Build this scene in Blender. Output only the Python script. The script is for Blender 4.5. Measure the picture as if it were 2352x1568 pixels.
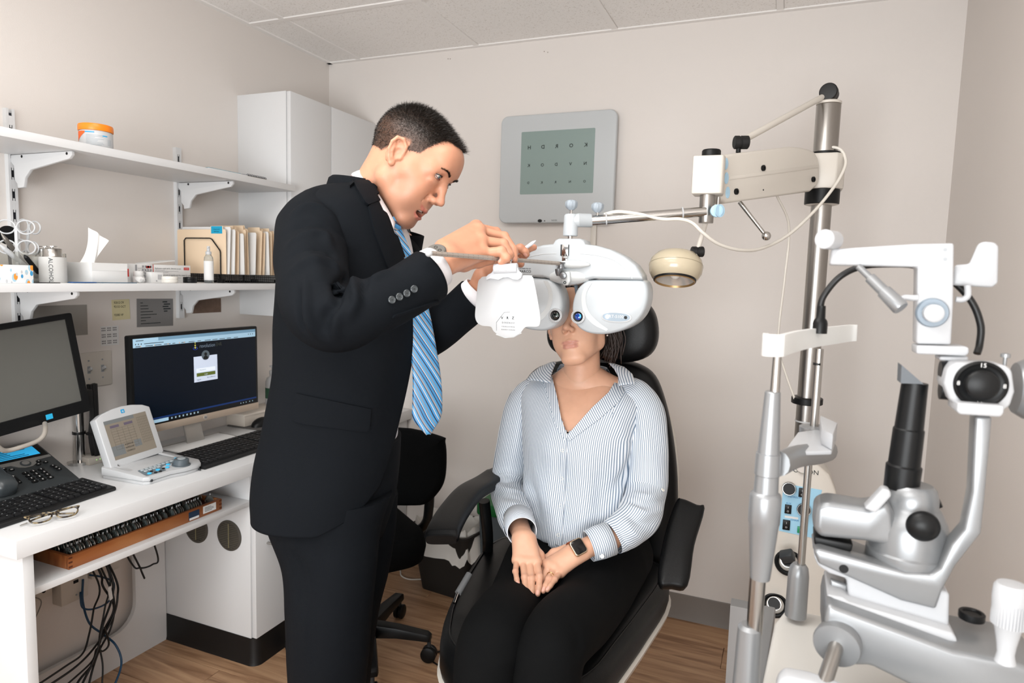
import bpy, bmesh, math, random
import numpy as np
from mathutils import Matrix, Vector, noise as mnoise
random.seed(7); rng = np.random.default_rng(7)
PI = math.pi
SC = bpy.context.scene
COL = SC.collection
for o in list(bpy.data.objects): bpy.data.objects.remove(o)

# ------------------------------------------------------------------ camera (calibrated from the room's straight edges)
YAW, PITCH, ROLL, FPX = math.radians(-22.3198), math.radians(-5.6499), math.radians(1.656), 1515.3
CAMP = np.array([0.0, 0.0, 1.39])
def _axes():
    f = np.array([math.sin(YAW)*math.cos(PITCH), math.cos(YAW)*math.cos(PITCH), math.sin(PITCH)])
    r = np.array([math.cos(YAW), -math.sin(YAW), 0.0]); u = np.cross(r, f)
    return r*math.cos(ROLL)+u*math.sin(ROLL), -r*math.sin(ROLL)+u*math.cos(ROLL), f
CR, CU, CF = _axes()
def ray(x, y): return CR*(x-1176)/FPX - CU*(y-784)/FPX + CF
def _pl(x, y, a, v):
    d = ray(x, y); return CAMP + d*((v-CAMP[a])/d[a])
def PX(x, y, v): return _pl(x, y, 0, v)      # point of the photograph on the plane world x = v
def PY(x, y, v): return _pl(x, y, 1, v)
def PZ(x, y, v): return _pl(x, y, 2, v)
def PD(x, y, d): return CAMP + ray(x, y)*d   # point at distance d along the viewing axis
cam = bpy.data.cameras.new('camera'); camo = bpy.data.objects.new('camera', cam); COL.objects.link(camo)
cam.sensor_width = 36; cam.lens = FPX/2352*36; cam.clip_start = 0.02; cam.clip_end = 50
camo.matrix_world = Matrix(((CR[0], CU[0], -CF[0], 0), (CR[1], CU[1], -CF[1], 0), (CR[2], CU[2], -CF[2], 1.39), (0, 0, 0, 1)))
cam.dof.use_dof = True; cam.dof.focus_distance = 1.62; cam.dof.aperture_fstop = 5.6
SC.camera = camo

# ------------------------------------------------------------------ light and exposure
SC.view_settings.view_transform = 'Standard'; SC.view_settings.look = 'None'; SC.view_settings.gamma = 1
SC.view_settings.use_curve_mapping = False; SC.view_settings.exposure = -0.17
w = bpy.data.worlds.new('world'); SC.world = w; w.use_nodes = True
w.node_tree.nodes['Background'].inputs[0].default_value = (0.98, 0.99, 1.0, 1)
w.node_tree.nodes['Background'].inputs[1].default_value = .5
def area(name, loc, target, sx, sy, power, color=(1, 1, 1)):
    l = bpy.data.lights.new(name, 'AREA'); l.shape = 'RECTANGLE'; l.size = sx; l.size_y = sy; l.energy = power; l.color = color
    o = bpy.data.objects.new(name, l); COL.objects.link(o); o.location = loc
    d = Vector(target)-Vector(loc); o.rotation_euler = d.to_track_quat('-Z', 'Y').to_euler(); return o
area('ceiling_troffer_light', (-0.70, 0.65, 2.36), (-0.70, 0.65, 0), 1.2, .6, 20, (1.0, 0.985, 0.96))
area('ceiling_troffer_light', (-0.70, -0.60, 2.36), (-0.70, -0.60, 0), 1.2, .6, 20, (1.0, 0.985, 0.96))
area('upward_fill_light', (-0.3, -1.6, 1.15), (-0.8, 1.0, 2.37), 1.8, 1.2, 98, (0.96, 0.985, 1.0))  # added fill without a window, aimed up to brighten ceiling and upper walls

# ------------------------------------------------------------------ materials
def srgb(h):
    h = h.lstrip('#'); c = [int(h[i:i+2], 16)/255 for i in (0, 2, 4)]
    return tuple((x/12.92 if x <= .04045 else ((x+.055)/1.055)**2.4) for x in c)+(1,)
MATS = {}
def mat(name, col, rough=.5, metal=0, spec=.5, bump=0, bscale=200, var=0, vscale=8, trans=0, ior=1.45, emit=None, estr=0, coat=0, aniso=0, sub=0, alpha=1, sheen=0):
    if name in MATS: return MATS[name]
    m = bpy.data.materials.new(name); m.use_nodes = True; nt = m.node_tree; b = nt.nodes['Principled BSDF']
    c = srgb(col) if isinstance(col, str) else col
    b.inputs['Base Color'].default_value = c; b.inputs['Roughness'].default_value = rough; b.inputs['Metallic'].default_value = metal
    b.inputs['Specular IOR Level'].default_value = spec; b.inputs['IOR'].default_value = ior
    b.inputs['Transmission Weight'].default_value = trans; b.inputs['Coat Weight'].default_value = coat; b.inputs['Alpha'].default_value = alpha
    b.inputs['Sheen Weight'].default_value = sheen
    if sub:
        b.inputs['Subsurface Weight'].default_value = sub; b.inputs['Subsurface Scale'].default_value = .006
        b.inputs['Subsurface Radius'].default_value = (1, .35, .2)
    if emit is not None:
        b.inputs['Emission Color'].default_value = srgb(emit) if isinstance(emit, str) else emit; b.inputs['Emission Strength'].default_value = estr
    tc = nt.nodes.new('ShaderNodeTexCoord')
    if bump:
        n = nt.nodes.new('ShaderNodeTexNoise'); n.inputs['Scale'].default_value = bscale; n.inputs['Detail'].default_value = 3
        bp = nt.nodes.new('ShaderNodeBump'); bp.inputs['Strength'].default_value = bump; bp.inputs['Distance'].default_value = .002
        nt.links.new(tc.outputs['Object'], n.inputs['Vector']); nt.links.new(n.outputs['Fac'], bp.inputs['Height']); nt.links.new(bp.outputs['Normal'], b.inputs['Normal'])
    if var:
        n = nt.nodes.new('ShaderNodeTexNoise'); n.inputs['Scale'].default_value = vscale; n.inputs['Detail'].default_value = 4
        mx = nt.nodes.new('ShaderNodeMix'); mx.data_type = 'RGBA'
        mx.inputs[6].default_value = tuple(x*(1-var) for x in c[:3])+(1,); mx.inputs[7].default_value = tuple(min(1, x*(1+var)) for x in c[:3])+(1,)
        nt.links.new(tc.outputs['Object'], n.inputs['Vector']); nt.links.new(n.outputs['Fac'], mx.inputs[0]); nt.links.new(mx.outputs[2], b.inputs['Base Color'])
    MATS[name] = m; return m
WALLC = '#DED8D3'
M_wall = mat('painted_wall', WALLC, .75, bump=.12, bscale=350, var=.015, vscale=3)
M_white = mat('white_laminate', '#D5D6D7', .35, var=.01)
M_whitep = mat('white_plastic', '#BDBFC1', .32)
M_offwhite = mat('off_white_plastic', '#CEC8BF', .35)
M_silver = mat('silver_paint', '#C9CBCC', .32, metal=.55, bump=.05, bscale=900)
M_silverd = mat('grey_paint', '#A9ABAD', .4, metal=.4)
M_chrome = mat('chrome', '#C9C8C6', .12, metal=1)
M_steel = mat('brushed_steel', '#A9A6A2', .28, metal=1)
M_black = mat('black_plastic', '#101112', .38, spec=.3)
M_blackm = mat('black_matte', '#101111', .6)
M_rubber = mat('black_rubber', '#0D0D0E', .5)
M_leather = mat('black_leather', '#0A0B0C', .4, bump=.2, bscale=500, spec=.28)
M_fabric = mat('black_office_fabric', '#08090A', .9, bump=.3, bscale=900, spec=.08)
M_grey = mat('grey_plastic', '#9A9EA2', .4)
M_dgrey = mat('dark_grey_plastic', '#33373A', .4)
M_paper = mat('white_paper', '#DCDCDB', .8)
M_ink = mat('dark_ink', '#1B2426', .7)
M_glass = mat('clear_plastic', '#F4F6F6', .05, trans=1, ior=1.2)
M_blue = mat('blue_accent', '#2E9CD0', .4)
M_lblue = mat('light_blue_sticker', '#A9CBE0', .55)
M_cream = mat('cream_plastic', '#BBAF97', .22, coat=.3)

# ------------------------------------------------------------------ mesh builder
def frame_from(z, x=None):
    z = np.array(z, float); z /= np.linalg.norm(z)
    if x is None: x = np.array([1., 0, 0]) if abs(z[0]) < .9 else np.array([0, 1., 0])
    x = np.array(x, float); x = x - z*(x@z); x /= np.linalg.norm(x)
    return np.stack([x, np.cross(z, x), z], 1)   # columns
def rz(a): c, s = math.cos(a), math.sin(a); return np.array([[c, -s, 0], [s, c, 0], [0, 0, 1.]])
def rx(a): c, s = math.cos(a), math.sin(a); return np.array([[1., 0, 0], [0, c, -s], [0, s, c]])
def ry(a): c, s = math.cos(a), math.sin(a); return np.array([[c, 0, s], [0, 1., 0], [-s, 0, c]])
class MB:
    def __init__(s): s.v = []; s.f = []; s.n = 0
    def add(s, V, F):
        V = np.asarray(V, float).reshape(-1, 3); s.v.append(V); k = s.n
        s.f += [tuple(i+k for i in f) for f in F]; s.n += len(V); return s
    def box(s, c, d, R=None):
        d = np.array(d)/2; V = np.array([[x, y, z] for z in (-1, 1) for y in (-1, 1) for x in (-1, 1)])*d
        if R is not None: V = V@np.asarray(R).T
        return s.add(V+np.array(c), [(0, 2, 3, 1), (4, 5, 7, 6), (0, 1, 5, 4), (2, 6, 7, 3), (0, 4, 6, 2), (1, 3, 7, 5)])
    def bb(s, a, b):
        a = np.array(a, float); b = np.array(b, float); return s.box((a+b)/2, np.abs(b-a))
    def cyl(s, a, b, r0, r1=None, n=24, cap=True):
        return s.rings([(a, r0), (b, r0 if r1 is None else r1)], np.array(b, float)-np.array(a, float), n, cap)
    def rings(s, prof, axis, n=24, cap=True):      # [(centre, radius)] circles across one axis
        Fm = frame_from(axis); t = np.linspace(0, 2*PI, n, endpoint=False); V = []
        for c, r in prof: V.append(np.array(c, float)+np.outer(np.cos(t), Fm[:, 0])*r+np.outer(np.sin(t), Fm[:, 1])*r)
        return s.loft(V, cap=cap)
    def lathe(s, o, axis, prof, n=32, cap=True):   # prof [(r, h)]
        a = np.array(axis, float); a /= np.linalg.norm(a); o = np.array(o, float)
        return s.rings([(o+a*h, max(r, 1e-5)) for r, h in prof], a, n, cap)
    def loft(s, rings, closed=True, cap=True, loop=False):
        n = len(rings[0]); F = []; R = len(rings)
        for i in range(R if loop else R-1):
            for j in range(n if closed else n-1):
                a, b = i*n+j, i*n+(j+1) % n; i2 = (i+1) % R; F.append((a, b, i2*n+(j+1) % n, i2*n+j))
        if cap and closed and not loop: F += [tuple(range(n))[::-1], tuple((R-1)*n+j for j in range(n))]
        return s.add(np.concatenate(rings), F)
    def tube(s, path, r, n=12, cap=True, loop=False, flat=None):
        P = np.array(path, float); k = len(P); rr = np.broadcast_to(r, (k,)) if np.ndim(r) else np.full(k, r)
        T = (np.roll(P, -1, 0)-np.roll(P, 1, 0)) if loop else np.gradient(P, axis=0)
        T /= np.maximum(np.linalg.norm(T, axis=1, keepdims=True), 1e-9)
        Fm = frame_from(T[0]); x = Fm[:, 0]; t = np.linspace(0, 2*PI, n, endpoint=False); V = []
        for i in range(k):
            x = x-T[i]*(x@T[i]); x /= np.linalg.norm(x); y = np.cross(T[i], x)
            V.append(P[i]+np.outer(np.cos(t), x)*rr[i]+np.outer(np.sin(t), y)*rr[i]*(flat or 1))
        return s.loft(V, cap=cap, loop=loop)
    def sphere(s, c, r, n=20, m=12, R=None):
        r = np.broadcast_to(np.array(r, float), (3,)); V = [[0, 0, -1.]]
        for i in range(1, m):
            a = -PI/2+PI*i/m
            for j in range(n): V.append([math.cos(a)*math.cos(2*PI*j/n), math.cos(a)*math.sin(2*PI*j/n), math.sin(a)])
        V.append([0, 0, 1.]); V = np.array(V)*r
        if R is not None: V = V@np.asarray(R).T
        F = [(0, 1+(j+1) % n, 1+j) for j in range(n)]
        for i in range(m-2):
            for j in range(n): a = 1+i*n; F.append((a+j, a+(j+1) % n, a+n+(j+1) % n, a+n+j))
        L = 1+(m-2)*n; F += [(L+j, L+(j+1) % n, len(V)-1) for j in range(n)]
        return s.add(V+np.array(c), F)
    def prism(s, pts, o, X, Y, th, hole=None):     # 2-D outline extruded by th along X x Y from the plane at o
        X = np.array(X, float); Y = np.array(Y, float); o = np.array(o, float); N = np.cross(X, Y); N /= np.linalg.norm(N)
        p = np.array(pts, float)
        A = 0.5*np.sum(p[:, 0]*np.roll(p[:, 1], -1)-np.roll(p[:, 0], -1)*p[:, 1])
        if A < 0: p = p[::-1]
        base = o+np.outer(p[:, 0], X)+np.outer(p[:, 1], Y); n = len(p)
        return s.add(np.concatenate([base, base+N*th]), [tuple(range(n))[::-1], tuple(range(n, 2*n))]+[(j, (j+1) % n, n+(j+1) % n, n+j) for j in range(n)])
    def frameplate(s, outer, inner, o, X, Y, th):  # plate with a hole; outer and inner have the same number of points
        X = np.array(X, float); Y = np.array(Y, float); o = np.array(o, float); N = np.cross(X, Y); N /= np.linalg.norm(N)
        P = []
        for pts in (outer, inner): p = np.array(pts, float); P.append(o+np.outer(p[:, 0], X)+np.outer(p[:, 1], Y))
        n = len(outer); V = np.concatenate([P[0], P[1], P[0]+N*th, P[1]+N*th]); F = []
        for j in range(n):
            k = (j+1) % n
            F += [(j, n+j, n+k, k), (2*n+j, 2*n+k, 3*n+k, 3*n+j), (j, k, 2*n+k, 2*n+j), (n+j, 3*n+j, 3*n+k, n+k)]
        return s.add(V, F)
    def torus(s, c, axis, R, r, n=32, m=10, sy=1):
        Fm = frame_from(axis); t = np.linspace(0, 2*PI, n, endpoint=False)
        return s.tube(np.array(c)+np.outer(np.cos(t)*R, Fm[:, 0])+np.outer(np.sin(t)*R*sy, Fm[:, 1]), r, m, loop=True)
    def xf(s, M3, t=(0, 0, 0)):
        s.v = [v@np.asarray(M3).T+np.array(t) for v in s.v]; return s
    def build(s, name, m, parent=None, bevel=0, seg=2, ang=38, attr=None, dbl=0):
        V = np.concatenate(s.v)
        if parent is not None:
            V = V-np.array(parent['_o'])
        me = bpy.data.meshes.new(name)
        me.from_pydata(V.tolist(), [], s.f); me.update()
        if bevel or dbl:
            bm = bmesh.new(); bm.from_mesh(me)
            bmesh.ops.remove_doubles(bm, verts=bm.verts, dist=1e-5)
            if bevel:
                bm.normal_update()
                E = [e for e in bm.edges if len(e.link_faces) == 2 and e.calc_face_angle(0) > math.radians(30)]
                bmesh.ops.bevel(bm, geom=E, offset=bevel, segments=seg, affect='EDGES', profile=.5, clamp_overlap=True)
            bm.to_mesh(me); bm.free()
        me.shade_smooth(); me.set_sharp_from_angle(angle=math.radians(ang))
        ms = m if isinstance(m, (list, tuple)) else [m]
        for x in ms: me.materials.append(x)
        if attr is not None:
            for k, a in attr.items():
                A = me.attributes.new(k, 'FLOAT', 'POINT'); A.data.foreach_set('value', np.asarray(a, np.float32))
        o = bpy.data.objects.new(name, me); COL.objects.link(o)
        if parent is not None: o.parent = parent; o['_o'] = (0., 0., 0.)
        else: o['_o'] = (0., 0., 0.)
        if parent is not None: o['_o'] = tuple(parent['_o'])
        return o
def rrect(w, h, r, n=5, cx=0, cy=0):
    P = []
    for (x, y, a) in ((w/2-r, h/2-r, 0), (-w/2+r, h/2-r, 90), (-w/2+r, -h/2+r, 180), (w/2-r, -h/2+r, 270)):
        for i in range(n+1): t = math.radians(a+90*i/n); P.append((cx+x+r*math.cos(t), cy+y+r*math.sin(t)))
    return P
def catmull(P, k=8):
    P = np.array(P, float); P = np.vstack([2*P[0]-P[1], P, 2*P[-1]-P[-2]]); out = []
    for i in range(1, len(P)-2):
        for t in np.linspace(0, 1, k, endpoint=False):
            a, b, c, d = P[i-1:i+3]; out.append(.5*((2*b)+(-a+c)*t+(2*a-5*b+4*c-d)*t*t+(-a+3*b-3*c+d)*t**3))
    out.append(P[-2]); return np.array(out)
def closed_catmull(P, k=6):
    P = np.array(P, float); n = len(P); out = []
    for i in range(n):
        a, b, c, d = P[(i-1) % n], P[i], P[(i+1) % n], P[(i+2) % n]
        for t in np.linspace(0, 1, k, endpoint=False): out.append(.5*((2*b)+(-a+c)*t+(2*a-5*b+4*c-d)*t*t+(-a+3*b-3*c+d)*t**3))
    return np.array(out)
def thing(name, label, cat, loc=(0, 0, 0), group=None):
    o = bpy.data.objects.new(name, None); COL.objects.link(o); o.location = tuple(float(x) for x in loc); o['label'] = label; o['category'] = cat
    o.empty_display_size = .05
    if group: o['group'] = group
    o['_o'] = tuple(float(x) for x in loc); return o
def tag(o, label, cat, group=None):
    o['label'] = label; o['category'] = cat
    if group: o['group'] = group
    return o
def struct(o): o['kind'] = 'structure'; return o
def stuff(o): o['kind'] = 'stuff'; return o
def move_origin(o):        # put a single-mesh thing's origin at its base
    me = o.data; n = len(me.vertices); a = np.zeros(n*3); me.vertices.foreach_get('co', a); a = a.reshape(-1, 3)
    c = (a.min(0)+a.max(0))/2; c[2] = a[:, 2].min(); a -= c; me.vertices.foreach_set('co', a.ravel()); me.update(); o.location = tuple(c); return o
def text(body, size, o, X, Y, name, m, parent=None, th=.0003, align='CENTER', mirror=False, squeeze=1, shear=0):
    cu = bpy.data.curves.new(name, 'FONT'); cu.body = body; cu.size = size; cu.align_x = align; cu.align_y = 'CENTER'; cu.extrude = 0; cu.resolution_u = 2; cu.offset = size*(.022 if name == 'chart_letter' else 0)
    cu.shear = shear
    tmp = bpy.data.objects.new('tmp', cu); COL.objects.link(tmp); dg = bpy.context.evaluated_depsgraph_get()
    me = bpy.data.meshes.new_from_object(tmp.evaluated_get(dg)); bpy.data.objects.remove(tmp)
    n = len(me.vertices); a = np.zeros(n*3); me.vertices.foreach_get('co', a); a = a.reshape(-1, 3)
    F = [tuple(p.vertices) for p in me.polygons]; bpy.data.meshes.remove(me)
    X = np.array(X, float); Y = np.array(Y, float); X = X/np.linalg.norm(X); Y = Y/np.linalg.norm(Y); N = np.cross(X, Y)
    sx = -1 if mirror else 1
    V = np.array(o, float)+np.outer(a[:, 0]*sx*squeeze, X)+np.outer(a[:, 1], Y)+N*th
    mb = MB().add(V, F)
    return mb if m is None else mb.build(name, m, parent)
def quad(mb, o, X, Y, x0, x1, y0, y1, th=.0003):       # a thin printed patch standing proud of a face
    X = np.array(X, float); Y = np.array(Y, float); X = X/np.linalg.norm(X); Y = Y/np.linalg.norm(Y); N = np.cross(X, Y); o = np.array(o, float)+N*th
    return mb.add([o+X*x0+Y*y0, o+X*x1+Y*y0, o+X*x1+Y*y1, o+X*x0+Y*y1], [(0, 1, 2, 3)])
def unit(v): v = np.array(v, float); return v/np.linalg.norm(v)
X3, Y3, Z3 = np.eye(3)
def dup(root, loc, label=None):
    r = root.copy(); COL.objects.link(r); r.location = loc
    if label: r['label'] = label
    for ch in list(root.children):
        c = ch.copy(); COL.objects.link(c); c.parent = r
        for g in list(ch.children):
            d = g.copy(); COL.objects.link(d); d.parent = c
    return r
# ------------------------------------------------------------------ the room
XL, YB, XR, ZC = -2.10, 2.695, 0.50, 2.378
YF = -1.9
struct(MB().bb((XL-.1, YF, 0), (XL, YB+.1, ZC+.12)).build('wall_left', M_wall))
struct(MB().bb((XL, YB, 0), (XR+.1, YB+.1, ZC+.12)).build('wall_back', M_wall))
struct(MB().bb((XR, YF, 0), (XR+.1, YB, ZC+.12)).build('wall_right', M_wall))
fl = struct(MB().bb((XL, YF, -.06), (XR, YB, -.004)).build('floor', mat('floor_bed', '#2A1E16', .8)))
def wood_mat(name, c1, c2, c3, axis='X'):
    m = bpy.data.materials.new(name); m.use_nodes = True; nt = m.node_tree; b = nt.nodes['Principled BSDF']; b.inputs['Roughness'].default_value = .42
    tc = nt.nodes.new('ShaderNodeTexCoord'); mp = nt.nodes.new('ShaderNodeMapping'); oi = nt.nodes.new('ShaderNodeObjectInfo')
    mp.inputs['Scale'].default_value = (1.2, 16, 4) if axis == 'X' else (16, 1.2, 4)
    ad = nt.nodes.new('ShaderNodeVectorMath'); ad.operation = 'ADD'; sc = nt.nodes.new('ShaderNodeVectorMath'); sc.operation = 'SCALE'
    cb = nt.nodes.new('ShaderNodeCombineXYZ'); nt.links.new(oi.outputs['Random'], cb.inputs[0]); nt.links.new(oi.outputs['Random'], cb.inputs[1]); nt.links.new(cb.outputs[0], sc.inputs[0]); sc.inputs['Scale'].default_value = 37
    nt.links.new(tc.outputs['Object'], ad.inputs[0]); nt.links.new(sc.outputs[0], ad.inputs[1]); nt.links.new(ad.outputs[0], mp.inputs['Vector'])
    n = nt.nodes.new('ShaderNodeTexNoise'); n.inputs['Scale'].default_value = 2.2; n.inputs['Detail'].default_value = 7; n.inputs['Distortion'].default_value = 1.2
    cr = nt.nodes.new('ShaderNodeValToRGB'); e = cr.color_ramp.elements; e[0].position = .3; e[0].color = srgb(c1); e[1].position = .7; e[1].color = srgb(c3); k = cr.color_ramp.elements.new(.48); k.color = srgb(c2)
    nt.links.new(mp.outputs[0], n.inputs['Vector']); nt.links.new(n.outputs['Fac'], cr.inputs[0]); nt.links.new(cr.outputs[0], b.inputs['Base Color'])
    bp = nt.nodes.new('ShaderNodeBump'); bp.inputs['Strength'].default_value = .08; nt.links.new(n.outputs['Fac'], bp.inputs['Height']); nt.links.new(bp.outputs[0], b.inputs['Normal']); return m
M_plank = wood_mat('wood_plank', '#876449', '#A98465', '#BF9B79')
PW, PLN = .152, 1.22
pm = {}
ix = 0; y = YB
row = 0
while y > .55:
    y0 = max(y-PW, .4); x = XL-((row*.47) % PLN)
    while x < XR:
        a, b = max(x, XL), min(x+PLN, XR)
        if b-a > .03:
            key = round(b-a, 3)
            if key not in pm:
                o = MB().bb((-(b-a)/2+.0006, -PW/2+.0006, -.004), ((b-a)/2-.0006, PW/2-.0006, 0)).build('plank', M_plank, fl, bevel=.0012, seg=1); pm[key] = o.data
            else:
                o = bpy.data.objects.new('plank', pm[key]); COL.objects.link(o); o.parent = fl
            o.location = ((a+b)/2, y-PW/2, 0)
        x += PLN
    y -= PW; row += 1
struct(MB().bb((XL, YF, -.004), (XR, y, -.0005)).build('floor', mat('wood_floor_behind', '#8D6D55', .5)))
# ceiling: grid of bars with lay-in mineral tiles as parts
ce = struct(MB().bb((XL, YF, ZC+.03), (XR, YB, ZC+.06)).build('ceiling', mat('ceiling_void', '#C9C4BD', .9)))
M_tile = mat('mineral_tile', '#EDEAE6', .9, bump=.4, bscale=160, var=.05, vscale=140)
def tile_mat():
    nt = M_tile.node_tree; b = nt.nodes['Principled BSDF']; tc = nt.nodes.new('ShaderNodeTexCoord')
    v = nt.nodes.new('ShaderNodeTexNoise'); v.inputs['Scale'].default_value = 190; v.inputs['Detail'].default_value = 2
    cr = nt.nodes.new('ShaderNodeValToRGB'); e = cr.color_ramp.elements; e[0].position = .3; e[0].color = srgb('#D5D0CA'); e[1].position = .42; e[1].color = srgb('#F2EFEC')
    nt.links.new(tc.outputs['Object'], v.inputs['Vector']); nt.links.new(v.outputs['Fac'], cr.inputs[0]); nt.links.new(cr.outputs[0], b.inputs['Base Color'])
tile_mat()
M_bar = mat('ceiling_bar', '#EFECE9', .5)
xs = [XL, -1.915, -1.306, -.694, -.083, XR]; ys = [YB, 2.172, 1.562, .952, .342, -.268, -.878, -1.488]
for i in range(len(xs)-1):
    for j in range(len(ys)-1):
        a, b, c, d = xs[i]+.012, xs[i+1]-.012, ys[j]-.012, ys[j+1]+.012
        if xs[i] == XL: a = XL+.02
        MB().bb((a, d, ZC+.004), (b, c, ZC+.02)).build('ceiling_tile', M_tile, ce, bevel=.002, seg=1)
for x in xs[1:-1]: MB().bb((x-.012, ys[-1], ZC), (x+.012, YB, ZC+.006)).build('ceiling_bar', M_bar, ce)
for yy in ys[1:]: MB().bb((XL, yy-.012, ZC-.0005), (XR, yy+.012, ZC+.0055)).build('ceiling_bar', M_bar, ce)
MB().bb((XL, ys[-1], ZC-.001), (XL+.022, YB, ZC+.006)).build('ceiling_edge_trim', M_bar, ce)
MB().bb((XL, YB-.022, ZC-.001), (XR, YB, ZC+.006)).build('ceiling_edge_trim', M_bar, ce)
M_base = mat('grey_vinyl_base', '#6F665E', .45)
def basep(pts_a, pts_b, nrm, name):
    a, b = np.array(pts_a, float), np.array(pts_b, float); nrm = np.array(nrm, float)
    prof = [(0, 0), (.012, 0), (.010, .006), (.005, .014), (.004, .100), (.002, .105), (0, .105)]
    mb = MB(); mb.loft([np.array([p+nrm*u+Z3*v for u, v in prof]) for p in (a, b)]); return struct(mb.build(name, M_base))
basep((-1.62, YB, 0), (XR, YB, 0), (0, -1, 0), 'baseboard_back')
basep((XR, YB-.012, 0), (XR, -1, 0), (-1, 0, 0), 'baseboard_right')
# little scuffs on the back wall
mb = MB()
for q in ((1029, 135), (1034, 135), (1250, 118), (1258, 120)):
    p = PY(q[0], q[1], YB-.001); mb.cyl(p, p+np.array([0, .002, 0]), .0022, n=8)
mb.build('wall_mark', mat('scuff', '#8C7F74', .8), bpy.data.objects['wall_back'])
# ------------------------------------------------------------------ wall shelving on the left wall
M_slot = mat('slot_shadow_steel', '#3A3B42', .5)
def standard(yc, z0, z1, label):
    t = thing('shelf_upright', label, 'shelf upright', (XL, yc, z0), 'white slotted shelf uprights')
    w, d = .0115, .016
    mb = MB(); mb.bb((XL, yc-w, z0), (XL+.003, yc+w, z1)); mb.bb((XL+.003, yc-w, z0), (XL+d-.0021, yc-w+.002, z1)); mb.bb((XL+.003, yc+w-.002, z0), (XL+d-.0021, yc+w, z1))
    sw = .0045
    mb.bb((XL+d-.002, yc-w, z0), (XL+d, yc-sw-.0001, z1)); mb.bb((XL+d-.002, yc+sw+.0001, z0), (XL+d, yc+w, z1))
    z = z0
    ph = .060
    while z < z1:
        a, b = z, min(z+.026, z1)
        mb.bb((XL+d-.002, yc-sw, a), (XL+d, yc+sw, b))
        if b+.034 < z1:   # lugs that give each slot its H shape
            mb.bb((XL+d-.002, yc-.0018, b), (XL+d, yc+.0018, b+.007)); mb.bb((XL+d-.002, yc-.0018, a+ph-.007), (XL+d, yc+.0018, a+ph))
        z += ph
    mb.build('rail', M_white, t)
    MB().bb((XL+.003, yc-w+.002, z0+.01), (XL+.0045, yc+w-.002, z1-.01)).build('slot_backing', M_slot, t)
standard(1.243, 1.12, 1.826, 'white slotted steel shelf upright near the left edge, behind the lens flippers')
standard(1.812, 1.198, 1.822, 'white slotted steel shelf upright behind the folders and cotton tip boxes')
def bracket(yc, z, label, L=.262):
    pr = [(0, 0), (L, 0), (L, -.010), (L-.012, -.020), (.085, -.044), (.060, -.066), (.052, -.092), (.026, -.094), (.024, -.082), (.012, -.070), (.012, -.03), (0, -.02)]
    o = MB().prism(pr, (XL+.016, yc+.0045, z), X3, Z3, .009).build('shelf_bracket', M_white, bevel=.0015)
    mb = MB()
    for u in (.05, L-.02): mb.cyl((XL+.016+u, yc-.0046, z-.006), (XL+.016+u, yc-.0052, z-.006), .004, n=10)
    s = thing('shelf_bracket', label, 'bracket', (XL+.016, yc, z-.094), 'white shelf brackets')
    o.parent = s; o.location = tuple(-np.array(s['_o'])); o.name = 'arm'
    mb.build('screw', M_black, s)
UZ, LZ = 1.719, 1.336
bracket(1.243, UZ-.024, 'white bracket under the upper shelf, nearest the left edge'); bracket(1.812, UZ-.024, 'white bracket under the upper shelf, beside the wall cabinet')
bracket(1.243, LZ-.024, 'white bracket under the lower shelf, above the left monitor'); bracket(1.812, LZ-.024, 'white bracket under the lower shelf, above the brown photo strip')
tag(move_origin(MB().bb((XL+.017, .62, UZ-.023), (-1.80, 2.105, UZ)).build('wall_shelf', M_white, bevel=.001)), 'upper white wall shelf holding the jar with the orange lid', 'shelf')
tag(move_origin(MB().bb((XL+.017, .62, LZ-.023), (-1.80, 2.105, LZ)).build('wall_shelf', M_white, bevel=.001)), 'lower white wall shelf crowded with boxes, bottles and folders', 'shelf')
# wall cabinet
t = thing('wall_cabinet', 'tall white two-door cabinet mounted in the corner of the left wall', 'cabinet', (XL, 2.112, 1.20))
MB().bb((XL, 2.112, 1.20), (-1.852, YB, 2.085)).build('body', M_white, t, bevel=.001)
ys0 = 2.366
MB().bb((-1.849, 2.114, 1.202), (-1.831, ys0-.0015, 2.083)).build('door', M_white, t, bevel=.0012)
MB().bb((-1.849, ys0+.0015, 1.202), (-1.831, YB-.004, 2.083)).build('door', M_white, t, bevel=.0012)

# ---- things on the upper shelf
c = np.array([-1.872, 1.345, UZ]); R0 = .043
t = thing('cream_jar', 'white plastic jar with an orange screw lid on the upper shelf', 'jar', c)
MB().lathe(c, Z3, [(R0*.9, 0), (R0*.97, .003), (R0, .012), (R0, .047), (R0*.95, .050)], 40).build('jar_body', M_whitep, t)
MB().lathe(c, Z3, [(R0*1.02, .050), (R0*1.04, .052), (R0*1.04, .064), (R0*1.01, .068), (R0*.9, .0695), (0.001, .070)], 40).build('lid', mat('orange_plastic', '#F2861C', .35), t)
jx = unit(np.cross(Z3, CAMP-c)); jn = unit([*(CAMP-c)[:2], 0])
def curved_patch(c, R, a0, a1, z0, z1, n=10):     # printed patch on a cylinder, angle from the direction facing the room
    b = math.atan2(jn[1], jn[0]); V = []; F = []
    for i in range(n+1):
        a = b+math.radians(a0+(a1-a0)*i/n)
        for z in (z0, z1): V.append(c+np.array([math.cos(a)*R, math.sin(a)*R, z]))
    for i in range(n): F.append((2*i, 2*i+2, 2*i+3, 2*i+1))
    return V, F
mb = MB(); b = math.atan2(jn[1], jn[0])
V = []
for i in range(7):
    a = b+math.radians(-80+7*i); V += [c+np.array([math.cos(a)*R0*1.01, math.sin(a)*R0*1.01, .018+.023*i/6]), c+np.array([math.cos(a)*R0*1.01, math.sin(a)*R0*1.01, .046])]
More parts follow.
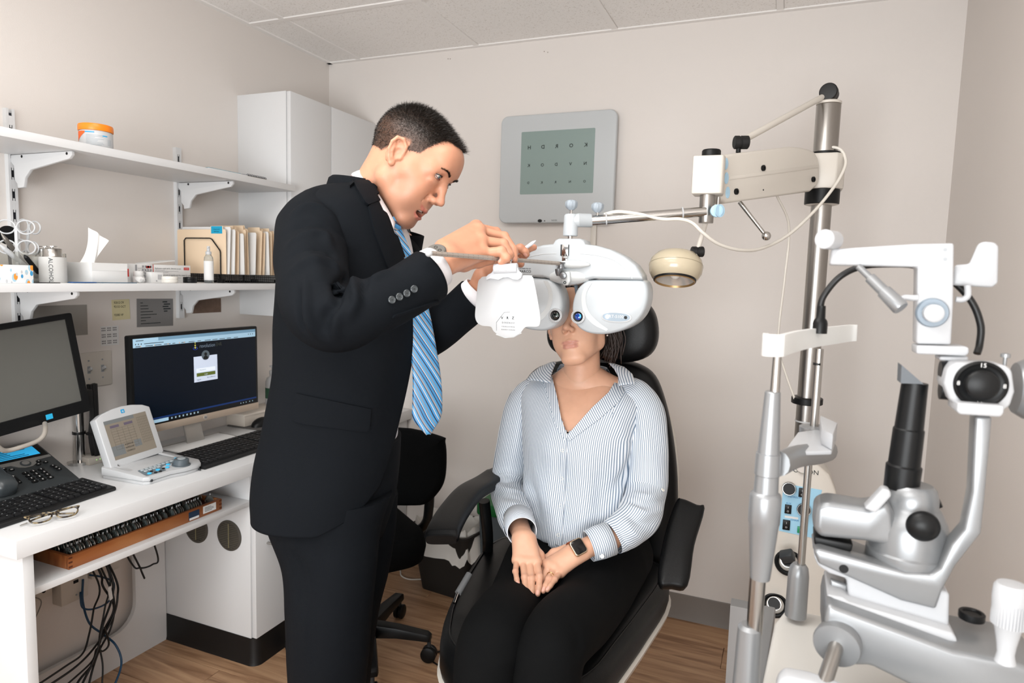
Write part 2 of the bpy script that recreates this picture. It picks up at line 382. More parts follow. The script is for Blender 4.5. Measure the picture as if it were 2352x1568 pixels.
mb.add(V, [(2*i, 2*i+2, 2*i+3, 2*i+1) for i in range(6)]); mb.build('label_flash', mat('orange_print', '#E2632A', .5), t)
mb = MB(); mb.add(*curved_patch(c, R0*1.008, -38, -5, .042, .045)); mb.add(*curved_patch(c, R0*1.008, 22, 40, .034, .037)); mb.build('label_heading', M_blue, t)
mb = MB()
for k in range(9): mb.add(*curved_patch(c, R0*1.008, -34, -34+rng.uniform(30, 65), .008+k*.0034, .0088+k*.0034))
for k in range(5): mb.add(*curved_patch(c, R0*1.008, 40, 58, .012+k*.0034, .0128+k*.0034))
mb.build('label_print', mat('grey_print', '#8D9AA3', .6), t)
t = thing('booklet', 'thin blue booklet lying at the edge of the upper shelf', 'booklet', (-1.84, 1.75, UZ))
MB().bb((-1.90, 1.69, UZ), (-1.806, 1.86, UZ+.003)).build('pages', M_paper, t); MB().bb((-1.90, 1.69, UZ+.003), (-1.806, 1.83, UZ+.0042)).build('cover', mat('teal_card', '#1E7E96', .5), t)
t = thing('spiral_notebook', 'small dark blue spiral notebook on the upper shelf', 'notebook', (-1.84, 1.92, UZ))
MB().bb((-1.895, 1.845, UZ), (-1.815, 1.965, UZ+.004)).build('pages', mat('card_edge', '#C9BFA8', .8), t); MB().bb((-1.895, 1.845, UZ+.004), (-1.815, 1.965, UZ+.006)).build('cover', mat('navy_card', '#1B3158', .45), t)
mb = MB()
for k in range(12): mb.torus((-1.812, 1.868+k*.0078, UZ+.0045), Y3, .0048, .0008, 12, 5)
mb.build('spiral_binding', M_black, t)

# ---- things on the lower shelf
def shelfpt(px, py, x): p = PX(px, py, x); p[2] = LZ; return p
# flowered tissue box at the very left
c = np.array([-1.865, 1.045, LZ])
t = thing('tissue_box', 'flower patterned tissue box at the left end of the lower shelf', 'box', c)
def floral():
    m = bpy.data.materials.new('flower_print'); m.use_nodes = True; nt = m.node_tree; b = nt.nodes['Principled BSDF']; b.inputs['Roughness'].default_value = .5
    tc = nt.nodes.new('ShaderNodeTexCoord'); last = None
    col = srgb('#EEF0F1')
    for k, (sc, th, cc) in enumerate(((38, .36, '#A9CFE2'), (34, .20, '#3F9BD0'), (30, .26, '#F09A3A'), (48, .20, '#C9CCD0'))):
        mp = nt.nodes.new('ShaderNodeMapping'); mp.inputs['Location'].default_value = (k*3.1, k*1.7, k*.9); mp.inputs['Rotation'].default_value = (.6*k, .9, .5*k); mp.inputs['Scale'].default_value = (1, 1.6, .9)
        v = nt.nodes.new('ShaderNodeTexVoronoi'); v.inputs['Scale'].default_value = sc; nt.links.new(tc.outputs['Object'], mp.inputs[0]); nt.links.new(mp.outputs[0], v.inputs['Vector'])
        lt = nt.nodes.new('ShaderNodeMath'); lt.operation = 'LESS_THAN'; lt.inputs[1].default_value = th; nt.links.new(v.outputs['Distance'], lt.inputs[0])
        mx = nt.nodes.new('ShaderNodeMix'); mx.data_type = 'RGBA'; mx.inputs[7].default_value = srgb(cc)
        if last is None: mx.inputs[6].default_value = col
        else: nt.links.new(last, mx.inputs[6])
        nt.links.new(lt.outputs[0], mx.inputs[0]); last = mx.outputs[2]
    nt.links.new(last, b.inputs['Base Color']); return m
MB().bb((-1.925, .93, LZ), (-1.808, 1.117, LZ+.046)).build('carton', floral(), t, bevel=.001)
# clear cup with flippers and pens
cc = np.array([-1.962, 1.205, LZ])
t = thing('clear_cup', 'clear plastic cup holding lens flippers and penlights', 'cup', cc)
mb = MB(); H = .078
out = rrect(.125, .13, .012, 3); inn = rrect(.120, .125, .011, 3)
mb.frameplate(out, inn, cc+Z3*.003, X3, Y3, H); mb.prism(out, cc, X3, Y3, .003); mb.build('cup_wall', mat('cup_clear', '#EAEAE6', .08, trans=.92, ior=1.12), t)
def flipper(p, up, side, L, label, s=1.0):
    up = unit(up); side = unit(side-up*(np.array(side)@up)); n = np.cross(side, up)
    t = thing('lens_flipper', label, 'lens flipper', p, 'white lens flippers in the clear cup')
    Rm = np.stack([side, n, up], 1)
    mb = MB(); mb.box(np.array(p)+up*L/2, (.008, .005, L), Rm); mb.build('stem', M_whitep, t, bevel=.001)
    for k, h in enumerate((L*.98, L*.60)):
        for sg in (-1, 1):
            cpt = np.array(p)+up*h+side*sg*.0225*s
            a = np.linspace(0, 2*PI, 30, endpoint=False)
            MB().tube(cpt+np.outer(np.cos(a)*.0205*s, side)+np.outer(np.sin(a)*.0155*s, up), .0021, 8, loop=True).build('ring', M_whitep, t)
flipper(PX(42, 640, -1.93), (0.0, .0, 1), CR, .142, 'white four-ring lens flipper standing foremost in the clear cup', 1.18)
flipper(PX(56, 640, -1.985), CR*.13+Z3, unit(CR*.93-CF*.36), .150, 'white four-ring lens flipper leaning behind the foremost one', 1.12)
o = tag(MB().cyl(PX(18, 540, -2.0)-X3*.002, PX(18, 540, -2.0)+X3*.002+Z3*0, .026, n=32).build('eye_occluder', M_black), 'round black eye occluder behind the lens flippers', 'eye occluder')
o2 = MB().cyl(PX(18, 540, -2.0)-Z3*.02, PX(28, 640, -2.0), .004, n=10).build('handle', M_black, o)
def pen(p0, p1, r, m, name, label, tip=None, cat='pen', n=12):
    p0, p1 = np.array(p0, float), np.array(p1, float); L = np.linalg.norm(p1-p0); t = thing(name, label, cat, p0)
    MB().lathe(p0, p1-p0, [(r*.55, 0), (r, .004), (r, L*.82), (r*.9, L*.88)], n).build('barrel', m, t)
    MB().lathe(p0, p1-p0, [(r*.9, L*.88), (r*.35, L*.98), (.0006, L)], n).build('tip', tip or m, t)
    return t
pen(PX(88, 638, -1.93), PX(-2, 560, -1.93), .0065, M_whitep, 'penlight', 'white penlight with blue print leaning in the clear cup', cat='penlight')
pen(PX(82, 640, -1.95), PX(2, 535, -1.95), .006, mat('taupe_metal', '#7D7872', .35, metal=.7), 'marker_pen', 'grey metallic pen leaning behind the white penlight')
pen(PX(90, 628, -1.90)+np.array([0, 0, .0]), PX(55, 585, -1.90), .0062, M_black, 'marker_pen', 'black capped marker leaning at the right of the cup')
# alcohol dispensers
def dispenser(c, r, h, label, txt):
    t = thing('alcohol_dispenser', label, 'dispenser', c, 'frosted pump dispensers')
    mb = MB(); mb.lathe(c, Z3, [(r*.97, 0), (r, .002), (r, h-.004), (r*.96, h)], 40); mb.build('bottle', mat('frosted_plastic', '#E4E4E2', .45, trans=.35, ior=1.3), t)
    MB().lathe(c, Z3, [(r*.72, h), (r*.72, h+.003), (r*.70, h+.004), (r*.70, h+.021), (r*.64, h+.023), (.003, h+.024)], 36).build('pump_collar', M_steel, t)
    MB().lathe(c, Z3, [(.003, h+.024), (.003, h+.027), (r*.42, h+.0275), (r*.40, h+.030), (.001, h+.028)], 28).build('pump_dish', M_chrome, t)
    if txt:
        n = unit([*(CAMP-c)[:2], 0]); n = unit(rz(math.radians(-9))@n); right = unit(np.cross(Z3, n))
        m = text('ALCOHOL', .0142, c+n*r+Z3*h*.48, -Z3, right, 'lettering', None, squeeze=1.0)
        V = m.v[0]; d = V-c; hh = d@right; dd = np.sqrt(np.maximum(r*r-hh**2, 0))+.0006
        m.v[0] = c+np.outer(hh, right)+np.outer(dd, n)+np.outer(d[:, 2], Z3); m.build('lettering', M_ink, t)
cA = shelfpt(123, 650, -1.862); cA[2] = LZ
dispenser(cA, .0325, .070, 'frosted alcohol dispenser reading ALCOHOL with a metal pump top', True)
dispenser(cA+np.array([-.075, .028, 0]), .0325, .070, 'frosted pump dispenser half hidden behind the one reading ALCOHOL', False)
# plain tissue box and tissue
tA, tB, tC = shelfpt(154, 649, -1.9), shelfpt(214, 650, -1.845), shelfpt(277, 648, -1.873)
t = thing('tissue_box', 'plain white tissue box with a tissue sticking out', 'box', (tB+tC)/2)
hb = .058; x0, x1, y0, y1 = -1.955, -1.845, 1.300, 1.412
MB().bb((x0, y0, LZ), (x1, y1, LZ+hb)).build('carton', M_paper, t, bevel=.0008)
mb = MB(); mb.bb((x1, y0+.0005, LZ+hb*.62), (x1+.0008, y1-.001, LZ+hb)); mb.build('flap', M_paper, t)
P0 = np.array([-1.915, 1.34, LZ+hb])
n = 16; V = []; F = []
q00, q10, q11, q01 = PX(181, 605, -1.915), PX(219, 606, -1.905), PX(249, 553, -1.885), PX(204, 522, -1.915)
for i in range(n+1):
    for j in range(n+1):
        u, v = i/n, j/n
        p = (q00*(1-u)+q10*u)*(1-v)+(q01*(1-u)+q11*u)*v; bow = 4*v*(1-v)
        p = p+np.array([.014*math.sin(u*PI)*(1.1-v)+.004*math.sin(u*11+v*4), -.006*bow*(u-.5)*2, -.006*bow*(1-u)]); V.append(p)
for i in range(n):
    for j in range(n): a = i*(n+1)+j; F.append((a, a+n+1, a+n+2, a+1))
o = MB().add(V, F).build('tissue', mat('tissue_paper', '#F1F1F0', .9), t, ang=80)
# cotton tip boxes
M_red = mat('red_print', '#C22F2A', .5); M_gpr = mat('grey_block_print', '#9A9A9E', .6)
Cx = -1.925
pr = PX(437, 600, Cx); pl_ = PX(350, 600, Cx)
t = thing('swab_box', 'white and red box of cotton tipped applicators, longest on the lower shelf', 'box', (Cx, 1.63, LZ))
y0, y1, hh = pl_[1], pr[1], .058
MB().bb((Cx-.06, y0, LZ), (Cx, y1, LZ+hh)).build('carton', M_paper, t, bevel=.0006)
o_ = np.array([Cx, y0, LZ]); 
mb = MB(); quad(mb, o_, Y3, Z3, y1-y0-.028, y1-y0-.006, hh-.016, hh-.007); quad(mb, o_, Y3, Z3, .001, .0035, 0, hh)
quad(mb, o_, Y3, Z3, .010, .022, .010, .014); mb.build('red_print', M_red, t)
text('DYNA', .0055, o_+Y3*(y1-y0-.017)+Z3*(hh-.0115)+X3*.0004, Y3, Z3, 'logo_text', M_paper, t)
text('Applicateur ouaté stérile, bâtonnet en bois', .0072, o_+Y3*.008+Z3*(hh-.012), Y3, Z3, 'heading_text', M_ink, t, align='LEFT', squeeze=.82)
text('Aplicadores con punta de algodón estériles, mango de madera', .0072, o_+Y3*.008+Z3*(hh-.034), Y3, Z3, 'heading_text', M_ink, t, align='LEFT', squeeze=.80)
mb = MB()
for k, (a, b, z) in enumerate(((.008, .045, .040), (.008, .10, .0365), (.008, .06, .0335), (.008, .04, .018), (.008, .11, .0145), (.008, .05, .011))): quad(mb, o_, Y3, Z3, a, b, z, z+.0009)
mb.build('small_print', M_gpr, t)
t = thing('swab_box', 'smaller box reading Cotton Tipped Applicators, left of the longer one', 'box', (Cx, 1.50, LZ))
pa, pb = PX(290, 620, -1.955), PX(349, 620, Cx)
ya, yb = 1.497, y0-.002
MB().bb((Cx-.055, ya, LZ), (Cx+.002, yb, LZ+hh+.001)).build('carton', M_paper, t, bevel=.0006)
o_ = np.array([Cx+.002, ya, LZ]); mb = MB(); quad(mb, o_, Y3, Z3, .040, .058, hh-.012, hh-.005); mb.build('red_print', M_red, t)
text('Cotton Tipped', .0105, o_+Y3*.012+Z3*(hh-.024), Y3, Z3, 'heading_text', M_ink, t, align='LEFT', squeeze=.72)
text('Applicators', .0105, o_+Y3*.022+Z3*(hh-.035), Y3, Z3, 'heading_text', M_ink, t, align='LEFT', squeeze=.72)
text('Sterile, Wooden Shaft', .006, o_+Y3*.010+Z3*(hh-.013), Y3, Z3, 'heading_text', M_gpr, t, align='LEFT', squeeze=.72)
mb = MB()
for i in range(4):
    for j in range(5): quad(mb, o_, Y3, Z3, yb-ya-.042+i*.0095+.001*j, yb-ya-.035+i*.0095+.001*j, .004+j*.0108, .011+j*.0108)
mb.build('grey_pattern', M_gpr, t)
mb = MB(); quad(mb, o_, Y3, Z3, .001, .008, .026, hh-.002); mb.build('grey_pattern', M_gpr, t)
o = MB().box((Cx-.03, 1.60, LZ+hh+.009), (.05, .11, .003), rx(.12)).build('loose_packet', M_paper); tag(move_origin(o), 'loose white packet lying on top of the applicator boxes', 'packet')
# small bits: red carton, tape roll, small box, cap
t = thing('eye_drop_box', 'small red and white carton behind the plain tissue box', 'box', (-1.93, 1.455, LZ))
MB().bb((-1.955, 1.442, LZ), (-1.905, 1.468, LZ+.042)).build('carton', M_paper, t, bevel=.0005)
mb = MB(); mb.bb((-1.9555, 1.4415, LZ+.018), (-1.9045, 1.462, LZ+.0425)); mb.bb((-1.9555, 1.4415, LZ), (-1.9045, 1.452, LZ+.013)); mb.build('red_print', M_red, t)
c = np.array([-1.888, 1.482, LZ]); t = thing('tape_roll', 'small roll of white surgical tape beside the tiny carton', 'tape', c)
mb = MB(); mb.lathe(c, Z3, [(.0155, 0), (.016, .001), (.016, .019), (.0155, .020), (.009, .020), (.009, 0)], 28, cap=False); mb.build('roll', M_paper, t)
c2 = c+np.array([0, 0, .0205]); t = thing('tape_roll', 'second small white tape roll stacked on the first', 'tape', c2); MB().lathe(c2, Z3, [(.0135, 0), (.014, .001), (.014, .015), (.0135, .016), (.008, .016), (.008, 0)], 28, cap=False).build('roll', M_paper, t)
t = thing('gauze_packet', 'crumpled white gauze packet in front of the tape rolls', 'packet', (-1.862, 1.468, LZ))
mb = MB(); mb.sphere((-1.862, 1.468, LZ+.010), (.012, .014, .0105), 10, 7); v = mb.v[-1]; v += rng.normal(0, .0012, v.shape); v[:, 2] = np.maximum(v[:, 2], LZ); mb.build('wrapper', M_paper, t, ang=20)
t = thing('small_carton', 'tiny white carton with a red corner in front of the applicator boxes', 'box', (-1.876, 1.53, LZ))
MB().bb((-1.893, 1.512, LZ), (-1.869, 1.556, LZ+.034)).build('carton', M_paper, t, bevel=.0005)
mb = MB(); o_ = np.array([-1.869, 1.512, LZ])
for k in range(7): quad(mb, o_, Y3, Z3, .024+.0022*k, .0252+.0022*k, .010, .026)
quad(mb, o_, Y3, Z3, .017, .021, .004, .008); mb.build('small_print', M_gpr, t)
def tin(px, r, h, m, name, label, cat):
    c = shelfpt(px, 648, -1.868); t = thing(name, label, cat, c)
    MB().lathe(c, Z3, [(r*.95, 0), (r, .0015), (r, h*.45), (r*.985, h*.48), (r, h*.51), (r, h-.002), (r*.96, h)], 40).build('case', m, t)
    MB().lathe(c+Z3*h, Z3, [(r*.6, 0), (r*.6, .0008), (.001, .0008)], 30).build('lid_panel', m, t)
tin(388, .0265, .0205, mat('pale_plastic', '#E2DFD8', .3), 'round_tin', 'round cream plastic case on the front of the lower shelf', 'case')
tin(436.5, .0215, .0195, M_black, 'round_tin', 'round black plastic case beside the cream one', 'case')
# flat lens cloths / cards
def card(pts, z, th, m, name, label, cat):
    V = [PX(a, b, x) for a, b, x in pts]; P = [(v[0], v[1]) for v in V]
    o = MB().prism(P, (0, 0, z), X3, Y3, th).build(name, m, bevel=0); tag(move_origin(o), label, cat)
card([(145, 648, -1.84), (315, 650, -1.806), (290, 648, -1.83), (160, 646, -1.86)], LZ+.0002, .0016, mat('teal_dark', '#20506A', .5), 'lens_cloth', 'dark teal cloth lying in front of the plain tissue box', 'cloth')
o = MB().prism(rrect(.018, .072, .003, 3), (-1.812, 1.250, LZ+.0018), X3, Y3, .0016).build('plastic_card', mat('royal_blue', '#1C4F96', .35)); tag(move_origin(o), 'blue plastic card at the front edge below the tissue box', 'card')
o = MB().prism(rrect(.022, .066, .003, 3), (-1.813, 1.150, LZ+.0002), X3, Y3, .0016).build('plastic_card', M_black); tag(move_origin(o), 'black plastic card at the front edge below the alcohol dispenser', 'card')
# spray bottle
c = shelfpt(480, 650, -1.852); t = thing('spray_bottle', 'clear lens spray bottle with white label in front of the folders', 'bottle', c)
r = .0155
MB().lathe(c, Z3, [(r*.9, 0), (r, .002), (r, .076), (r*.93, .088), (r*.6, .096), (r*.5, .098)], 28).build('bottle_body', mat('pet_clear', '#DFE6E8', .06, trans=.85, ior=1.2), t)
MB().lathe(c, Z3, [(r*1.01, .010), (r*1.02, .011), (r*1.02, .075), (r*1.01, .076)], 28, cap=False).build('label_sleeve', M_paper, t)
mb = MB(); mb.lathe(c, Z3, [(r*.62, .098), (r*.62, .108), (r*.35, .110), (r*.33, .126), (r*.30, .127)], 20); mb.lathe(c+Z3*.122+unit([.6, -.8, 0])*.004, unit([.6, -.8, 0]), [(.002, 0), (.0018, .006)], 8)
mb.build('pump_head', M_whitep, t)
# wire file sorter with folders
M_manila = mat('manila_card', '#E3CBAE', .75)
t = thing('file_sorter', 'black wire mesh file sorter full of folders on the lower shelf', 'file sorter', (-1.90, 1.93, LZ))
ya, yb = 1.79, 2.09; xa, xb = -2.07, -1.815
mb = MB(); h0 = .030
for z in (.003, .012, .021, h0):
    for (p, q) in (((xa, ya), (xb, ya)), ((xb, ya), (xb, yb)), ((xb, yb), (xa, yb)), ((xa, yb), (xa, ya))):
        mb.cyl((*p, LZ+z), (*q, LZ+z), .0016 if z == h0 else .0008, n=6)
for k in range(31): yk = ya+(yb-ya)*k/30; mb.cyl((xb, yk, LZ+.001), (xb, yk, LZ+h0), .0009, n=5)
for k in range(26): xk = xa+(xb-xa)*k/25; mb.cyl((xk, ya, LZ+.001), (xk, ya, LZ+h0), .0009, n=5); mb.cyl((xk, ya, LZ+.002), (xk, yb, LZ+.002), .0008, n=5)
mb.build('mesh_tray', M_black, t)
def wire_div(y, label=None):
    P = [(-2.04, y, LZ+.003), (-2.04, y, LZ+.150), (-2.032, y, LZ+.158), (-1.915, y, LZ+.158), (-1.905, y, LZ+.154), (-1.868, y, LZ+.115), (-1.866, y, LZ+.108), (-1.866, y, LZ+.003)]
    MB().tube(P, .0022, 8).build('wire_divider', M_black, t)
    MB().bb((-1.880, y-.006, LZ), (-1.852, y+.006, LZ+.014)).build('divider_foot', M_black, t, bevel=.002)
for y in (1.790, 1.952, 2.075): wire_div(y)
def folder(y0_, dx, h, m, name, label, cat='folder', tabk=None, lean=0.0, th=.0012, w=.235, tab=True, grp='manila folders in the wire sorter'):
    xl = -2.082+dx; xr = xl+w
    pts = [(xl, LZ+.030), (xr, LZ+.030), (xr, LZ+h-.006), (xr-.004, LZ+h)]
    if tab: pts += [(xr-.012, LZ+h), (xr-.014, LZ+h+.012), (xr-.070, LZ+h+.012), (xr-.074, LZ+h)]
    pts += [(xl+.004, LZ+h), (xl, LZ+h-.006)]
    tt = thing(name, label, cat, ((xl+xr)/2, y0_, LZ+.030), grp)
    mb = MB(); mb.prism(pts, (0, y0_+th, 0), X3, Z3, th)
    if lean: mb.v = [np.c_[v[:, 0]+lean*0.2*(v[:, 2]-LZ), v[:, 1]+lean*(v[:, 2]-LZ-.03), v[:, 2]] for v in mb.v]
    mb.build('leaf', m, tt)
    if tabk: MB().bb((xr-.068, y0_-.0010, LZ+h-.015), (xr-.016, y0_-.0002, LZ+h+.011)).build('tab_sticker', mat('cyan_sticker', '#139AC0', .6), tt)
    return tt
tt = folder(1.797, .0, .190, M_manila, 'manila_folder', 'manila folder with a bright blue tab, nearest in the wire sorter', tabk=True)
text('Drops card', .006, (-1.889, 1.7956, LZ+.190), X3, Z3, 'handwriting', M_ink, tt)
text('info sheet', .006, (-1.889, 1.7956, LZ+.182), X3, Z3, 'handwriting', M_ink, tt)
ORD = ['second', 'third', 'fourth', 'fifth', 'sixth', 'seventh', 'eighth', 'ninth', 'tenth']; nm = npp = 0
ks = [(1.806, .004, .200, 'p'), (1.812, .002, .186, 'm'), (1.824, .01, .192, 'p'), (1.836, .002, .194, 'm'), (1.850, .004, .188, 'm'), (1.866, .016, .180, 'p'), (1.884, .004, .196, 'm'), (1.905, .0, .200, 'm'), (1.925, .01, .188, 'p'), (1.960, .004, .198, 'm'), (1.980, .002, .192, 'm'), (2.00, .010, .196, 'p'), (2.02, .004, .198, 'm'), (2.045, .004, .190, 'm')]
for i, (y, dx, h, k) in enumerate(ks):
    ln = rng.uniform(-.03, .05)
    if k == 'm': nm += 1
    else: npp += 1
    if k == 'm': folder(y, dx, h, M_manila, 'manila_folder', 'worn manila folder edge-on, %s folder from the front of the wire sorter' % ORD[nm-1], lean=ln, tabk=(i == 7), th=.0016)
    else: folder(y, dx, h, M_paper, 'paper_sheet', 'loose white paper between the manila folders, %s sheet from the front' % (['first']+ORD)[npp-1], cat='paper', tab=False, lean=ln, th=.0022, grp='loose papers in the wire sorter')
# ------------------------------------------------------------------ notes and plates on the wall
xw = XL
def wallnote(y0, y1, z0, z1, m, name, label, cat, rot=0):
    c = np.array([xw+.0012, (y0+y1)/2, (z0+z1)/2]); t = thing(name, label, cat, c-Z3*(z1-z0)/2)
    MB().box(c, (.0012, y1-y0, z1-z0), rx(rot)).build('sheet', m, t); return t, c
t, c = wallnote(1.283, 1.458, 1.16, 1.258, mat('grey_flyer', '#98948E', .7), 'paper_flyer', 'grey paper strip on the wall above the left monitor', 'paper')
t, c = wallnote(1.545, 1.61, 1.203, 1.272, mat('yellow_note', '#D8CFA6', .8), 'sticky_note', 'yellow sticky note with handwriting on the left wall', 'note', .03)
for k, s_ in enumerate(('92012 OV', '92133 OCT', '', '92083 VF')):
    if s_: text(s_, .011, c+np.array([.0008, -.026, .024-.014*k]), Y3, Z3, 'handwriting', M_ink, t, align='LEFT', squeeze=.8)
t, c = wallnote(1.637, 1.785, 1.172, 1.272, mat('grey_note', '#807E7D', .7), 'printed_notice', 'grey printed notice with smudged lines on the left wall', 'notice', -.02)
mb = MB()
for k, (a, b) in enumerate(((-.06, -.05), (-.06, -.03), (-.06, -.028), (-.06, -.01), (-.06, .005), (-.06, -.02), (-.06, -.04), (-.06, .02))): quad(mb, c+X3*.0008, Y3, Z3, a, b, .035-k*.0105, .0375-k*.0105)
for k, (a, b) in enumerate(((.03, .05), (.035, .062), (.03, .055), (.033, .064), (.035, .05))): quad(mb, c+X3*.0008, Y3, Z3, a, b, .036-k*.0085, .040-k*.0085)
mb.build('print', M_ink, t)
t, c = wallnote(1.873, 2.012, 1.212, 1.268, mat('brown_photo', '#6C5648', .6, var=.35, vscale=60), 'photo_strip', 'brown printed photo strip taped beside the right upright', 'photo')
t, c = wallnote(1.502, 1.566, 1.118, 1.184, M_paper, 'dot_card', 'small white test card of printed dots above the light switch', 'card')
mb = MB()
for i in range(12):
    for j in range(8):
        if j in (2, 5) or (i % 4 == 3): continue
        quad(mb, c+X3*.0008, Y3, Z3, -.029+i*.005, -.026+i*.005, .024-j*.0072, .028-j*.0072)
mb.build('dots', mat('grey_ink', '#55565A', .7), t)
t = thing('switch_plate', 'off-white double toggle switch plate behind the left monitor', 'switch plate', (xw, 1.48, .985))
MB().prism(rrect(.115, .115, .004, 3), (xw, 1.478, 1.044), Y3, Z3, .005).build('plate', mat('ivory_plastic', '#CFC9C0', .35), t, bevel=.001)
for yy in (1.455, 1.502):
    MB().bb((xw+.005, yy-.005, 1.032), (xw+.006, yy+.005, 1.056)).build('toggle_slot', M_grey, t)
    MB().box((xw+.012, yy, 1.046), (.016, .007, .009), ry(-.5)).build('toggle', M_whitep, t, bevel=.001)
    mb = MB()
    for z in (1.014, 1.074): mb.cyl((xw+.005, yy, z), (xw+.0062, yy, z), .003, n=12)
    mb.build('screw', M_grey, t)
# ------------------------------------------------------------------ desk, pedestal, knee space
DZ = .745
t = thing('worktop', 'white laminate worktop along the left wall carrying the monitors', 'worktop', (-1.85, 1.8, DZ-.046))
MB().bb((XL+.001, .932, DZ-.046), (-1.612, 2.69, DZ)).build('top', M_white, t, bevel=.0015)
top_ = t; t = thing('desk', 'white panelled desk frame with a knee space and undershelf below the worktop', 'desk', (-1.85, 1.3, 0))
MB().bb((XL+.001, .950, 0), (-1.622, .975, DZ-.046)).build('side_panel', M_white, t, bevel=.001)
MB().bb((XL+.001, .975, .582), (-1.645, 1.694, .600)).build('undershelf', M_white, t, bevel=.001)
# back panel with rounded cut-out
y0, y1, z0, z1 = .975, 1.694, .0, .582
def pth(y0, y1, z0, z1, r, n=6):
    return rrect(y1-y0, z1-z0, r, n, (y0+y1)/2, (z0+z1)/2)
MB().frameplate(pth(y0, y1, z0, z1, .0005), pth(1.02, 1.572, .118, .565, .085), (-2.075, 0, 0), Y3, Z3, .016).build('back_panel', M_white, t)
# pedestal
t = thing('pedestal_cabinet', 'white pedestal cabinet under the worktop with round vents', 'cabinet', (-1.85, 2.0, 0))
MB().bb((XL+.001, 1.696, .10), (-1.652, 2.69, DZ-.047)).build('body', M_white, t, bevel=.001)
for a, b in ((1.700, 2.18), (2.184, 2.685)):
    d = MB().bb((-1.649, a, .102), (-1.631, b, DZ-.052)).build('door', M_white, t, bevel=.001)
    d['_o'] = t['_o']
    yy = a+.055
    zt = .50
    mb = MB(); mb.tube([(-1.631, yy, zt-.07), (-1.606, yy, zt-.07), (-1.602, yy, zt-.064), (-1.602, yy, zt+.024), (-1.606, yy, zt+.03), (-1.631, yy, zt+.03)], .004, 10); mb.build('handle', M_steel, d)
mb = MB(); prof = [(0, 0), (.006, 0), (.003, .012), (.002, .10), (0, .10)]
pth_ = [(-2.09, 1.696, 0), (-1.66, 1.696, 0)]+[(-1.66+.028*math.sin(a), 1.724-.028*math.cos(a), 0) for a in np.linspace(.2, PI/2-.2, 5)]+[(-1.632, 1.724, 0), (-1.632, 2.69, 0)]
P = np.array(pth_, float); rings = []
for i in range(len(P)):
    tg = P[min(i+1, len(P)-1)]-P[max(i-1, 0)]; tg /= np.linalg.norm(tg); nn = np.array([tg[1], -tg[0], 0]); rings.append(np.array([P[i]+nn*u+Z3*v for u, v in prof]))
mb.loft(rings); mb.build('toe_kick', M_rubber, t)
for (cx, cz, r) in ((-1.745, .458, .055), (-1.900, .458, .055)):
    c = np.array([cx, 1.696, cz]); v = MB(); v.lathe(c, -Y3, [(r, 0), (r, .003), (r*.86, .005), (r*.84, .002), (.001, .0015)], 40); v = v.build('vent', mat('vent_plastic', '#4A4640', .5), t)
    v['_o'] = t['_o']
    mb = MB()
    for k in range(14):
        z = -r*.78+k*r*1.56/13; hw = math.sqrt(max((r*.83)**2-z*z, 1e-6)); mb.box(c+np.array([0, -.0035, z]), (hw*2, .002, .0028), rx(.5))
    mb.build('vent_slats', mat('vent_slat', '#5E594F', .5), v)
    MB().bb((cx-.0012, 1.6905, cz-r*.8), (cx+.0012, 1.692, cz+r*.8)).build('vent_rib', mat('vent_rib', '#8B8465', .5), v)
# wooden trial lens tray
M_wood = wood_mat('tray_wood', '#6E3A1A', '#93562C', '#A86F42', 'Y')
tz = .600; xa, xb, ya, yb = -1.86, -1.668, 1.087, 1.590; th = .010; hh = .036
t = thing('lens_tray', 'worn wooden trial lens tray on the shelf under the worktop', 'tray', ((xa+xb)/2, (ya+yb)/2, tz))
MB().bb((xb-th, ya+.0, tz), (xb, yb, tz+hh)).build('front_board', M_wood, t, bevel=.0006)
MB().bb((xa, ya, tz), (xa+th, yb, tz+hh)).build('back_board', M_wood, t, bevel=.0006)
MB().bb((xa+th, ya, tz), (xb-th, ya+th, tz+hh)).build('end_board', M_wood, t, bevel=.0006); MB().bb((xa+th, yb-th, tz), (xb-th, yb, tz+hh)).build('end_board', M_wood, t, bevel=.0006)
MB().bb((xa+th, ya+th, tz), (xb-th, yb-th, tz+.022)).build('lens_bed', mat('burgundy_felt', '#4A1714', .8), t)
mb = MB()
for k in range(3):
    for yy in (ya, yb-th): mb.bb((xb-.0004, yy, tz+.004+k*.012), (xb+.0004, yy+th, tz+.009+k*.012))
stuff(mb.build('finger_joint', mat('dark_joint', '#5B2C12', .6), t))
mb = MB(); mb.bb((xb, 1.515, tz+.008), (xb+.0006, 1.566, tz+.032)); mb.build('paper_label', M_paper, t)
mb = MB(); mb.bb((xb, 1.460, tz+.004), (xb+.0006, 1.500, tz+.030)); mb.build('paper_label', mat('navy_label', '#20344C', .5), t)
mb = MB(); mb.bb((xb+.0006, 1.462, tz+.004), (xb+.0009, 1.498, tz+.011)); mb.build('label_strip', M_paper, t)
mb = MB()
for k in range(4): quad(mb, (xb+.0006, 1.515, tz+.008), Y3, Z3, .006, rng.uniform(.03, .046), .017-k*.004, .0184-k*.004)
mb.build('label_print', M_ink, t)
k = 0
yy = ya+.022; lens0 = None
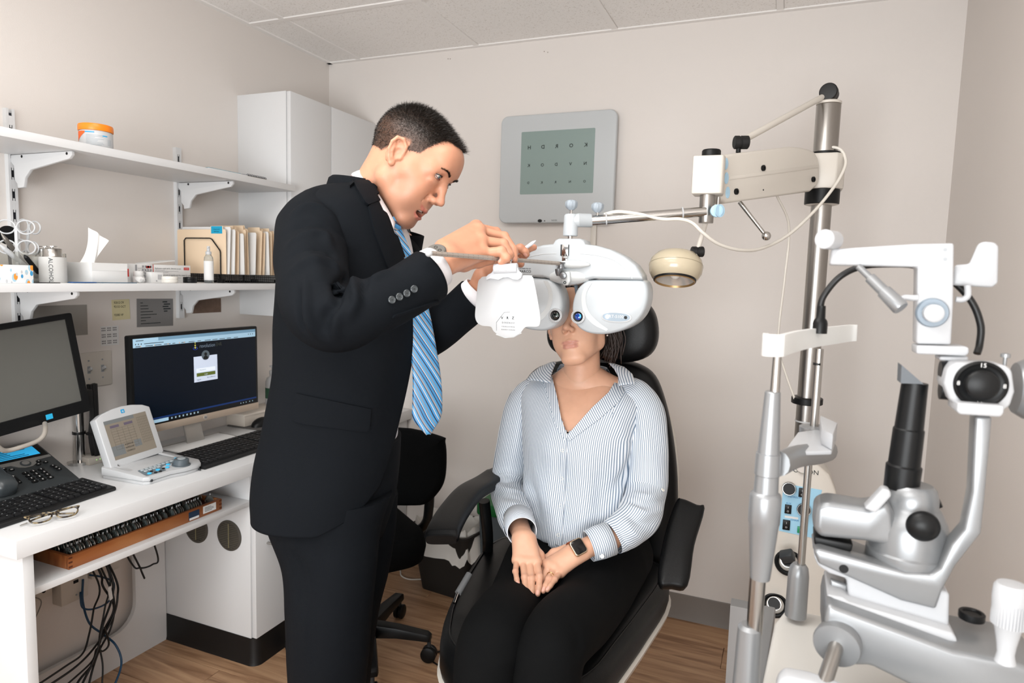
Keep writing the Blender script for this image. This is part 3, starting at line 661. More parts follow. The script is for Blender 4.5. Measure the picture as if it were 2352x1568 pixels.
while yy < yb-.02:
    if int((yy-ya)/.055) % 3 != 2 or rng.random() < .5:
        for xx in (xb-.036, xb-.085, xb-.132):
            if lens0 is None:
                t2 = thing('trial_lens', 'metal rimmed trial lens standing in the wooden tray', 'lens', (0, 0, 0), 'trial lenses standing in the wooden tray')
                MB().torus((0, 0, .0165), Y3, .0165, .0013, 24, 6).build('rim', M_steel, t2)
                MB().box((0, 0, .0355), (.003, .0012, .008)).build('grip', M_whitep, t2)
                MB().cyl((0, -.0006, .0165), (0, .0006, .0165), .0155, n=24).build('glass', mat('lens_glass', '#C8D4D2', .03, trans=.9, ior=1.3), t2)
                lens0 = t2; r_ = t2
            else: r_ = dup(lens0, (0, 0, 0))
            r_.location = (xx, yy+rng.uniform(-.001, .001), tz+.0135); r_.rotation_euler = (rng.uniform(-.25, .05), 0, rng.uniform(-.08, .08))
    yy += .0088 if rng.random() < .8 else .02
# ------------------------------------------------------------------ wall boxes and cables in the knee space
M_ivory = mat('ivory_plastic', '#CFC9C0', .35)
t = thing('outlet_plate', 'wall outlet plate low on the wall, left of the cables', 'outlet', (-2.098, 1.12, .33))
MB().bb((XL, 1.20, .345), (XL+.02, 1.302, .41)).build('box', M_ivory, t, bevel=.003); MB().cyl((XL+.02, 1.275, .37), (XL+.022, 1.275, .37), .006, n=14).build('jack', M_black, t)
t = thing('data_box', 'ivory surface data socket box behind the cables', 'socket box', (-2.08, 1.22, .32))
MB().bb((XL, 1.312, .305), (XL+.045, 1.400, .44)).build('box', M_ivory, t, bevel=.003)
mb = MB(); mb.bb((XL+.045, 1.352, .365), (XL+.046, 1.368, .375)); mb.build('socket', M_black, t); MB().cyl((XL+.045, 1.36, .325), (XL+.047, 1.36, .325), .003, n=10).build('screw', M_grey, t)
t = thing('outlet_plate', 'wall outlet plate low on the wall, right of the cables', 'outlet', (-2.098, 1.38, .33))
MB().bb((XL, 1.43, .34), (XL+.02, 1.53, .47)).build('plate', M_ivory, t, bevel=.002); MB().bb((XL+.02, 1.45, .38), (XL+.021, 1.51, .42)).build('socket', M_grey, t)
def cable(pts, r, m, label, name='cable', grp=None, k=8):
    P = catmull(pts, k); o = MB().tube(P, r, 8).build(name, m, None, ang=60); tag(move_origin(o), label, 'cable', grp); return o
M_cab = mat('black_cable', '#0C0D0E', .42); M_bcab = mat('blue_cable', '#123C5A', .4)
def kp(px, py, x): return PX(px, py, x)
g = 'cables hanging in the knee space'
hang = 'black cable hanging in the bundle under the worktop'
cable([(-2.02, 1.34, .60), kp(240, 1320, -1.98), kp(262, 1380, -1.95), kp(255, 1440, -1.95), kp(225, 1500, -1.93), kp(205, 1568, -1.9), kp(195, 1640, -1.86)], .0032, M_cab, 'foremost black cable of the hanging bundle, bending to the left on the floor', grp=g)
cable([(-2.02, 1.36, .60), kp(262, 1320, -1.97), kp(270, 1370, -1.94), kp(258, 1420, -1.94), kp(222, 1480, -1.93), kp(175, 1530, -1.9), kp(95, 1585, -1.84)], .0034, M_cab, 'thick black cable splaying far left along the floor', grp=g)
cable([(-2.03, 1.30, .60), kp(225, 1335, -2.0), kp(215, 1400, -1.97), kp(205, 1455, -1.95), kp(190, 1500, -1.93), kp(150, 1530, -1.9), kp(60, 1590, -1.84)], .003, M_cab, 'thin black cable at the left side of the hanging bundle', grp=g)
cable([(-2.03, 1.33, .60), kp(228, 1310, -1.98), kp(236, 1345, -1.95), kp(262, 1395, -1.95), kp(235, 1455, -1.94), kp(215, 1520, -1.9), kp(178, 1568, -1.88), kp(150, 1640, -1.84)], .0036, M_cab, 'black cable running from the middle of the bundle to the floor', grp=g)
cable([(-2.03, 1.35, .60), kp(250, 1315, -1.96), kp(240, 1400, -1.93), kp(228, 1470, -1.92), kp(236, 1530, -1.9), kp(232, 1600, -1.86)], .0028, M_cab, 'straight thin black cable at the right of the hanging bundle', grp=g)
cable([(-2.03, 1.35, .60), kp(258, 1330, -1.95), kp(235, 1440, -1.91), kp(222, 1500, -1.9), kp(190, 1568, -1.88), kp(170, 1610, -1.84)], .0036, M_cab, 'black cable crossing the bundle from right to left', grp=g)
cable([kp(240, 1440, -1.93), kp(250, 1478, -1.93), kp(236, 1495, -1.93), kp(222, 1490, -1.93), kp(210, 1520, -1.93), kp(150, 1575, -1.88)], .003, M_cab, 'black cable with a small loop low in the bundle')
cable([(-2.02, 1.43, .60), kp(300, 1290, -1.99), kp(322, 1304, -1.97), kp(350, 1296, -1.97), kp(362, 1275, -1.97), (-1.97, 1.52, .60)], .003, M_cab, 'black cable looping under the shelf near the vents')
cable([(-2.02, 1.45, .60), kp(315, 1290, -1.98), kp(325, 1312, -1.98), kp(332, 1328, -1.98)], .0032, M_cab, 'short black cable end hanging under the shelf')
cable([(-2.05, 1.37, .33), kp(185, 1370, -2.04), kp(190, 1395, -2.03), kp(215, 1398, -2.02), kp(250, 1380, -2.0), kp(262, 1340, -2.0), kp(235, 1325, -2.01), kp(205, 1320, -2.04)], .003, M_bcab, 'blue network cable looping from the data box')
cable([(-2.05, 1.38, .37), kp(190, 1380, -2.04), kp(205, 1430, -2.0), kp(235, 1455, -1.98), kp(265, 1480, -1.93), kp(279, 1520, -1.9), kp(265, 1568, -1.87), kp(240, 1610, -1.86)], .0034, M_bcab, 'long blue network cable curving down to the floor')
cable([(-2.085, 1.06, .40), kp(82, 1372, -2.07), kp(72, 1440, -2.06), (-2.06, 1.06, .02)], .0018, mat('grey_cable', '#8A8680', .5), 'thin grey cable beside the desk leg')
o = MB().box(kp(253, 1362, -1.93), (.004, .010, .045), rx(.12)).build('cable_tag', M_paper); tag(o, 'white paper tag tied on the cable bundle', 'tag')
# ------------------------------------------------------------------ monitors
M_screen = mat('dark_screen', '#0A121B', .28, spec=.35)
# all-in-one on the desk
A = np.array([-1.912, 1.464, .838]); Ux = unit([0.004, 1, 0.0]); Uz = unit([-.010, 0, 1]); Nn = np.cross(Ux, Uz)
t = thing('desktop_monitor', 'silver-chinned desktop monitor showing a login page', 'monitor', (-1.93, 1.74, DZ)); Wd, Hd = .548, .328
MB().prism(rrect(Wd, Hd, .006, 3, Wd/2, Hd/2), A-Nn*.022, Ux, Uz, .022).build('bezel', M_black, t, bevel=.0015)
M_screen2 = mat('dark_blue_screen', '#040A12', .25, spec=.3, emit='#0A1A2C', estr=.28)
S = A+Nn*.0004
MB().add([S+Ux*.012+Uz*.030, S+Ux*(Wd-.010)+Uz*.030, S+Ux*(Wd-.010)+Uz*(Hd-.011), S+Ux*.012+Uz*(Hd-.011)], [(0, 1, 2, 3)]).build('screen', M_screen2, t)
MB().prism(rrect(Wd, .025, .003, 3, Wd/2, .0125), A-Nn*.02, Ux, Uz, .0216).build('chin', mat('champagne_metal', '#B9A999', .4, metal=.4), t, bevel=.001)
def em(name, c, s=.5): return mat(name, c, .4, emit=c, estr=s)
E_bar = em('lit_pale_blue', '#9DC0D6', .42); E_tab = em('lit_tab_blue', '#6E94AE', .35); E_white = em('lit_page', '#C4CFE2', .45); E_dk = em('lit_dark', '#202B36', .1)
mb = MB(); quad(mb, S, Ux, Uz, .012, Wd-.010, Hd-.040, Hd-.011, .0002); mb.build('browser_bar', E_bar, t)
mb = MB(); quad(mb, S, Ux, Uz, .105, Wd-.010, Hd-.022, Hd-.011, .0004); mb.build('tab_strip', E_tab, t)
mb = MB()
for k in range(13): x = .02+k*.034+rng.uniform(0, .006); quad(mb, S, Ux, Uz, x, x+rng.uniform(.012, .028), Hd-.0375, Hd-.0355, .0006)
quad(mb, S, Ux, Uz, .052, .125, Hd-.030, Hd-.028, .0006); quad(mb, S, Ux, Uz, .022, .05, Hd-.019, Hd-.017, .0006)
for x in (.020, .030, .040, .50, .511, .522): quad(mb, S, Ux, Uz, x, x+.003, Hd-.031, Hd-.027, .0006)
mb.build('browser_text', E_dk, t)
mb = MB()
for x in (.038, .088, .14, .185, .205): quad(mb, S, Ux, Uz, x, x+.003, Hd-.038, Hd-.035, .0008)
mb.build('bookmark_icons', em('lit_orange', '#D8A060', .4), t)
cx = .296
mb = MB(); quad(mb, S, Ux, Uz, cx-.052, cx+.052, .145, .236, .0004); mb.build('login_panel', E_white, t)
MB().cyl(S+Ux*cx+Uz*.238, S+Ux*cx+Uz*.238+Nn*.0008, .0175, n=28).build('avatar_disc', em('lit_grey', '#56636C', .2), t)
mb = MB(); mb.cyl(S+Ux*cx+Uz*.242, S+Ux*cx+Uz*.242+Nn*.0012, .0062, n=18); mb.prism([(cx-.011, .2235), (cx+.011, .2235), (cx+.009, .2325), (cx+.004, .2355), (cx-.004, .2355), (cx-.009, .2325)], S, Ux, Uz, .0012); mb.build('avatar_figure', em('lit_dark_grey', '#14191C', .05), t)
mb = MB(); quad(mb, S, Ux, Uz, cx-.032, cx+.042, .180, .193, .0006); quad(mb, S, Ux, Uz, cx-.041, cx-.034, .180, .193, .0006); mb.build('password_field', em('lit_field', '#DCE6F0', .5), t)
mb = MB(); quad(mb, S, Ux, Uz, cx-.041, cx+.042, .164, .1765, .0006); mb.build('login_button', em('lit_olive', '#5C6A2A', .25), t)
text('Password', .007, S+Ux*(cx-.028)+Uz*.1865+Nn*.0005, Ux, Uz, 'screen_text', em('lit_mid', '#7B8794', .1), t, align='LEFT')
text('Login', .007, S+Ux*cx+Uz*.170+Nn*.0006, Ux, Uz, 'screen_text', E_white, t)
text('Logout', .006, S+Ux*(cx-.040)+Uz*.153+Nn*.0005, Ux, Uz, 'screen_text', E_dk, t, align='LEFT')
text('Sign in a different user', .006, S+Ux*(cx+.042)+Uz*.157+Nn*.0005, Ux, Uz, 'screen_text', E_dk, t, align='RIGHT', squeeze=.7)
text('revolution', .0195, S+Ux*(cx-.026)+Uz*.272+Nn*.0004, Ux, Uz, 'screen_logo', em('lit_logo', '#6C7C8C', .25), t, align='LEFT', squeeze=.85)
text('EHR', .0195, S+Ux*(cx+.046)+Uz*.272+Nn*.0004, Ux, Uz, 'screen_logo', em('lit_logo_dim', '#3A4038', .12), t, align='LEFT', squeeze=.8)
mb = MB(); a = np.linspace(0, PI, 12)
mb.torus(S+Ux*(cx-.044)+Uz*.266+Nn*.0005, Nn, .009, .0009, 24, 5, .5); mb.build('screen_logo_ring', em('lit_royal', '#1B3AA0', .3), t)
mb = MB()
for k, r in enumerate((.0035, .0028, .002)): mb.cyl(S+Ux*(cx-.044)+Uz*(.269+k*.008), S+Ux*(cx-.044)+Uz*(.269+k*.008)+Nn*.001, r, n=14)
mb.build('screen_logo_dots', em('lit_yellow', '#B9B54A', .35), t)
mb = MB(); quad(mb, S, Ux, Uz, .012, Wd-.010, .030, .043, .0003); mb.build('taskbar', em('lit_taskbar', '#070B10', .1), t)
mb = MB(); quad(mb, S, Ux, Uz, .012, Wd-.010, .043, .049, .0003); mb.build('wallpaper_edge', em('lit_navy', '#0B2E66', .3), t)
mb = MB(); quad(mb, S, Ux, Uz, .012, .135, .031, .042, .0005); mb.build('search_field', E_bar, t)
mb = MB()
for k in range(8): x = .145+k*.0155; quad(mb, S, Ux, Uz, x, x+.006, .0335, .0395, .0005)
for x in (.455, .468, .482, .500, .515): quad(mb, S, Ux, Uz, x, x+.004, .0335, .0375, .0005)
mb.build('taskbar_icons', em('lit_icon', '#8FA9B8', .35), t)
MB().cyl(A+Ux*.288+Uz*.0125, A+Ux*.288+Uz*.0125+Nn*.0025, .0085, n=24).build('logo_disc', mat('pale_metal', '#D9D3CC', .3, metal=.6), t)
text('hp', .0125, A+Ux*.288+Uz*.0125+Nn*.0026, Ux, Uz, 'logo_text', M_dgrey, t, shear=.25)
# stand
mb = MB()
mb.box((-1.985, 1.76, DZ+.065), (.008, .075, .16), ry(-.28)); mb.build('neck', mat('stand_silver', '#B4B2AE', .3, metal=.7), t, bevel=.002)
P = [(-2.00, 1.60, DZ+.005), (-1.865, 1.63, DZ+.005), (-1.865, 1.86, DZ+.005), (-2.00, 1.90, DZ+.005)]
mb = MB(); mb.tube(catmull(P, 5), .005, 8, flat=.9); mb.tube([(-2.0, 1.60, DZ+.005), (-2.0, 1.90, DZ+.005)], .005, 8); mb.build('foot', MATS['stand_silver'], t)
# left monitor on a pole
BR, TR = PD(206.6, 942, 2.0), PD(219, 714.8, 2.0); BL = PD(0, 1001, 1.80)
Ux = unit(BR-BL); Uz = unit((TR-BR)-Ux*((TR-BR)@Ux)); Nn = np.cross(Ux, Uz); Hd = np.linalg.norm(TR-BR); Wd = .50; A = BR-Ux*Wd
t = thing('desktop_monitor', 'large black monitor cut by the left edge with a blank grey screen', 'monitor', (-1.95, 1.2, DZ))
MB().frameplate(rrect(Wd, Hd, .006, 4, Wd/2, Hd/2), rrect(Wd-.036, Hd-.052, .002, 4, Wd/2, Hd/2+.010), A-Nn*.004, Ux, Uz, .010).build('bezel', M_black, t)
MB().prism(rrect(Wd-.01, Hd-.01, .006, 4, Wd/2, Hd/2), A-Nn*.034, Ux, Uz, .031).build('back_shell', M_black, t, bevel=.004)
MB().prism(rrect(Wd-.036, Hd-.052, .002, 3, Wd/2, Hd/2+.010), A-Nn*.004, Ux, Uz, .004).build('screen', mat('blank_screen', '#5B5B57', .30, spec=.5), t)
mb = MB(); quad(mb, A+Nn*.006, Ux, Uz, Wd-.122, Wd-.104, .009, .024); mb.build('energy_sticker', mat('cyan_print', '#28A9D6', .5), t)
text('SlimView display', .0065, A+Nn*.0062+Ux*(Wd-.03)+Uz*(Hd-.008), Ux, Uz, 'model_print', M_grey, t, align='RIGHT') if False else None
pc = PZ(184, 1064, DZ)
mb = MB(); mb.cyl(pc, pc+Z3*.27, .0165, n=24); mb.cyl(pc, pc+Z3*.01, .035, n=24); mb.build('pole', M_chrome, t)
mb = MB(); mb.cyl(pc+Z3*.098, pc+Z3*.106, .019, n=24); mb.build('pole_band', M_black, t)
mb = MB()
q0 = pc+np.array([.03, .03, 0])
for k in range(9):
    dx, dy = rng.uniform(-.012, .012), rng.uniform(-.014, .014)
    mb.tube(catmull([q0+np.array([dx, dy, .26]), q0+np.array([dx*.6, dy*.8+.004, .17]), q0+np.array([dx*.8, dy, .09]), q0+np.array([dx*1.2, dy+.01, .02]), q0+np.array([dx*1.4-.02, dy+.03, .004])], 4), .0055, 7)
mb.build('cable_sleeve', M_cab, t)
mb = MB(); mb.torus(q0+Z3*.098, Z3, .022, .003, 20, 6); mb.build('cable_tie', M_black, t)
mb = MB(); a = BR+Ux*.004+Uz*.03; mb.box(a-Nn*.03, (.03, .04, .06)); mb.build('mount_joint', M_black, t, bevel=.006)
# grey tubular bar under the left monitor
ps = [PD(103, 972, 1.88), PD(104, 985, 1.85), PD(100, 1000, 1.83), PD(85, 1013, 1.81), PD(50, 1026, 1.77), PD(20, 1034, 1.74), PD(5, 1033, 1.72), PD(-10, 1020, 1.70), PD(-22, 1000, 1.69)]
o = MB().tube(catmull(ps, 5), .0062, 14).build('tube_handle', mat('grey_tube', '#A39D95', .4)); tag(move_origin(o), 'bent grey tube handle hanging below the left monitor', 'handle')
# ------------------------------------------------------------------ keyboards
M_key = mat('key_black', '#17181A', .45); M_kbody = mat('keyboard_black', '#0F1011', .5)
def keyboard(o, U, V, L, W, label, blocks, tilt=.010):
    # o = front-left corner on the desk seen from the typist, U along the long side, V towards the back
    U = unit(U); V = unit(V-U*(np.array(V)@U)); t = thing('keyboard', label, 'keyboard', o+U*L/2+V*W/2)
    mb = MB(); prof = [(0, .003), (.004, .0), (W-.004, 0), (W, .004), (W, .018), (W-.004, .022), (.004, .012), (0, .009)]
    mb.loft([np.array([o+U*s+V*a+Z3*b for a, b in prof]) for s in (0, L)]); mb.build('body', M_kbody, t, bevel=.001)
    nrm = unit(V*(W-.008)*1.0); sl = .010/(W-.008)
    Vs = unit(V+Z3*sl); N = np.cross(U, Vs)
    kw = .0186; proto = {}
    for (u0, n, rows) in blocks:
        for r in range(rows):
            k = 0
            while k < n:
                w = 1
                if rows > 4 and n > 10 and r == 0 and k == 3: w = 6
                elif rows > 4 and n > 10 and k == 0: w = 1
                key = w
                c = o+U*(u0+(k+w/2)*kw)+Vs*(.014+(r+.5)*((W-.028)/max(rows, 6)))+Z3*(.0125)
                if key not in proto:
                    dx, dy = kw*w/2-.0016, (W-.028)/12-.0016
                    P = []
                    for s, h in ((1, 0), (.86, .0048)):
                        for a, b in ((-1, -1), (1, -1), (1, 1), (-1, 1)): P.append(U*(a*(dx-(1-s)*.008))+Vs*(b*(dy-(1-s)*.008))+N*h)
                    ob = MB().add(P, [(0, 1, 5, 4), (1, 2, 6, 5), (2, 3, 7, 6), (3, 0, 4, 7), (4, 5, 6, 7)]); ob.v = [v+np.array(t['_o']) for v in ob.v]
                    ob = ob.build('key', M_key, t); proto[key] = ob.data
                else: ob = bpy.data.objects.new('key', proto[key]); COL.objects.link(ob); ob.parent = t
                ob.location = tuple(c-np.array(t['_o'])); k += w
    # printed legends
    mb = MB()
    for (u0, n, rows) in blocks:
        for r in range(rows):
            for k in range(n):
                if rng.random() < .8:
                    c = o+U*(u0+(k+.3)*kw)+Vs*(.014+(r+.62)*((W-.028)/max(rows, 6)))+Z3*.0125+N*.0050
                    quad(mb, c, U, Vs, 0, .0028, 0, .0022)
    mb.build('key_legends', mat('legend_grey', '#A9ADB0', .6), t)
    return t
kR, kBR, kBL = PZ(267, 1121, .752), PZ(214, 1101.6, .765), PZ(0, 1150.6, .765)
kF = PZ(0, 1209, .752)
U = unit(kR-kF); V = unit(np.cross(Z3, U)); L = .45
o = kR-U*L; o[2] = DZ
keyboard(o, U, V, L, .135, 'black keyboard lying in front of the desk phone', [(.012, 15, 6), (.300, 3, 6), (.362, 4, 6)])
kL, kF2 = PZ(472, 1072, .752), PZ(593, 1036, .752)
U = unit(np.array([-.02, 1, 0])); V = unit(np.cross(Z3, U)); o = PZ(472, 1074, .752); o[2] = DZ
keyboard(o, U, V, .43, .175, 'black keyboard right of the white control console', [(.012, 15, 6), (.300, 3, 6), (.362, 3, 6)])
# ------------------------------------------------------------------ desk phone
B1, B0 = PZ(187, 1101, .770), PZ(15, 1146, .770); B1 = B1+np.array([0, 0, 0])
TR = PZ(114, 985, .872)
Ux = unit(np.array([B1[0]-B0[0], B1[1]-B0[1], 0])); W_ = .215
Vy = unit((TR-B1)-Ux*((TR-B1)@Ux)); L_ = min(np.linalg.norm(TR-B1), .235); Nn = np.cross(Ux, Vy); A = B1-Ux*W_
t = thing('desk_phone', 'dark grey desk phone with a lit blue screen under the left monitor', 'phone', (A[0], A[1]+.1, DZ))
M_ph = mat('phone_grey', '#2B2F31', .42)
mb = MB(); mb.prism(rrect(W_, L_, .012, 4, W_/2, L_/2), A-Nn*.022, Ux, Vy, .022); mb.build('face_plate', M_ph, t, bevel=.003)
b0 = A+Ux*.02+Vy*.03; b1 = A+Ux*(W_-.02)+Vy*.03; b2 = A+Ux*(W_-.02)+Vy*(L_-.03); b3 = A+Ux*.02+Vy*(L_-.03)
mb = MB(); top = [p-Nn*.02 for p in (b0, b1, b2, b3)]; bot = [np.array([p[0], p[1], DZ+.0005]) for p in (b0, b1, b2, b3)]
mb.loft([np.array(bot), np.array(top)]); mb.build('stand', M_ph, t)
S = A+Nn*.0004
mb = MB(); quad(mb, S, Ux, Vy, .062, W_-.006, L_-.082, L_-.010); mb.build('display_glass', mat('gloss_black', '#070809', .12), t)
mb = MB(); quad(mb, S, Ux, Vy, .082, W_-.022, L_-.070, L_-.026, .0006); mb.build('lcd', mat('lit_cyan', '#2FA9E0', .3, emit='#2FA9E0', estr=.55), t)
mb = MB()
for k in range(5): quad(mb, S, Ux, Vy, .086, .086+rng.uniform(.03, .09), L_-.034-k*.008, L_-.031-k*.008, .0009)
mb.build('lcd_text', mat('lcd_ink', '#14506E', .5), t)
mb = MB(); quad(mb, S, Ux, Vy, .004, W_-.004, L_-.010, L_-.0005, .0006); mb.build('silver_edge', M_steel, t)
yb_ = L_-.098
P = [(.062, yb_), (.100, yb_-.002), (.112, yb_-.016), (.125, yb_-.024), (.145, yb_-.024), (.158, yb_-.016), (.168, yb_), (W_-.006, yb_+.003), (W_-.006, yb_+.014), (.062, yb_+.014)]
MB().prism(P, S, Ux, Vy, .0015).build('silver_band', mat('phone_silver', '#8F8E8B', .35, metal=.6), t)
c = S+Ux*.135+Vy*(yb_-.006)
mb = MB(); mb.lathe(c, Nn, [(.0135, 0), (.0135, .003), (.011, .0036)], 28); mb.build('nav_ring', M_dgrey, t); MB().lathe(c, Nn, [(.009, .0036), (.009, .005), (.006, .0056), (.001, .0058)], 24).build('nav_button', MATS['phone_silver'], t)
def pkey(u, v, w=.016, h=.0105, s=None):
    k = MB().prism(rrect(w, h, .003, 3, u, v), S, Ux, Vy, .003).build('key', M_black, t, bevel=.0006); k['_o'] = t['_o']
    if s: text(s, .0085, S+Ux*u+Vy*v+Nn*.0031, Ux, Vy, 'legend', M_paper, k)
for r, row in enumerate(('123', '456', '789', '*0#')):
    for k, ch in enumerate(row): pkey(.112+k*.0205, .088-r*.0155, s=ch)
for (u, v, s) in ((.078, .128, '=') , (.072, .116, 'o'), (.092, .117, 'm'), (.168, .128, 'v'), (.160, .114, '<'), (.181, .117, 'x'), (.187, .092, '<'), (.190, .081, 'o'), (.192, .070, 'x')): pkey(u, v, .014, .009, s)
pkey(.080, .070, .010, .042); text('+', .012, S+Ux*.080+Vy*.085+Nn*.0031, Ux, Vy, 'legend', M_paper, t); text('-', .012, S+Ux*.080+Vy*.055+Nn*.0031, Ux, Vy, 'legend', M_paper, t)
# handset
rings = []
for s, wd, h, z in ((.008, .018, .010, .014), (.014, .024, .020, .018), (.040, .0255, .024, .020), (.062, .020, .017, .024), (.10, .0185, .014, .030), (.15, .0185, .014, .031), (.178, .020, .017, .026), (.200, .0255, .024, .021), (L_-.012, .024, .020, .019), (L_-.006, .018, .010, .015)):
    c = A+Ux*.030+Vy*s+Nn*z; a = np.linspace(0, 2*PI, 20, endpoint=False)
    ca, sa = np.cos(a), np.sin(a); sq = lambda q: np.sign(q)*np.abs(q)**.6
    rings.append(c+np.outer(sq(ca)*wd, Ux)+np.outer(sq(sa)*h, Nn))
MB().loft(rings).build('handset', mat('handset_grey', '#34393C', .3), t, ang=60)
# ------------------------------------------------------------------ control console
c0, c1, c2 = PZ(339, 1114, DZ+.002), PZ(216, 1101, DZ+.002), PZ(432, 1072, DZ+.002)
Ux = unit(np.array([.06, 1, 0])*1.0); Ux = unit((c2-c0)*np.array([1, 1, 0])+np.array([.035, .0, 0])); Vy = unit(np.cross(Z3, Ux))      # Vy goes to the back (towards the wall)
W_ = .215; D_ = .185; A = np.array([c0[0], c0[1], DZ])-Ux*.004
t = thing('control_console', 'white refraction control console with tilted screen and round grey dial', 'console', A+Ux*W_/2+Vy*D_/2)
P = [(0, .012), (.012, 0), (.085, -.004), (.125, -.022), (.165, -.026), (.19, -.020), (W_, .012), (W_, D_-.01), (W_-.01, D_), (.01, D_), (0, D_-.01)]
def slab(P, z0, z1f, z1b, m, name, bev=.003):
    mb = MB(); p = np.array(P); base = A+np.outer(p[:, 0], Ux)+np.outer(p[:, 1], Vy)
    lo = base+Z3*z0; fr = np.clip((p[:, 1])/D_, 0, 1); hi = base+np.outer(z1f+(z1b-z1f)*fr, Z3); n = len(P)
    mb.add(np.concatenate([lo, hi]), [tuple(range(n))[::-1], tuple(range(n, 2*n))]+[(j, (j+1) % n, n+(j+1) % n, n+j) for j in range(n)])
    return mb.build(name, m, t, bevel=bev)
slab([(u*.97+.003, v*.97+.003) for u, v in P], .0, .010, .012, M_whitep, 'lower_shell', .002); slab(P, .011, .024, .036, M_whitep, 'upper_shell')
def TP(u, v, h=0): return A+Ux*u+Vy*v+Z3*(.024+.012*min(max(v/D_, 0), 1)+h)
Nt = unit(np.cross(TP(.1, .0)-TP(0, .0), TP(0, .1)-TP(0, .0)))
mb = MB(); pts = [(.012, .012), (.080, .008), (.085, .030), (.100, .044), (.135, .046), (.150, .03), (.19, .03), (.205, .07), (.03, .066)]
V = [TP(u, v, .0022) for u, v in pts]; mb.add(V, [tuple(range(len(V)))]); mb.build('key_field', mat('slate_plastic', '#6F7C84', .5), t)
M_lit = mat('lit_key', '#3DB8E8', .4, emit='#3DB8E8', estr=.35)
def ckey(u, v, w, h, m, nm='key'):
    MB().prism(rrect(w, h, h*.45, 3), TP(u, v, .0022), Ux, unit(Vy+Z3*.065), .0020).build(nm, m, t)
for r in range(2):
    for k in range(9 if r == 0 else 4): ckey(.040+k*.0155, .058-r*.013, .012, .009, mat('key_light', '#B9C3C8', .45))
for (u, v) in ((.030, .020), (.066, .026), (.098, .022), (.118, .040), (.170, .052), (.190, .045), (.176, .066)): ckey(u, v, .012, .011, M_lit, 'lit_key')
for (u, v) in ((.045, .012), (.060, .010), (.046, .030), (.083, .022), (.180, .040), (.198, .058)): ckey(u, v, .009, .008, M_black)
c = TP(.142, .012)
mb = MB(); mb.lathe(c, Nt, [(.028, .0), (.027, .003), (.0225, .004), (.0215, .019), (.019, .021)], 40); mb.build('dial', mat('dial_grey', '#555E64', .4), t)
MB().lathe(c, Nt, [(.012, .0212), (.0115, .0225), (.001, .0228)], 30).build('dial_cap', mat('dial_cap', '#A3ABAF', .35), t)
mb = MB(); mb.cyl(A+Ux*.018+Z3*.012-Vy*-.004, A+Ux*.018+Z3*.012-Vy*.002, .004, n=12); mb.build('port', M_dgrey, t)
mb = MB(); mb.cyl(A+Ux*(W_-.03)-Vy*.012+Z3*.014, A+Ux*(W_-.03)-Vy*.020+Z3*.014, .0045, n=12); mb.build('port', M_black, t)
# tilted screen
q = {}
BL, BR, TL, TR_ = PZ(269, 1070, .785), PZ(381.5, 1030, .785), PD(206, 967, 2.0), PD(332, 936, 2.125)
Cn = (BL+BR+TL+TR_)/4; Sx = unit((BR-BL)+(TR_-TL)); Sy = (TL-BL)+(TR_-BR); Sy = unit(Sy-Sx*(Sy@Sx)); Sn = np.cross(Sx, Sy)
w2 = (np.linalg.norm(BR-BL)+np.linalg.norm(TR_-TL))/4; h2 = (np.linalg.norm(TL-BL)+np.linalg.norm(TR_-BR))/4
out = [(-w2, -h2), (w2, -h2), (w2, h2*.92), (w2*.75, h2*1.07), (w2*.35, h2*1.17), (0, h2*1.20), (-w2*.35, h2*1.17), (-w2*.75, h2*1.07), (-w2, h2*.92)]
out = [(-w2, -h2*.95), (-w2*.95, -h2), (w2*.95, -h2), (w2, -h2*.95)]+out[2:]
MB().prism(out, Cn-Sn*.028, Sx, Sy, .030).build('screen_housing', M_whitep, t, bevel=.005, seg=3)
F = Cn+Sn*.0022
mb = MB(); quad(mb, F, Sx, Sy, -w2*.78, w2*.78, -h2*.74, h2*.78); mb.build('screen', mat('lcd_taupe', '#7C7468', .3, emit='#7C7468', estr=.12), t)
mb = MB()
for k in range(11): quad(mb, F, Sx, Sy, w2*.36+k*.0+0, w2*.76, h2*(.62-k*.1), h2*(.613-k*.1), .0006)
for k in range(7): quad(mb, F, Sx, Sy, w2*(.38+k*.06), w2*(.386+k*.06), -h2*.4, h2*.64, .0006)
for k in range(9): quad(mb, F, Sx, Sy, -w2*.62, w2*.22, h2*(.42-k*.1), h2*(.412-k*.1), .0006)
for k in range(5): quad(mb, F, Sx, Sy, -w2*(.62-k*.2), -w2*(.613-k*.2), -h2*.38, h2*.42, .0006)
mb.build('screen_grid', mat('lcd_grid', '#5D574E', .4), t)
mb = MB(); quad(mb, F, Sx, Sy, -w2*.78, w2*.30, h2*.64, h2*.78, .0004); quad(mb, F, Sx, Sy, -w2*.78, -w2*.34, -h2*.60, -h2*.22, .0004); quad(mb, F, Sx, Sy, w2*.04, w2*.30, -h2*.46, -h2*.20, .0004); stuff(mb.build('screen_blocks', mat('lcd_slate', '#6E7273', .4), t))
mb = MB(); quad(mb, F, Sx, Sy, -w2*.62, -w2*.3, h2*.46, h2*.56, .0006); quad(mb, F, Sx, Sy, -w2*.12, w2*.2, h2*.46, h2*.56, .0006); mb.build('screen_heads', mat('lcd_violet', '#5F5666', .4), t)
for k, s in enumerate(('KORDH', 'NVDOK', 'ONRKO')): text(s, .0080, F+Sx*(-w2*.15)+Sy*(-h2*(.27+.13*k))+Sn*.0006, Sx, Sy, 'screen_letters', mat('lcd_ink_dark', '#3E3A34', .5), t)
MB().prism(rrect(.012, .012, .001, 2, -w2*.02, h2*1.0), F, Sx, Sy, .0008).build('logo_square', M_blue, t)
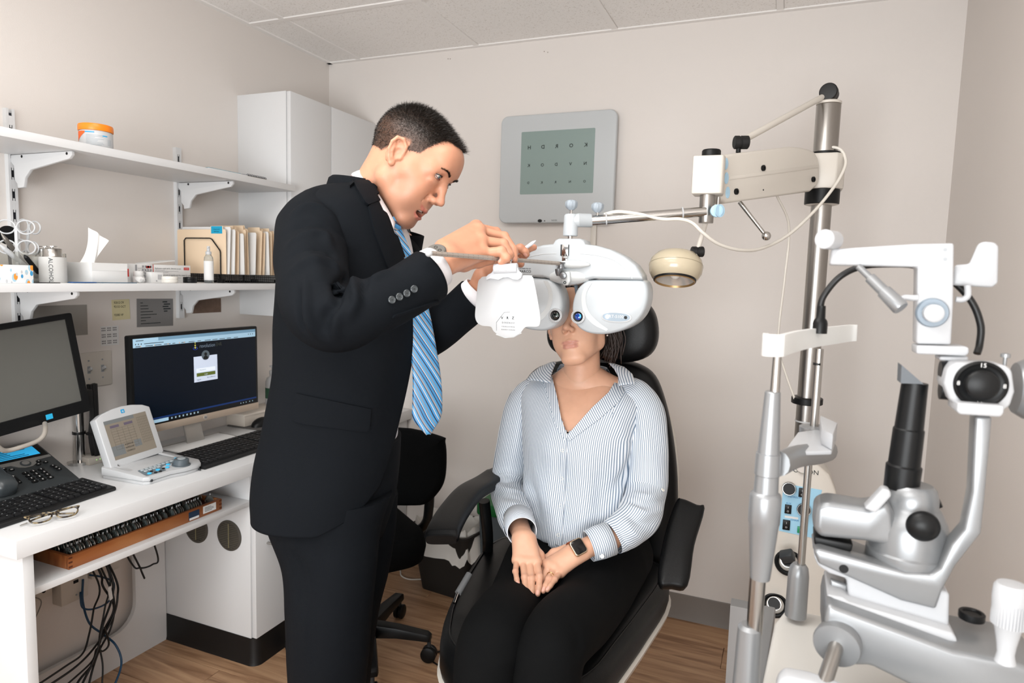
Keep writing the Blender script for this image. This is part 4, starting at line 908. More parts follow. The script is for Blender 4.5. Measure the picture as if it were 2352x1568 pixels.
text('e', .012, F+Sx*(-w2*.02)+Sy*h2*1.0+Sn*.0009, Sx, Sy, 'logo_mark', M_paper, t)
# arm between base and screen
hb_ = A+Ux*.03+Vy*.12+Z3*.03
mb = MB()
for u in (.025, .19):
    a = A+Ux*u+Vy*.085+Z3*.030; b = A+Ux*u+Vy*.165+Z3*.034; top_ = Cn+Sx*((-w2*.8) if u < .1 else w2*.8)-Sy*h2*.55-Sn*.03
    mb.loft([np.array([a-Ux*.008, b-Ux*.008, b+Ux*.008, a+Ux*.008]), np.array([top_-Sy*.02-Ux*.007, top_+Sy*.03-Sn*.01-Ux*.007, top_+Sy*.03-Sn*.01+Ux*.007, top_-Sy*.02+Ux*.007])])
mb.build('hinge_arm', M_whitep, t, bevel=.002)
# ------------------------------------------------------------------ small things on the desk
o = MB().prism(rrect(.20, .23, .012, 4), (-1.985, 2.13, DZ+.0002), X3, Y3, .003).build('mouse_pad', mat('pad_grey', '#5E5C5A', .8)); tag(move_origin(o), 'dark grey mouse pad right of the login monitor', 'mouse pad')
mp = PZ(590, 970, DZ+.02); mb = MB(); mb.sphere((mp[0], mp[1]+.03, DZ+.003), (.031, .055, .034), 20, 12); v = mb.v[-1]; v[:, 2] = np.maximum(v[:, 2], DZ+.0035); o = mb.build('mouse', M_black, None, ang=70); tag(move_origin(o), 'black computer mouse on the mouse pad', 'mouse')
nn_ = PZ(455, 1012, DZ)
o = MB().box((-1.90, 1.735, DZ+.0015), (.075, .075, .002), rz(.2)).build('sticky_note', mat('pink_note', '#E9A49C', .8)); tag(o, 'pink sticky note lying in front of the monitor stand', 'note')
o = MB().box((-1.955, 1.76, DZ+.006), (.15, .26, .004), rz(.0)).build('paper_sheet', M_paper); tag(move_origin(o), 'white paper sheet lying under the monitor stand', 'paper')
t = thing('folding_pen', 'dark grey pen lying between the console and keyboard', 'pen', PZ(445, 1075, DZ))
a, b = PZ(430, 1068, DZ+.005), PZ(461, 1079, DZ+.004); MB().lathe(a, b-a, [(.002, 0), (.004, .003), (.004, .04), (.002, np.linalg.norm(b-a))], 10).build('barrel', M_dgrey, t)
# eyeglasses
t = thing('eyeglasses', 'tortoiseshell eyeglasses folded on the worktop edge', 'glasses', PZ(115, 1195, DZ))
def tort():
    m = bpy.data.materials.new('tortoiseshell'); m.use_nodes = True; nt = m.node_tree; b = nt.nodes['Principled BSDF']; b.inputs['Roughness'].default_value = .2
    n = nt.nodes.new('ShaderNodeTexNoise'); n.inputs['Scale'].default_value = 90; cr = nt.nodes.new('ShaderNodeValToRGB'); e = cr.color_ramp.elements; e[0].position = .45; e[0].color = srgb('#1C1410'); e[1].position = .6; e[1].color = srgb('#8A7A5C')
    tc = nt.nodes.new('ShaderNodeTexCoord'); nt.links.new(tc.outputs['Object'], n.inputs['Vector']); nt.links.new(n.outputs['Fac'], cr.inputs[0]); nt.links.new(cr.outputs[0], b.inputs['Base Color']); return m
M_tort = tort()
g0, g1 = PZ(62, 1196, DZ+.016), PZ(184, 1170, DZ+.016); gd = unit(g1-g0); gc = (g0+g1)/2; gn = unit(np.cross(gd, Z3)); Lg = np.linalg.norm(g1-g0)
up = unit(Z3*.62+gn*(-.78))
for s in (-1, 1):
    c = gc+gd*s*Lg*.25; P = [c+gd*x*Lg*.21+up*y*.0125 for x, y in ((-1, .5), (-.6, .95), (0, 1), (.7, .95), (1, .5), (.9, -.3), (.5, -.9), (-.3, -1), (-.85, -.6))]
    MB().tube(closed_catmull(P, 4), .0021, 8, loop=True).build('rim', M_tort, t)
MB().tube(catmull([gc-gd*.012+up*.004, gc+up*.008, gc+gd*.012+up*.004], 5), .0022, 8).build('bridge', M_tort, t)
for s in (-1, 1):
    a = gc+gd*s*Lg*.48+up*.008; b = gc-gd*s*Lg*.42-gn*(.018+.006*s)-Z3*.004
    a[2] = max(a[2], DZ+.006); b[2] = DZ+.006
    MB().tube(catmull([a, a-gn*.012, (a+b)/2-gn*.012, b], 6), .0022, 8).build('temple', M_tort, t)
mb = MB(); a = gc-gd*Lg*.46-gn*.02; a[2] = DZ+.004; b = PZ(46, 1207, DZ+.004); mb.tube([a, (a+b)/2, b], .0016, 6); mb.build('temple_tip', M_chrome, t)
# router, bottle and white box at the back of the desk
t = thing('network_box', 'small grey network box with green lights behind the console', 'network box', (-2.05, 1.40, DZ))
MB().bb((-2.095, 1.40, DZ), (-2.03, 1.50, DZ+.024)).build('case', mat('router_grey', '#C5BFB6', .45), t, bevel=.002)
mb = MB()
for k in range(4): mb.cyl((-2.0295, 1.425+k*.012, DZ+.014), (-2.0285, 1.425+k*.012, DZ+.014), .0018, n=8)
mb.build('indicator', mat('led_green', '#A7E08A', .4, emit='#A7E08A', estr=.8), t)
t = thing('paper_tray', 'low white box standing against the wall behind the mouse', 'box', (-2.06, 2.2, DZ))
MB().bb((-2.098, 2.03, DZ), (-2.0, 2.45, DZ+.045)).build('body', mat('warm_white_box', '#D9CFC3', .5), t, bevel=.002); MB().bb((-2.098, 2.02, DZ+.046), (-1.99, 2.46, DZ+.056)).build('lid', MATS['warm_white_box'], t, bevel=.002)
c = np.array([-1.955, 2.315, DZ]); c[:2] = PZ(610, 950, DZ+.06)[:2]; c[0] = max(c[0], -2.05); c = np.array([-2.045, 2.24, DZ+.056])
t = thing('sanitizer_bottle', 'white pump bottle mostly hidden behind the suited man', 'bottle', c)
MB().lathe(c, Z3, [(.028, 0), (.030, .003), (.030, .10), (.024, .118), (.012, .126), (.012, .136)], 28).build('bottle_body', M_whitep, t)
MB().lathe(c, Z3, [(.014, .136), (.014, .150), (.004, .152), (.004, .165), (.012, .166), (.012, .172), (.001, .173)], 20).build('pump_head', M_whitep, t)
mb = MB(); mb.lathe(c, Z3, [(.0303, .03), (.0305, .031), (.0305, .075), (.0303, .076)], 28, cap=False); mb.build('label', mat('green_label', '#2E5B46', .5), t)
# ------------------------------------------------------------------ acuity chart display on the back wall
xa, xb = PY(1157, 400, YB)[0], PY(1418, 400, YB)[0]; zb, zt = 1.617, 2.066; cxw = (xa+xb)/2; Wd = xb-xa; Hd = zt-zb; cz = (zb+zt)/2
t = thing('chart_display', 'light grey acuity chart display with mirrored letters on the back wall', 'display', (cxw, YB, zb))
MB().prism(rrect(Wd-.02, Hd-.02, .03, 6), (cxw, YB, cz), X3, Z3, .018).build('back_case', M_grey, t)
yf = YB-.043
mb = MB(); mb.prism(rrect(Wd, Hd, .032, 8), (cxw, YB-.018, cz), X3, Z3, .025); mb.build('front_case', mat('display_grey', '#BEC2C4', .4, bump=.05, bscale=700), t, bevel=.006, seg=3)
sc, sz = (PY(1197, 370, YB-.04)[0]+PY(1365, 370, YB-.04)[0])/2, (PY(1280, 299, YB-.04)[2]+PY(1280, 445, YB-.04)[2])/2
sw, sh = PY(1365, 370, YB-.04)[0]-PY(1197, 370, YB-.04)[0], PY(1280, 299, YB-.04)[2]-PY(1280, 445, YB-.04)[2]
MB().prism(rrect(sw, sh, .004, 3), (sc, yf, sz), X3, Z3, .0008).build('screen', mat('chart_screen', '#7E8F8B', .35, emit='#7E8F8B', estr=.10), t)
cols = [sw*(-.385), sw*(-.195), sw*(-.005), sw*.19, sw*.385]
for r, (row, s, z) in enumerate((('HDROK', .0215, sh*.245), ('KODVN', .0175, sh*-.04), ('DKRNO', .0135, sh*-.318))):
    for k, ch in enumerate(row): text(ch, s, (sc+cols[k], yf-.0008, sz+z), X3, Z3, 'chart_letter', mat('letter_ink', '#101C1A', .6), t, mirror=True)
mb = MB(); p = PY(1240, 507, yf); mb.cyl(p, p-Y3*.001, .009, n=20); V = mb.v[-1]; V[:, 0] = p[0]+(V[:, 0]-p[0])*1.1; V[:, 2] = p[2]+(V[:, 2]-p[2])*.75; mb.build('sensor_window', M_black, t)
p = PY(1251, 507, yf); MB().cyl(p, p-Y3*.001, .0025, n=10).build('indicator', M_black, t)
text('NIDEK', .009, PY(1273, 506, yf), X3, Z3, 'maker_lettering', M_dgrey, t)
o = MB().bb((PY(1357, 560, YB)[0], YB-.012, .9), (PY(1370, 560, YB)[0], YB, zb)).build('cable_conduit', M_ivory, bevel=.002); tag(o, 'ivory cable conduit running down the wall below the chart display', 'conduit')
# ------------------------------------------------------------------ instrument stand: pole
PXc, PYc = .079, 2.10
t = thing('instrument_stand', 'chrome pole stand carrying the refractor arm and lamp beside the back wall', 'stand', (PXc, PYc, 0))
pc = np.array([PXc, PYc, 0]); top_z = PY(1908, 240, PYc)[2]
zc1 = PY(1893, 470, PYc)[2]; zc0 = PY(1893, 436, PYc)[2]
MB().cyl(pc+Z3*.35, pc+Z3*zc1, .0275, n=40).build('lower_pole', M_steel, t)
MB().rings([(pc+Z3*(zc0-.02), .0325), (pc+Z3*(top_z-.004), .0325), (pc+Z3*top_z, .031)], Z3, 40).build('upper_pole', M_steel, t)
MB().rings([(pc+Z3*top_z, .033), (pc+Z3*(top_z+.006), .033), (pc+Z3*(top_z+.009), .028)], Z3, 36).build('pole_cap', M_offwhite, t)
ck = pc+Z3*(top_z+.030)
mb = MB(); ax = unit([.9, .35, 0]); ax = unit([-.55, .83, 0]); ax = unit([.93, .37, 0]); 
kn = unit([-.2, -1, 0]); mb.lathe(ck-kn*.022, kn, [(.018, 0), (.022, .003), (.022, .018), (.020, .020), (.020, .024), (.024, .026), (.024, .046), (.022, .049)], 30); mb.build('top_knuckle', M_rubber, t, bevel=.001)
mb = MB(); mb.lathe(pc+Z3*(zc1-.000), Z3, [(.044, 0), (.046, .002), (.046, .040), (.044, .042)], 40); mb.build('black_collar', M_black, t)
MB().lathe(pc+Z3*(zc1-.003), Z3, [(.034, 0), (.044, .003)], 36).build('collar_lip', M_offwhite, t)
zr = PY(1858, 918, PYc)[2]; MB().lathe(pc+Z3*(zr-.012), Z3, [(.040, 0), (.043, .002), (.043, .018), (.040, .020)], 36).build('height_ring', M_black, t)
zl = PY(1850, 968, PYc)[2]; MB().lathe(pc+Z3*zl, Z3, [(.029, 0), (.029, .004)], 36).build('cable_tie', M_whitep, t)
# clamp head behind the arm box
hz0, hz1 = PY(1910, 436, PYc)[2], PY(1910, 356, PYc)[2]
mb = MB(); mb.prism([(-.052, -.046), (.030, -.046), (.052, -.02), (.052, .046), (-.052, .046)], (PXc, PYc, hz0), X3, Y3, hz1-hz0); mb.build('clamp_block', M_offwhite, t, bevel=.004)
MB().lathe(pc+Z3*hz1, Z3, [(.040, 0), (.040, .006), (.036, .008)], 30).build('clamp_gasket', M_black, t)
# arm box: from the pole to the pivot
pv = PD(1627, 420, 1.58); e0 = np.array([PXc-.005, PYc-.03, 0]); Ax = unit([e0[0]-pv[0], e0[1]-pv[1], 0]); Hn = unit(np.cross(Ax, Z3))   # Hn faces the camera side
BLp = PD(1664, 466, 1.62); TLp = PD(1664, 348, 1.62); 
o_ = np.array([pv[0], pv[1], 0])+Ax*.045+Hn*.012
def hitz(px, py, o_, n):  # pixel onto the vertical plane through o_ with normal n
    d = ray(px, py); return CAMP+d*(((o_-CAMP)@n)/(d@n))
def arml(px, py): p = hitz(px, py, o_, Hn); return ((p-o_)@Ax, p[2])
out = [arml(*q) for q in ((1662, 470), (1672, 476), (1880, 440), (1893, 425), (1893, 360), (1880, 345), (1840, 340), (1820, 335), (1680, 350), (1666, 358), (1655, 372), (1655, 455))]
U0 = arml(1655, 400)[0]; U1 = arml(1883, 400)[0]
out = [arml(*q) for q in ((1658, 462), (1668, 467), (1862, 440), (1876, 428), (1882, 415), (1882, 380), (1880, 362), (1872, 348), (1858, 342), (1840, 338), (1815, 336), (1775, 341), (1685, 352), (1668, 356), (1658, 366), (1654, 380), (1654, 450))]
mb = MB(); mb.prism(out, o_-Hn*.055, Ax, Z3, .055)
Nck = np.cross(Ax, Z3)
mb.build('arm_box', M_offwhite, t, bevel=.007, seg=3)
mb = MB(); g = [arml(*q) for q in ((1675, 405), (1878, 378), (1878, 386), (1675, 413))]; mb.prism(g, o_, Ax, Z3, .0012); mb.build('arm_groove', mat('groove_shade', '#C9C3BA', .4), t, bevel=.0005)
for q in ((1752, 386), (1867, 412), (1690, 440)):
    p = hitz(*q, o_, Hn); v = MB(); v.lathe(p, Hn, [(.0075, 0), (.0075, .004), (.006, .005), (.0035, .005), (.003, .0025), (.001, .0025)], 22); v.build('cap_screw', M_black, t)
p = hitz(1753, 436, o_, Hn); MB().lathe(p, Hn, [(.002, 0), (.002, .001)], 10).build('cap_screw', M_dgrey, t)
for k, (px, py) in enumerate(((1667, 376), (1668, 409), (1671, 442))):
    p = hitz(px, py, o_, Hn); v = MB(); v.lathe(p, Hn, [(.014, 0), (.014, .0012), (.013, .0018)], 26); V = v.v[-1]; V[:] = p+(V-p)@(np.eye(3)-np.outer(Ax, Ax)*.45)
    v.build('blue_dot', M_lblue, t)
# pivot block and bar
mb = MB(); z0, z1 = PD(1620, 448, 1.58)[2], PD(1620, 362, 1.58)[2]; mb.prism([(-.038, -.03), (.030, -.034), (.036, -.02), (.036, .03), (-.032, .03)], (pv[0], pv[1], z0), unit([.93, .1, 0]), unit([-.1, .93, 0]), z1-z0); mb.build('pivot_block', M_offwhite, t, bevel=.004)
MB().lathe((pv[0]+.003, pv[1], z1), Z3, [(.022, 0), (.022, .014), (.020, .017)], 30).build('pivot_cap', M_black, t)
zz = PD(1620, 512, 1.58)[2]
MB().lathe((pv[0], pv[1]-.005, zz), Z3, [(.0165, 0), (.0175, .002), (.0175, z0-zz)], 30).build('pivot_post', M_steel, t)
mb = MB(); p = PD(1644, 485, 1.55); dd = unit(CAMP-p); mb.lathe(p, unit([.3, -.9, 0]), [(.012, 0), (.0145, .004), (.0145, .012), (.011, .014)], 20); mb.build('blue_knob', M_lblue, t)
mb = MB(); p = PD(1652, 484, 1.54); mb.lathe(p, unit([.75, -.6, 0]), [(.015, 0), (.015, .003)], 20); mb.build('blue_knob', M_lblue, t)
p = PD(1650, 462, 1.57); MB().cyl(p-Z3*.02, p+Z3*.01, .004, n=12).build('lock_pin', M_steel, t)
p0 = hitz(1722, 462, o_, Hn)-Hn*.03; p1 = PD(1760, 542, 1.66); MB().cyl(p0, p1, .0055, .0045, n=16).build('lever', M_chrome, t); MB().sphere(p1, .0115, 20, 12).build('lever_ball', M_chrome, t)
# upper rod and lamp
k2 = PD(1697, 327, 1.66); r0 = PD(1880, 240, 1.93)
MB().cyl(k2+unit(r0-k2)*.012, ck+np.array([-.02, -.02, -.014]), .0085, n=20).build('lamp_rod', M_offwhite, t)
mb = MB(); kd = unit([.75, -.6, -.1]); mb.lathe(k2-unit(CR)*.012, CR*1.0, [(.014, 0), (.0165, .002), (.0165, .012), (.015, .013), (.015, .016), (.0165, .017), (.0165, .034), (.014, .036)], 26); mb.build('knuckle', M_rubber, t)
mb = MB(); mb.cyl(k2+Z3*-.025, k2, .006, n=12); mb.build('knuckle_post', M_black, t)
# lamp: arm down, knuckle, head
t2 = thing('examination_lamp', 'cream rounded examination lamp hanging right of the refractor', 'lamp', PD(1553, 650, 1.66))
lt, lk = PD(1624, 500, 1.62), PD(1601, 578, 1.62)
MB().cyl(lt, lk, .0062, n=16).build('lamp_arm', M_offwhite, t2)
MB().lathe(lk-CR*.014, CR, [(.011, 0), (.013, .002), (.013, .012), (.012, .013), (.012, .016), (.013, .017), (.013, .028), (.011, .030)], 24).build('lamp_knuckle', M_rubber, t2)
hc = PD(1552, 614, 1.64); la = unit(CR*.12-CU*.93-CF*.42)    # lamp axis pointing down and towards the camera
la = unit(np.array([0.02, -.30, -.95]))
prof = [(.001, -.040), (.030, -.039), (.050, -.032), (.062, -.018), (.066, -.002), (.064, .014), (.056, .028), (.048, .034)]
MB().lathe(hc, la, prof, 44, cap=False).build('lamp_head', M_cream, t2, ang=70)
MB().lathe(hc, la, [(.048, .034), (.050, .036), (.048, .038), (.046, .032)], 44, cap=False).build('lamp_rim', mat('brass_rim', '#A5875E', .35, metal=.6), t2)
MB().lathe(hc, la, [(.052, .031), (.0515, .0355), (.049, .036)], 44, cap=False).build('vent_ring', M_black, t2)
MB().lathe(hc, la, [(.046, .033), (.036, .018), (.020, .008), (.001, .004)], 44, cap=False).build('reflector', mat('lamp_reflector', '#CFCCC6', .25, metal=.5), t2, ang=80)
MB().sphere(hc+la*.018, .013, 16, 10).build('bulb', mat('bulb_glass', '#DAD6CF', .2), t2)
MB().rings([(lk+la*.006, .011), (hc-la*.022+CR*.028, .016)], hc-lk, 18).build('lamp_neck', M_offwhite, t2)
MB().lathe(hc, la, [(.0665, -.004), (.0665, -.003)], 44, cap=False).build('seam', mat('cream_seam', '#9B9079', .4), t2)
MB().bb((-.02, 2.02, 0), (.18, 2.20, .36)).build('stand_foot', M_silverd, t, bevel=.01)
# cables on the stand
def ctag(P, r, m, label, name='cable'):
    o = MB().tube(catmull(P, 8), r, 10).build(name, m, None, ang=60); tag(move_origin(o), label, 'cable'); return o
M_wc = mat('white_cable', '#DAD5CC', .4)
ctag([PD(1388, 492, 1.60), PD(1420, 486, 1.585), PD(1470, 492, 1.58), PD(1520, 503, 1.575), PD(1560, 503, 1.56), PD(1590, 512, 1.56), PD(1615, 535, 1.56), PD(1650, 560, 1.58), PD(1700, 574, 1.62), PD(1750, 570, 1.68), PD(1810, 540, 1.74), PD(1870, 485, 1.78), PD(1915, 430, 1.80), PD(1938, 390, 1.81), PD(1942, 365, 1.82), PD(1930, 343, 1.83), PD(1905, 338, 1.84), PD(1885, 345, 1.86)], .0042, M_wc, 'white cable drooping from the refractor bar to the pole')
ctag([hitz(1815, 445, o_, Hn)-Hn*.04, PD(1812, 520, 1.85), PD(1802, 640, 1.88), PD(1790, 740, 1.90), PD(1788, 800, 1.92), PD(1805, 860, 1.93), PD(1826, 918, 1.93)], .0034, M_wc, 'thin white cable hanging from the arm box down to the pole ring')
# ------------------------------------------------------------------ refractor (phoropter)
Y0 = 1.500
O = PY(1303, 638, Y0)
def L(px, py): p = PY(px, py, Y0); return (p[0]-O[0], p[2]-O[2])
def sym(h): return [(-u, v) for u, v in h][::-1]+list(h)
def pillow(outline, o, prof, name, m, parent, ang=50):        # outline grown through [(scale-inset m, depth)] away from the patient
    P = np.array(outline, float); c = P.mean(0); n = len(P); nx = np.roll(P, -1, 0)-np.roll(P, 1, 0); nrm = np.stack([nx[:, 1], -nx[:, 0]], 1); nrm /= np.linalg.norm(nrm, axis=1, keepdims=True)
    A = .5*np.sum(P[:, 0]*np.roll(P[:, 1], -1)-np.roll(P[:, 0], -1)*P[:, 1]); nrm = nrm if A > 0 else -nrm
    R = []
    for ins, dep in prof:
        Q = P-nrm*ins; R.append(np.array([o[0]+Q[:, 0], np.full(n, o[1]-dep), o[2]+Q[:, 1]]).T)
    mb = MB(); mb.loft(R); return mb.build(name, m, parent, ang=ang)
t = thing('refractor', 'white automated refractor head in front of the seated woman', 'refractor', O+np.array([0, .03, -.13]))
M_ref = mat('refractor_white', '#B9BFC3', .30, bump=.02, bscale=600); M_refg = mat('refractor_grey', '#C6CACB', .35)
R_ = [L(*q) for q in ((1486, 638), (1478, 622), (1460, 603), (1432, 585), (1400, 571), (1365, 563), (1338, 561))]
hump = [L(1333, 552), L(1325, 547)]
half = [(u, v) for u, v in R_]+hump
half = [(.181, 0.0)]+half[1:]
arch = closed_catmull([(0.0, -.020), (.022, -.016), (.045, -.004), (.062, 0.0), (.12, .0005), (.172, .0005)], 1).tolist()
bottom = [(.178, .0), (.120, 0.0), (.062, .0), (.045, -.004), (.022, -.014), (0, -.018), (-.022, -.014), (-.045, -.004), (-.062, .0), (-.12, 0), (-.178, .0)]
topR = [(.176, .012), (.160, .034), (.133, .053), (.100, .068), (.065, .077), (.040, .0795), (.035, .0885), (.026, .0925)]
outl = bottom+[(-u, v) for u, v in topR]+[(u, v) for u, v in topR][::-1]
pillow(outl, O+np.array([0, .062, 0]), [(.003, 0), (0, .004), (0, .055), (.0015, .059), (.004, .0615), (.007, .062)], 'bridge_housing', M_ref, t)
# seam line on arch
def strip(P, w, h, name, m, yy, par=None):
    P = np.array(P); mb = MB(); mb.tube(np.array([O[0]+P[:, 0], np.full(len(P), yy), O[2]+P[:, 1]]).T, w, 6, flat=h); return mb.build(name, m, par or t)
strip(catmull([(.155, .002), (.140, .022), (.112, .043), (.07, .054), (.03, .057)], 6), .0008, 1, 'styling_line', M_refg, O[1]-.0002)
strip(catmull([(-.155, .002), (-.140, .022), (-.112, .043), (-.07, .054), (-.03, .057)], 6), .0008, 1, 'styling_line', M_refg, O[1]-.0002)
def housing(sg):
    h = [L(*q) for q in ((1346, 643), (1358, 641.5), (1380, 641), (1410, 641), (1440, 641), (1462, 641), (1476, 643), (1484, 652), (1488, 670), (1486, 695), (1477, 720), (1460, 741), (1436, 756), (1408, 765), (1380, 769), (1350, 766), (1328, 755), (1316, 738), (1311, 715), (1313, 690), (1321, 667), (1332, 653))]
    h = closed_catmull([(sg*u, v) for u, v in h], 4)
    p = thing; ho = pillow(h, O+np.array([0, .075, 0]), [(.010, 0), (.002, .006), (0, .012), (0, .050), (.001, .062), (.003, .068), (.007, .0715)], 'lens_housing', M_ref, t)
    ho['_o'] = t['_o']
    # grey crescent
    def Lm(px, py): u, v = L(px, py); return (sg*u, v)
    yq = O[1]+.003-.0003
    outer = [Lm(*q) for q in ((1349, 648), (1337, 670), (1335, 695), (1342, 722), (1362, 745), (1392, 760))]; inner = [Lm(*q) for q in ((1396, 756), (1372, 738), (1352, 716), (1345, 692), (1347, 670), (1360, 648))]
    P = np.vstack([catmull(outer, 5), catmull(inner, 5)])
    mb = MB(); n = len(P)//2
    Q = [np.array([O[0]+a[0], yq, O[2]+a[1]]) for a in P]
    mb.add(Q, [(i, i+1, 2*n-2-i, 2*n-1-i) for i in range(n-1)]); mb.build('crescent', M_refg, ho)
    e = Lm(1327.5, 727); c = np.array([O[0]+e[0]+(0 if sg > 0 else .003), O[1]+.004, O[2]+e[1]])
    mb = MB(); mb.lathe(c, -Y3, [(.017, 0), (.0175, .003), (.0165, .0055), (.0125, .006), (.0120, .004), (.0118, -.02)], 40, cap=False); mb.build('eyepiece_ring', M_whitep, ho)
    mb = MB()
    for k in range(24):
        a = 2*PI*k/24; p = c+np.array([math.cos(a)*.0145, -.0061, math.sin(a)*.0145]); mb.box(p, (.0008, .0004, .0018), ry(-a+PI/2))
    stuff(mb.build('scale_marks', M_ink, ho))
    MB().lathe(c, -Y3, [(.0119, .0), (.0118, .0038), (.0105, .0030), (.001, .0022)], 32).build('eyepiece_tube', M_black, ho)
    m = mat('lens_blue', '#123A8C', .05, spec=1, coat=1) if sg > 0 else mat('lens_dark', '#0B1311', .05, spec=1, coat=1)
    MB().sphere(c+np.array([0, -.0012, 0]), (.0102, .0026, .0102), 20, 10).build('lens', m, ho)
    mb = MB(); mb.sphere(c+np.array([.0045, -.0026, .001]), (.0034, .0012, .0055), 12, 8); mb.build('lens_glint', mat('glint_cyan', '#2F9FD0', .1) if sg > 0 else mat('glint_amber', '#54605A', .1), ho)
    return ho
hR = housing(1); hL = housing(-1)
# badge with maker's name and lit lamp
b = L(1415, 728); bc = np.array([O[0]+b[0], O[1]+.003, O[2]+b[1]])
def oval(a, b_, n=28): return [(a*math.copysign(abs(math.cos(s))**.8, math.cos(s)), b_*math.copysign(abs(math.sin(s))**.9, math.sin(s))) for s in np.linspace(0, 2*PI, n, endpoint=False)]
hR['_o'] = t['_o']
MB().prism(oval(.0355, .0125), bc, X3, Z3, .0012).build('badge_rim', M_whitep, hR, bevel=.0004)
MB().prism(oval(.0325, .0098), bc-Y3*.0012, X3, Z3, .0004).build('badge', mat('badge_grey', '#8C9AA6', .4), hR)
text('RT-5100', .0098, bc+np.array([0, -.0018, .001]), X3, Z3, 'badge_text', M_paper, hR)
MB().lathe(bc+np.array([-.021, -.0016, 0]), -Y3, [(.0042, 0), (.004, .0012), (.001, .0014)], 16).build('lit_lamp', mat('led_white', '#E8F0FF', .3, emit='#E8F0FF', estr=14), hR)
MB().lathe(bc+np.array([.022, -.0016, 0]), -Y3, [(.0038, 0), (.0036, .001), (.001, .0012)], 16).build('sensor', M_black, hR)
text('MARCO', .009, O+np.array([-.108, -.0006, .0125]), X3, Z3, 'maker_lettering', M_ink, t); text('DISTRIBUTED BY', .0042, O+np.array([-.108, -.0006, .0195]), X3, Z3, 'maker_lettering', M_ink, t)
# centre pieces
mb = MB(); mb.lathe(O+np.array([-.030, -.004, .032]), X3, [(.001, 0), (.006, .010), (.0095, .030), (.0100, .045), (.0085, .065), (.004, .082), (.001, .086)], 26); mb.build('spindle_cover', M_refg, t, ang=80)
mb = MB(); mb.lathe(O+np.array([-.045, .012, .004]), X3, [(.012, 0), (.018, .02), (.019, .045), (.018, .07), (.010, .095)], 28); mb.build('centre_barrel', M_refg, t, ang=60)
mb = MB(); mb.bb(O+np.array([-.019, -.0015, .052]), O+np.array([.002, .001, .078])); mb.build('slider_recess', M_dgrey, t)
mb = MB(); mb.bb(O+np.array([-.015, -.004, .050]), O+np.array([.0005, 0, .078])); mb.bb(O+np.array([-.014, -.003, .036]), O+np.array([-.001, 0, .050])); mb.build('chrome_slider', M_chrome, t, bevel=.0006)
mb = MB(); mb.torus(O+np.array([-.0075, -.0036, .043]), Y3, .0022, .0004, 16, 5); mb.build('slider_mark', M_ink, t)
mb = MB(); mb.lathe(O+np.array([-.012, -.014, .028]), Z3, [(.011, -.007), (.0075, -.002), (.0075, .004), (.0105, .008)], 22); mb.build('rod_clamp', mat('clamp_metal', '#7F8286', .3, metal=.7), t)
MB().lathe(O+np.array([-.016, -.020, .010]), Z3, [(.004, -.006), (.007, 0), (.0085, .010)], 18).build('clamp_foot', MATS['clamp_metal'], t)
mb = MB(); mb.prism([(-.010, .014), (.010, .016), (.012, -.008), (.006, -.018), (-.004, -.018), (-.010, -.008)], O+np.array([0, -.004, 0]), X3, Z3, .010); mb.build('nose_block', M_refg, t, bevel=.004)
MB().lathe(O+np.array([-.004, -.016, .005]), -Y3, [(.0075, 0), (.0085, .003), (.0075, .008), (.003, .009)], 22).build('centre_knob', mat('knob_steel', '#8D8F92', .3, metal=.8), t)
mb = MB(); c = O+np.array([-.001, -.0148, -.011]); mb.torus(c, Y3, .0027, .0009, 18, 6); mb.build('nose_ring', M_ink, t)
a, b = O+np.array([.006, .05, -.016]), O+np.array([.010, .062, -.056]); mb = MB(); mb.cyl(a, b, .0045, .0036, n=12); mb.sphere(b, .0062, 14, 10); mb.build('forehead_rest_arm', mat('blue_grey_plastic', '#76828C', .35), t)
# mount: elbow, knobs
el = O+np.array([-.006, .03, 0]); zt_ = O[2]+.0925
MB().cyl(el+Z3*.085, el+Z3*.104, .006, n=16).build('neck_pin', M_chrome, t)
e0 = el+Z3*.100; e1 = el+Z3*.148
mb = MB(); mb.rings([(e0, .0175), (e0+Z3*.004, .018), (e1, .0165), (e1+Z3*.004, .013)], Z3, 28); mb.build('mount_post', M_ref, t, bevel=.001)
barL = PD(1360, 506, 1.60); barR = np.array([pv[0]+.0, pv[1]-.005, 0]); barR = PD(1604, 487, 1.575); bd = unit(barR-barL)
mb = MB(); mb.rings([(e1-Z3*.012-bd*.002, .014), (e1-Z3*.012+bd*.02, .0165), (barL-bd*.004, .0165), (barL, .015)], bd, 26); mb.build('mount_elbow', M_ref, t, bevel=.001)
MB().cyl(barL-bd*.002, barR+bd*.018, .0118, n=28).build('support_bar', M_chrome, t)
def knurl(c, name='thumb_knob'):
    mb = MB(); R = []; n = 36
    for r, h in ((.006, 0), (.0125, .006), (.0145, .012), (.0145, .019), (.011, .023), (.003, .0245)):
        a = np.linspace(0, 2*PI, n, endpoint=False); rr = r*(1+(.045*np.sign(np.cos(a*9)) if .01 < r and h < .021 else 0)); R.append(c+np.stack([rr*np.cos(a), rr*np.sin(a), np.full(n, h)], 1))
    mb.loft(R); mb.build(name, mat('knob_grey', '#9AA4AD', .35), t)
    MB().cyl(c-Z3*.012, c+Z3*.002, .0032, n=12).build('knob_stem', M_chrome, t)
knurl(e1+Z3*.013); knurl(PD(1372, 492, 1.595)+Z3*.004)
MB().torus(barL+bd*.034, bd, .0135, .0018, 20, 6).build('cable_tie', M_whitep, t); MB().torus(barL+bd*.215, bd, .0135, .0018, 20, 6).build('cable_tie', M_whitep, t)
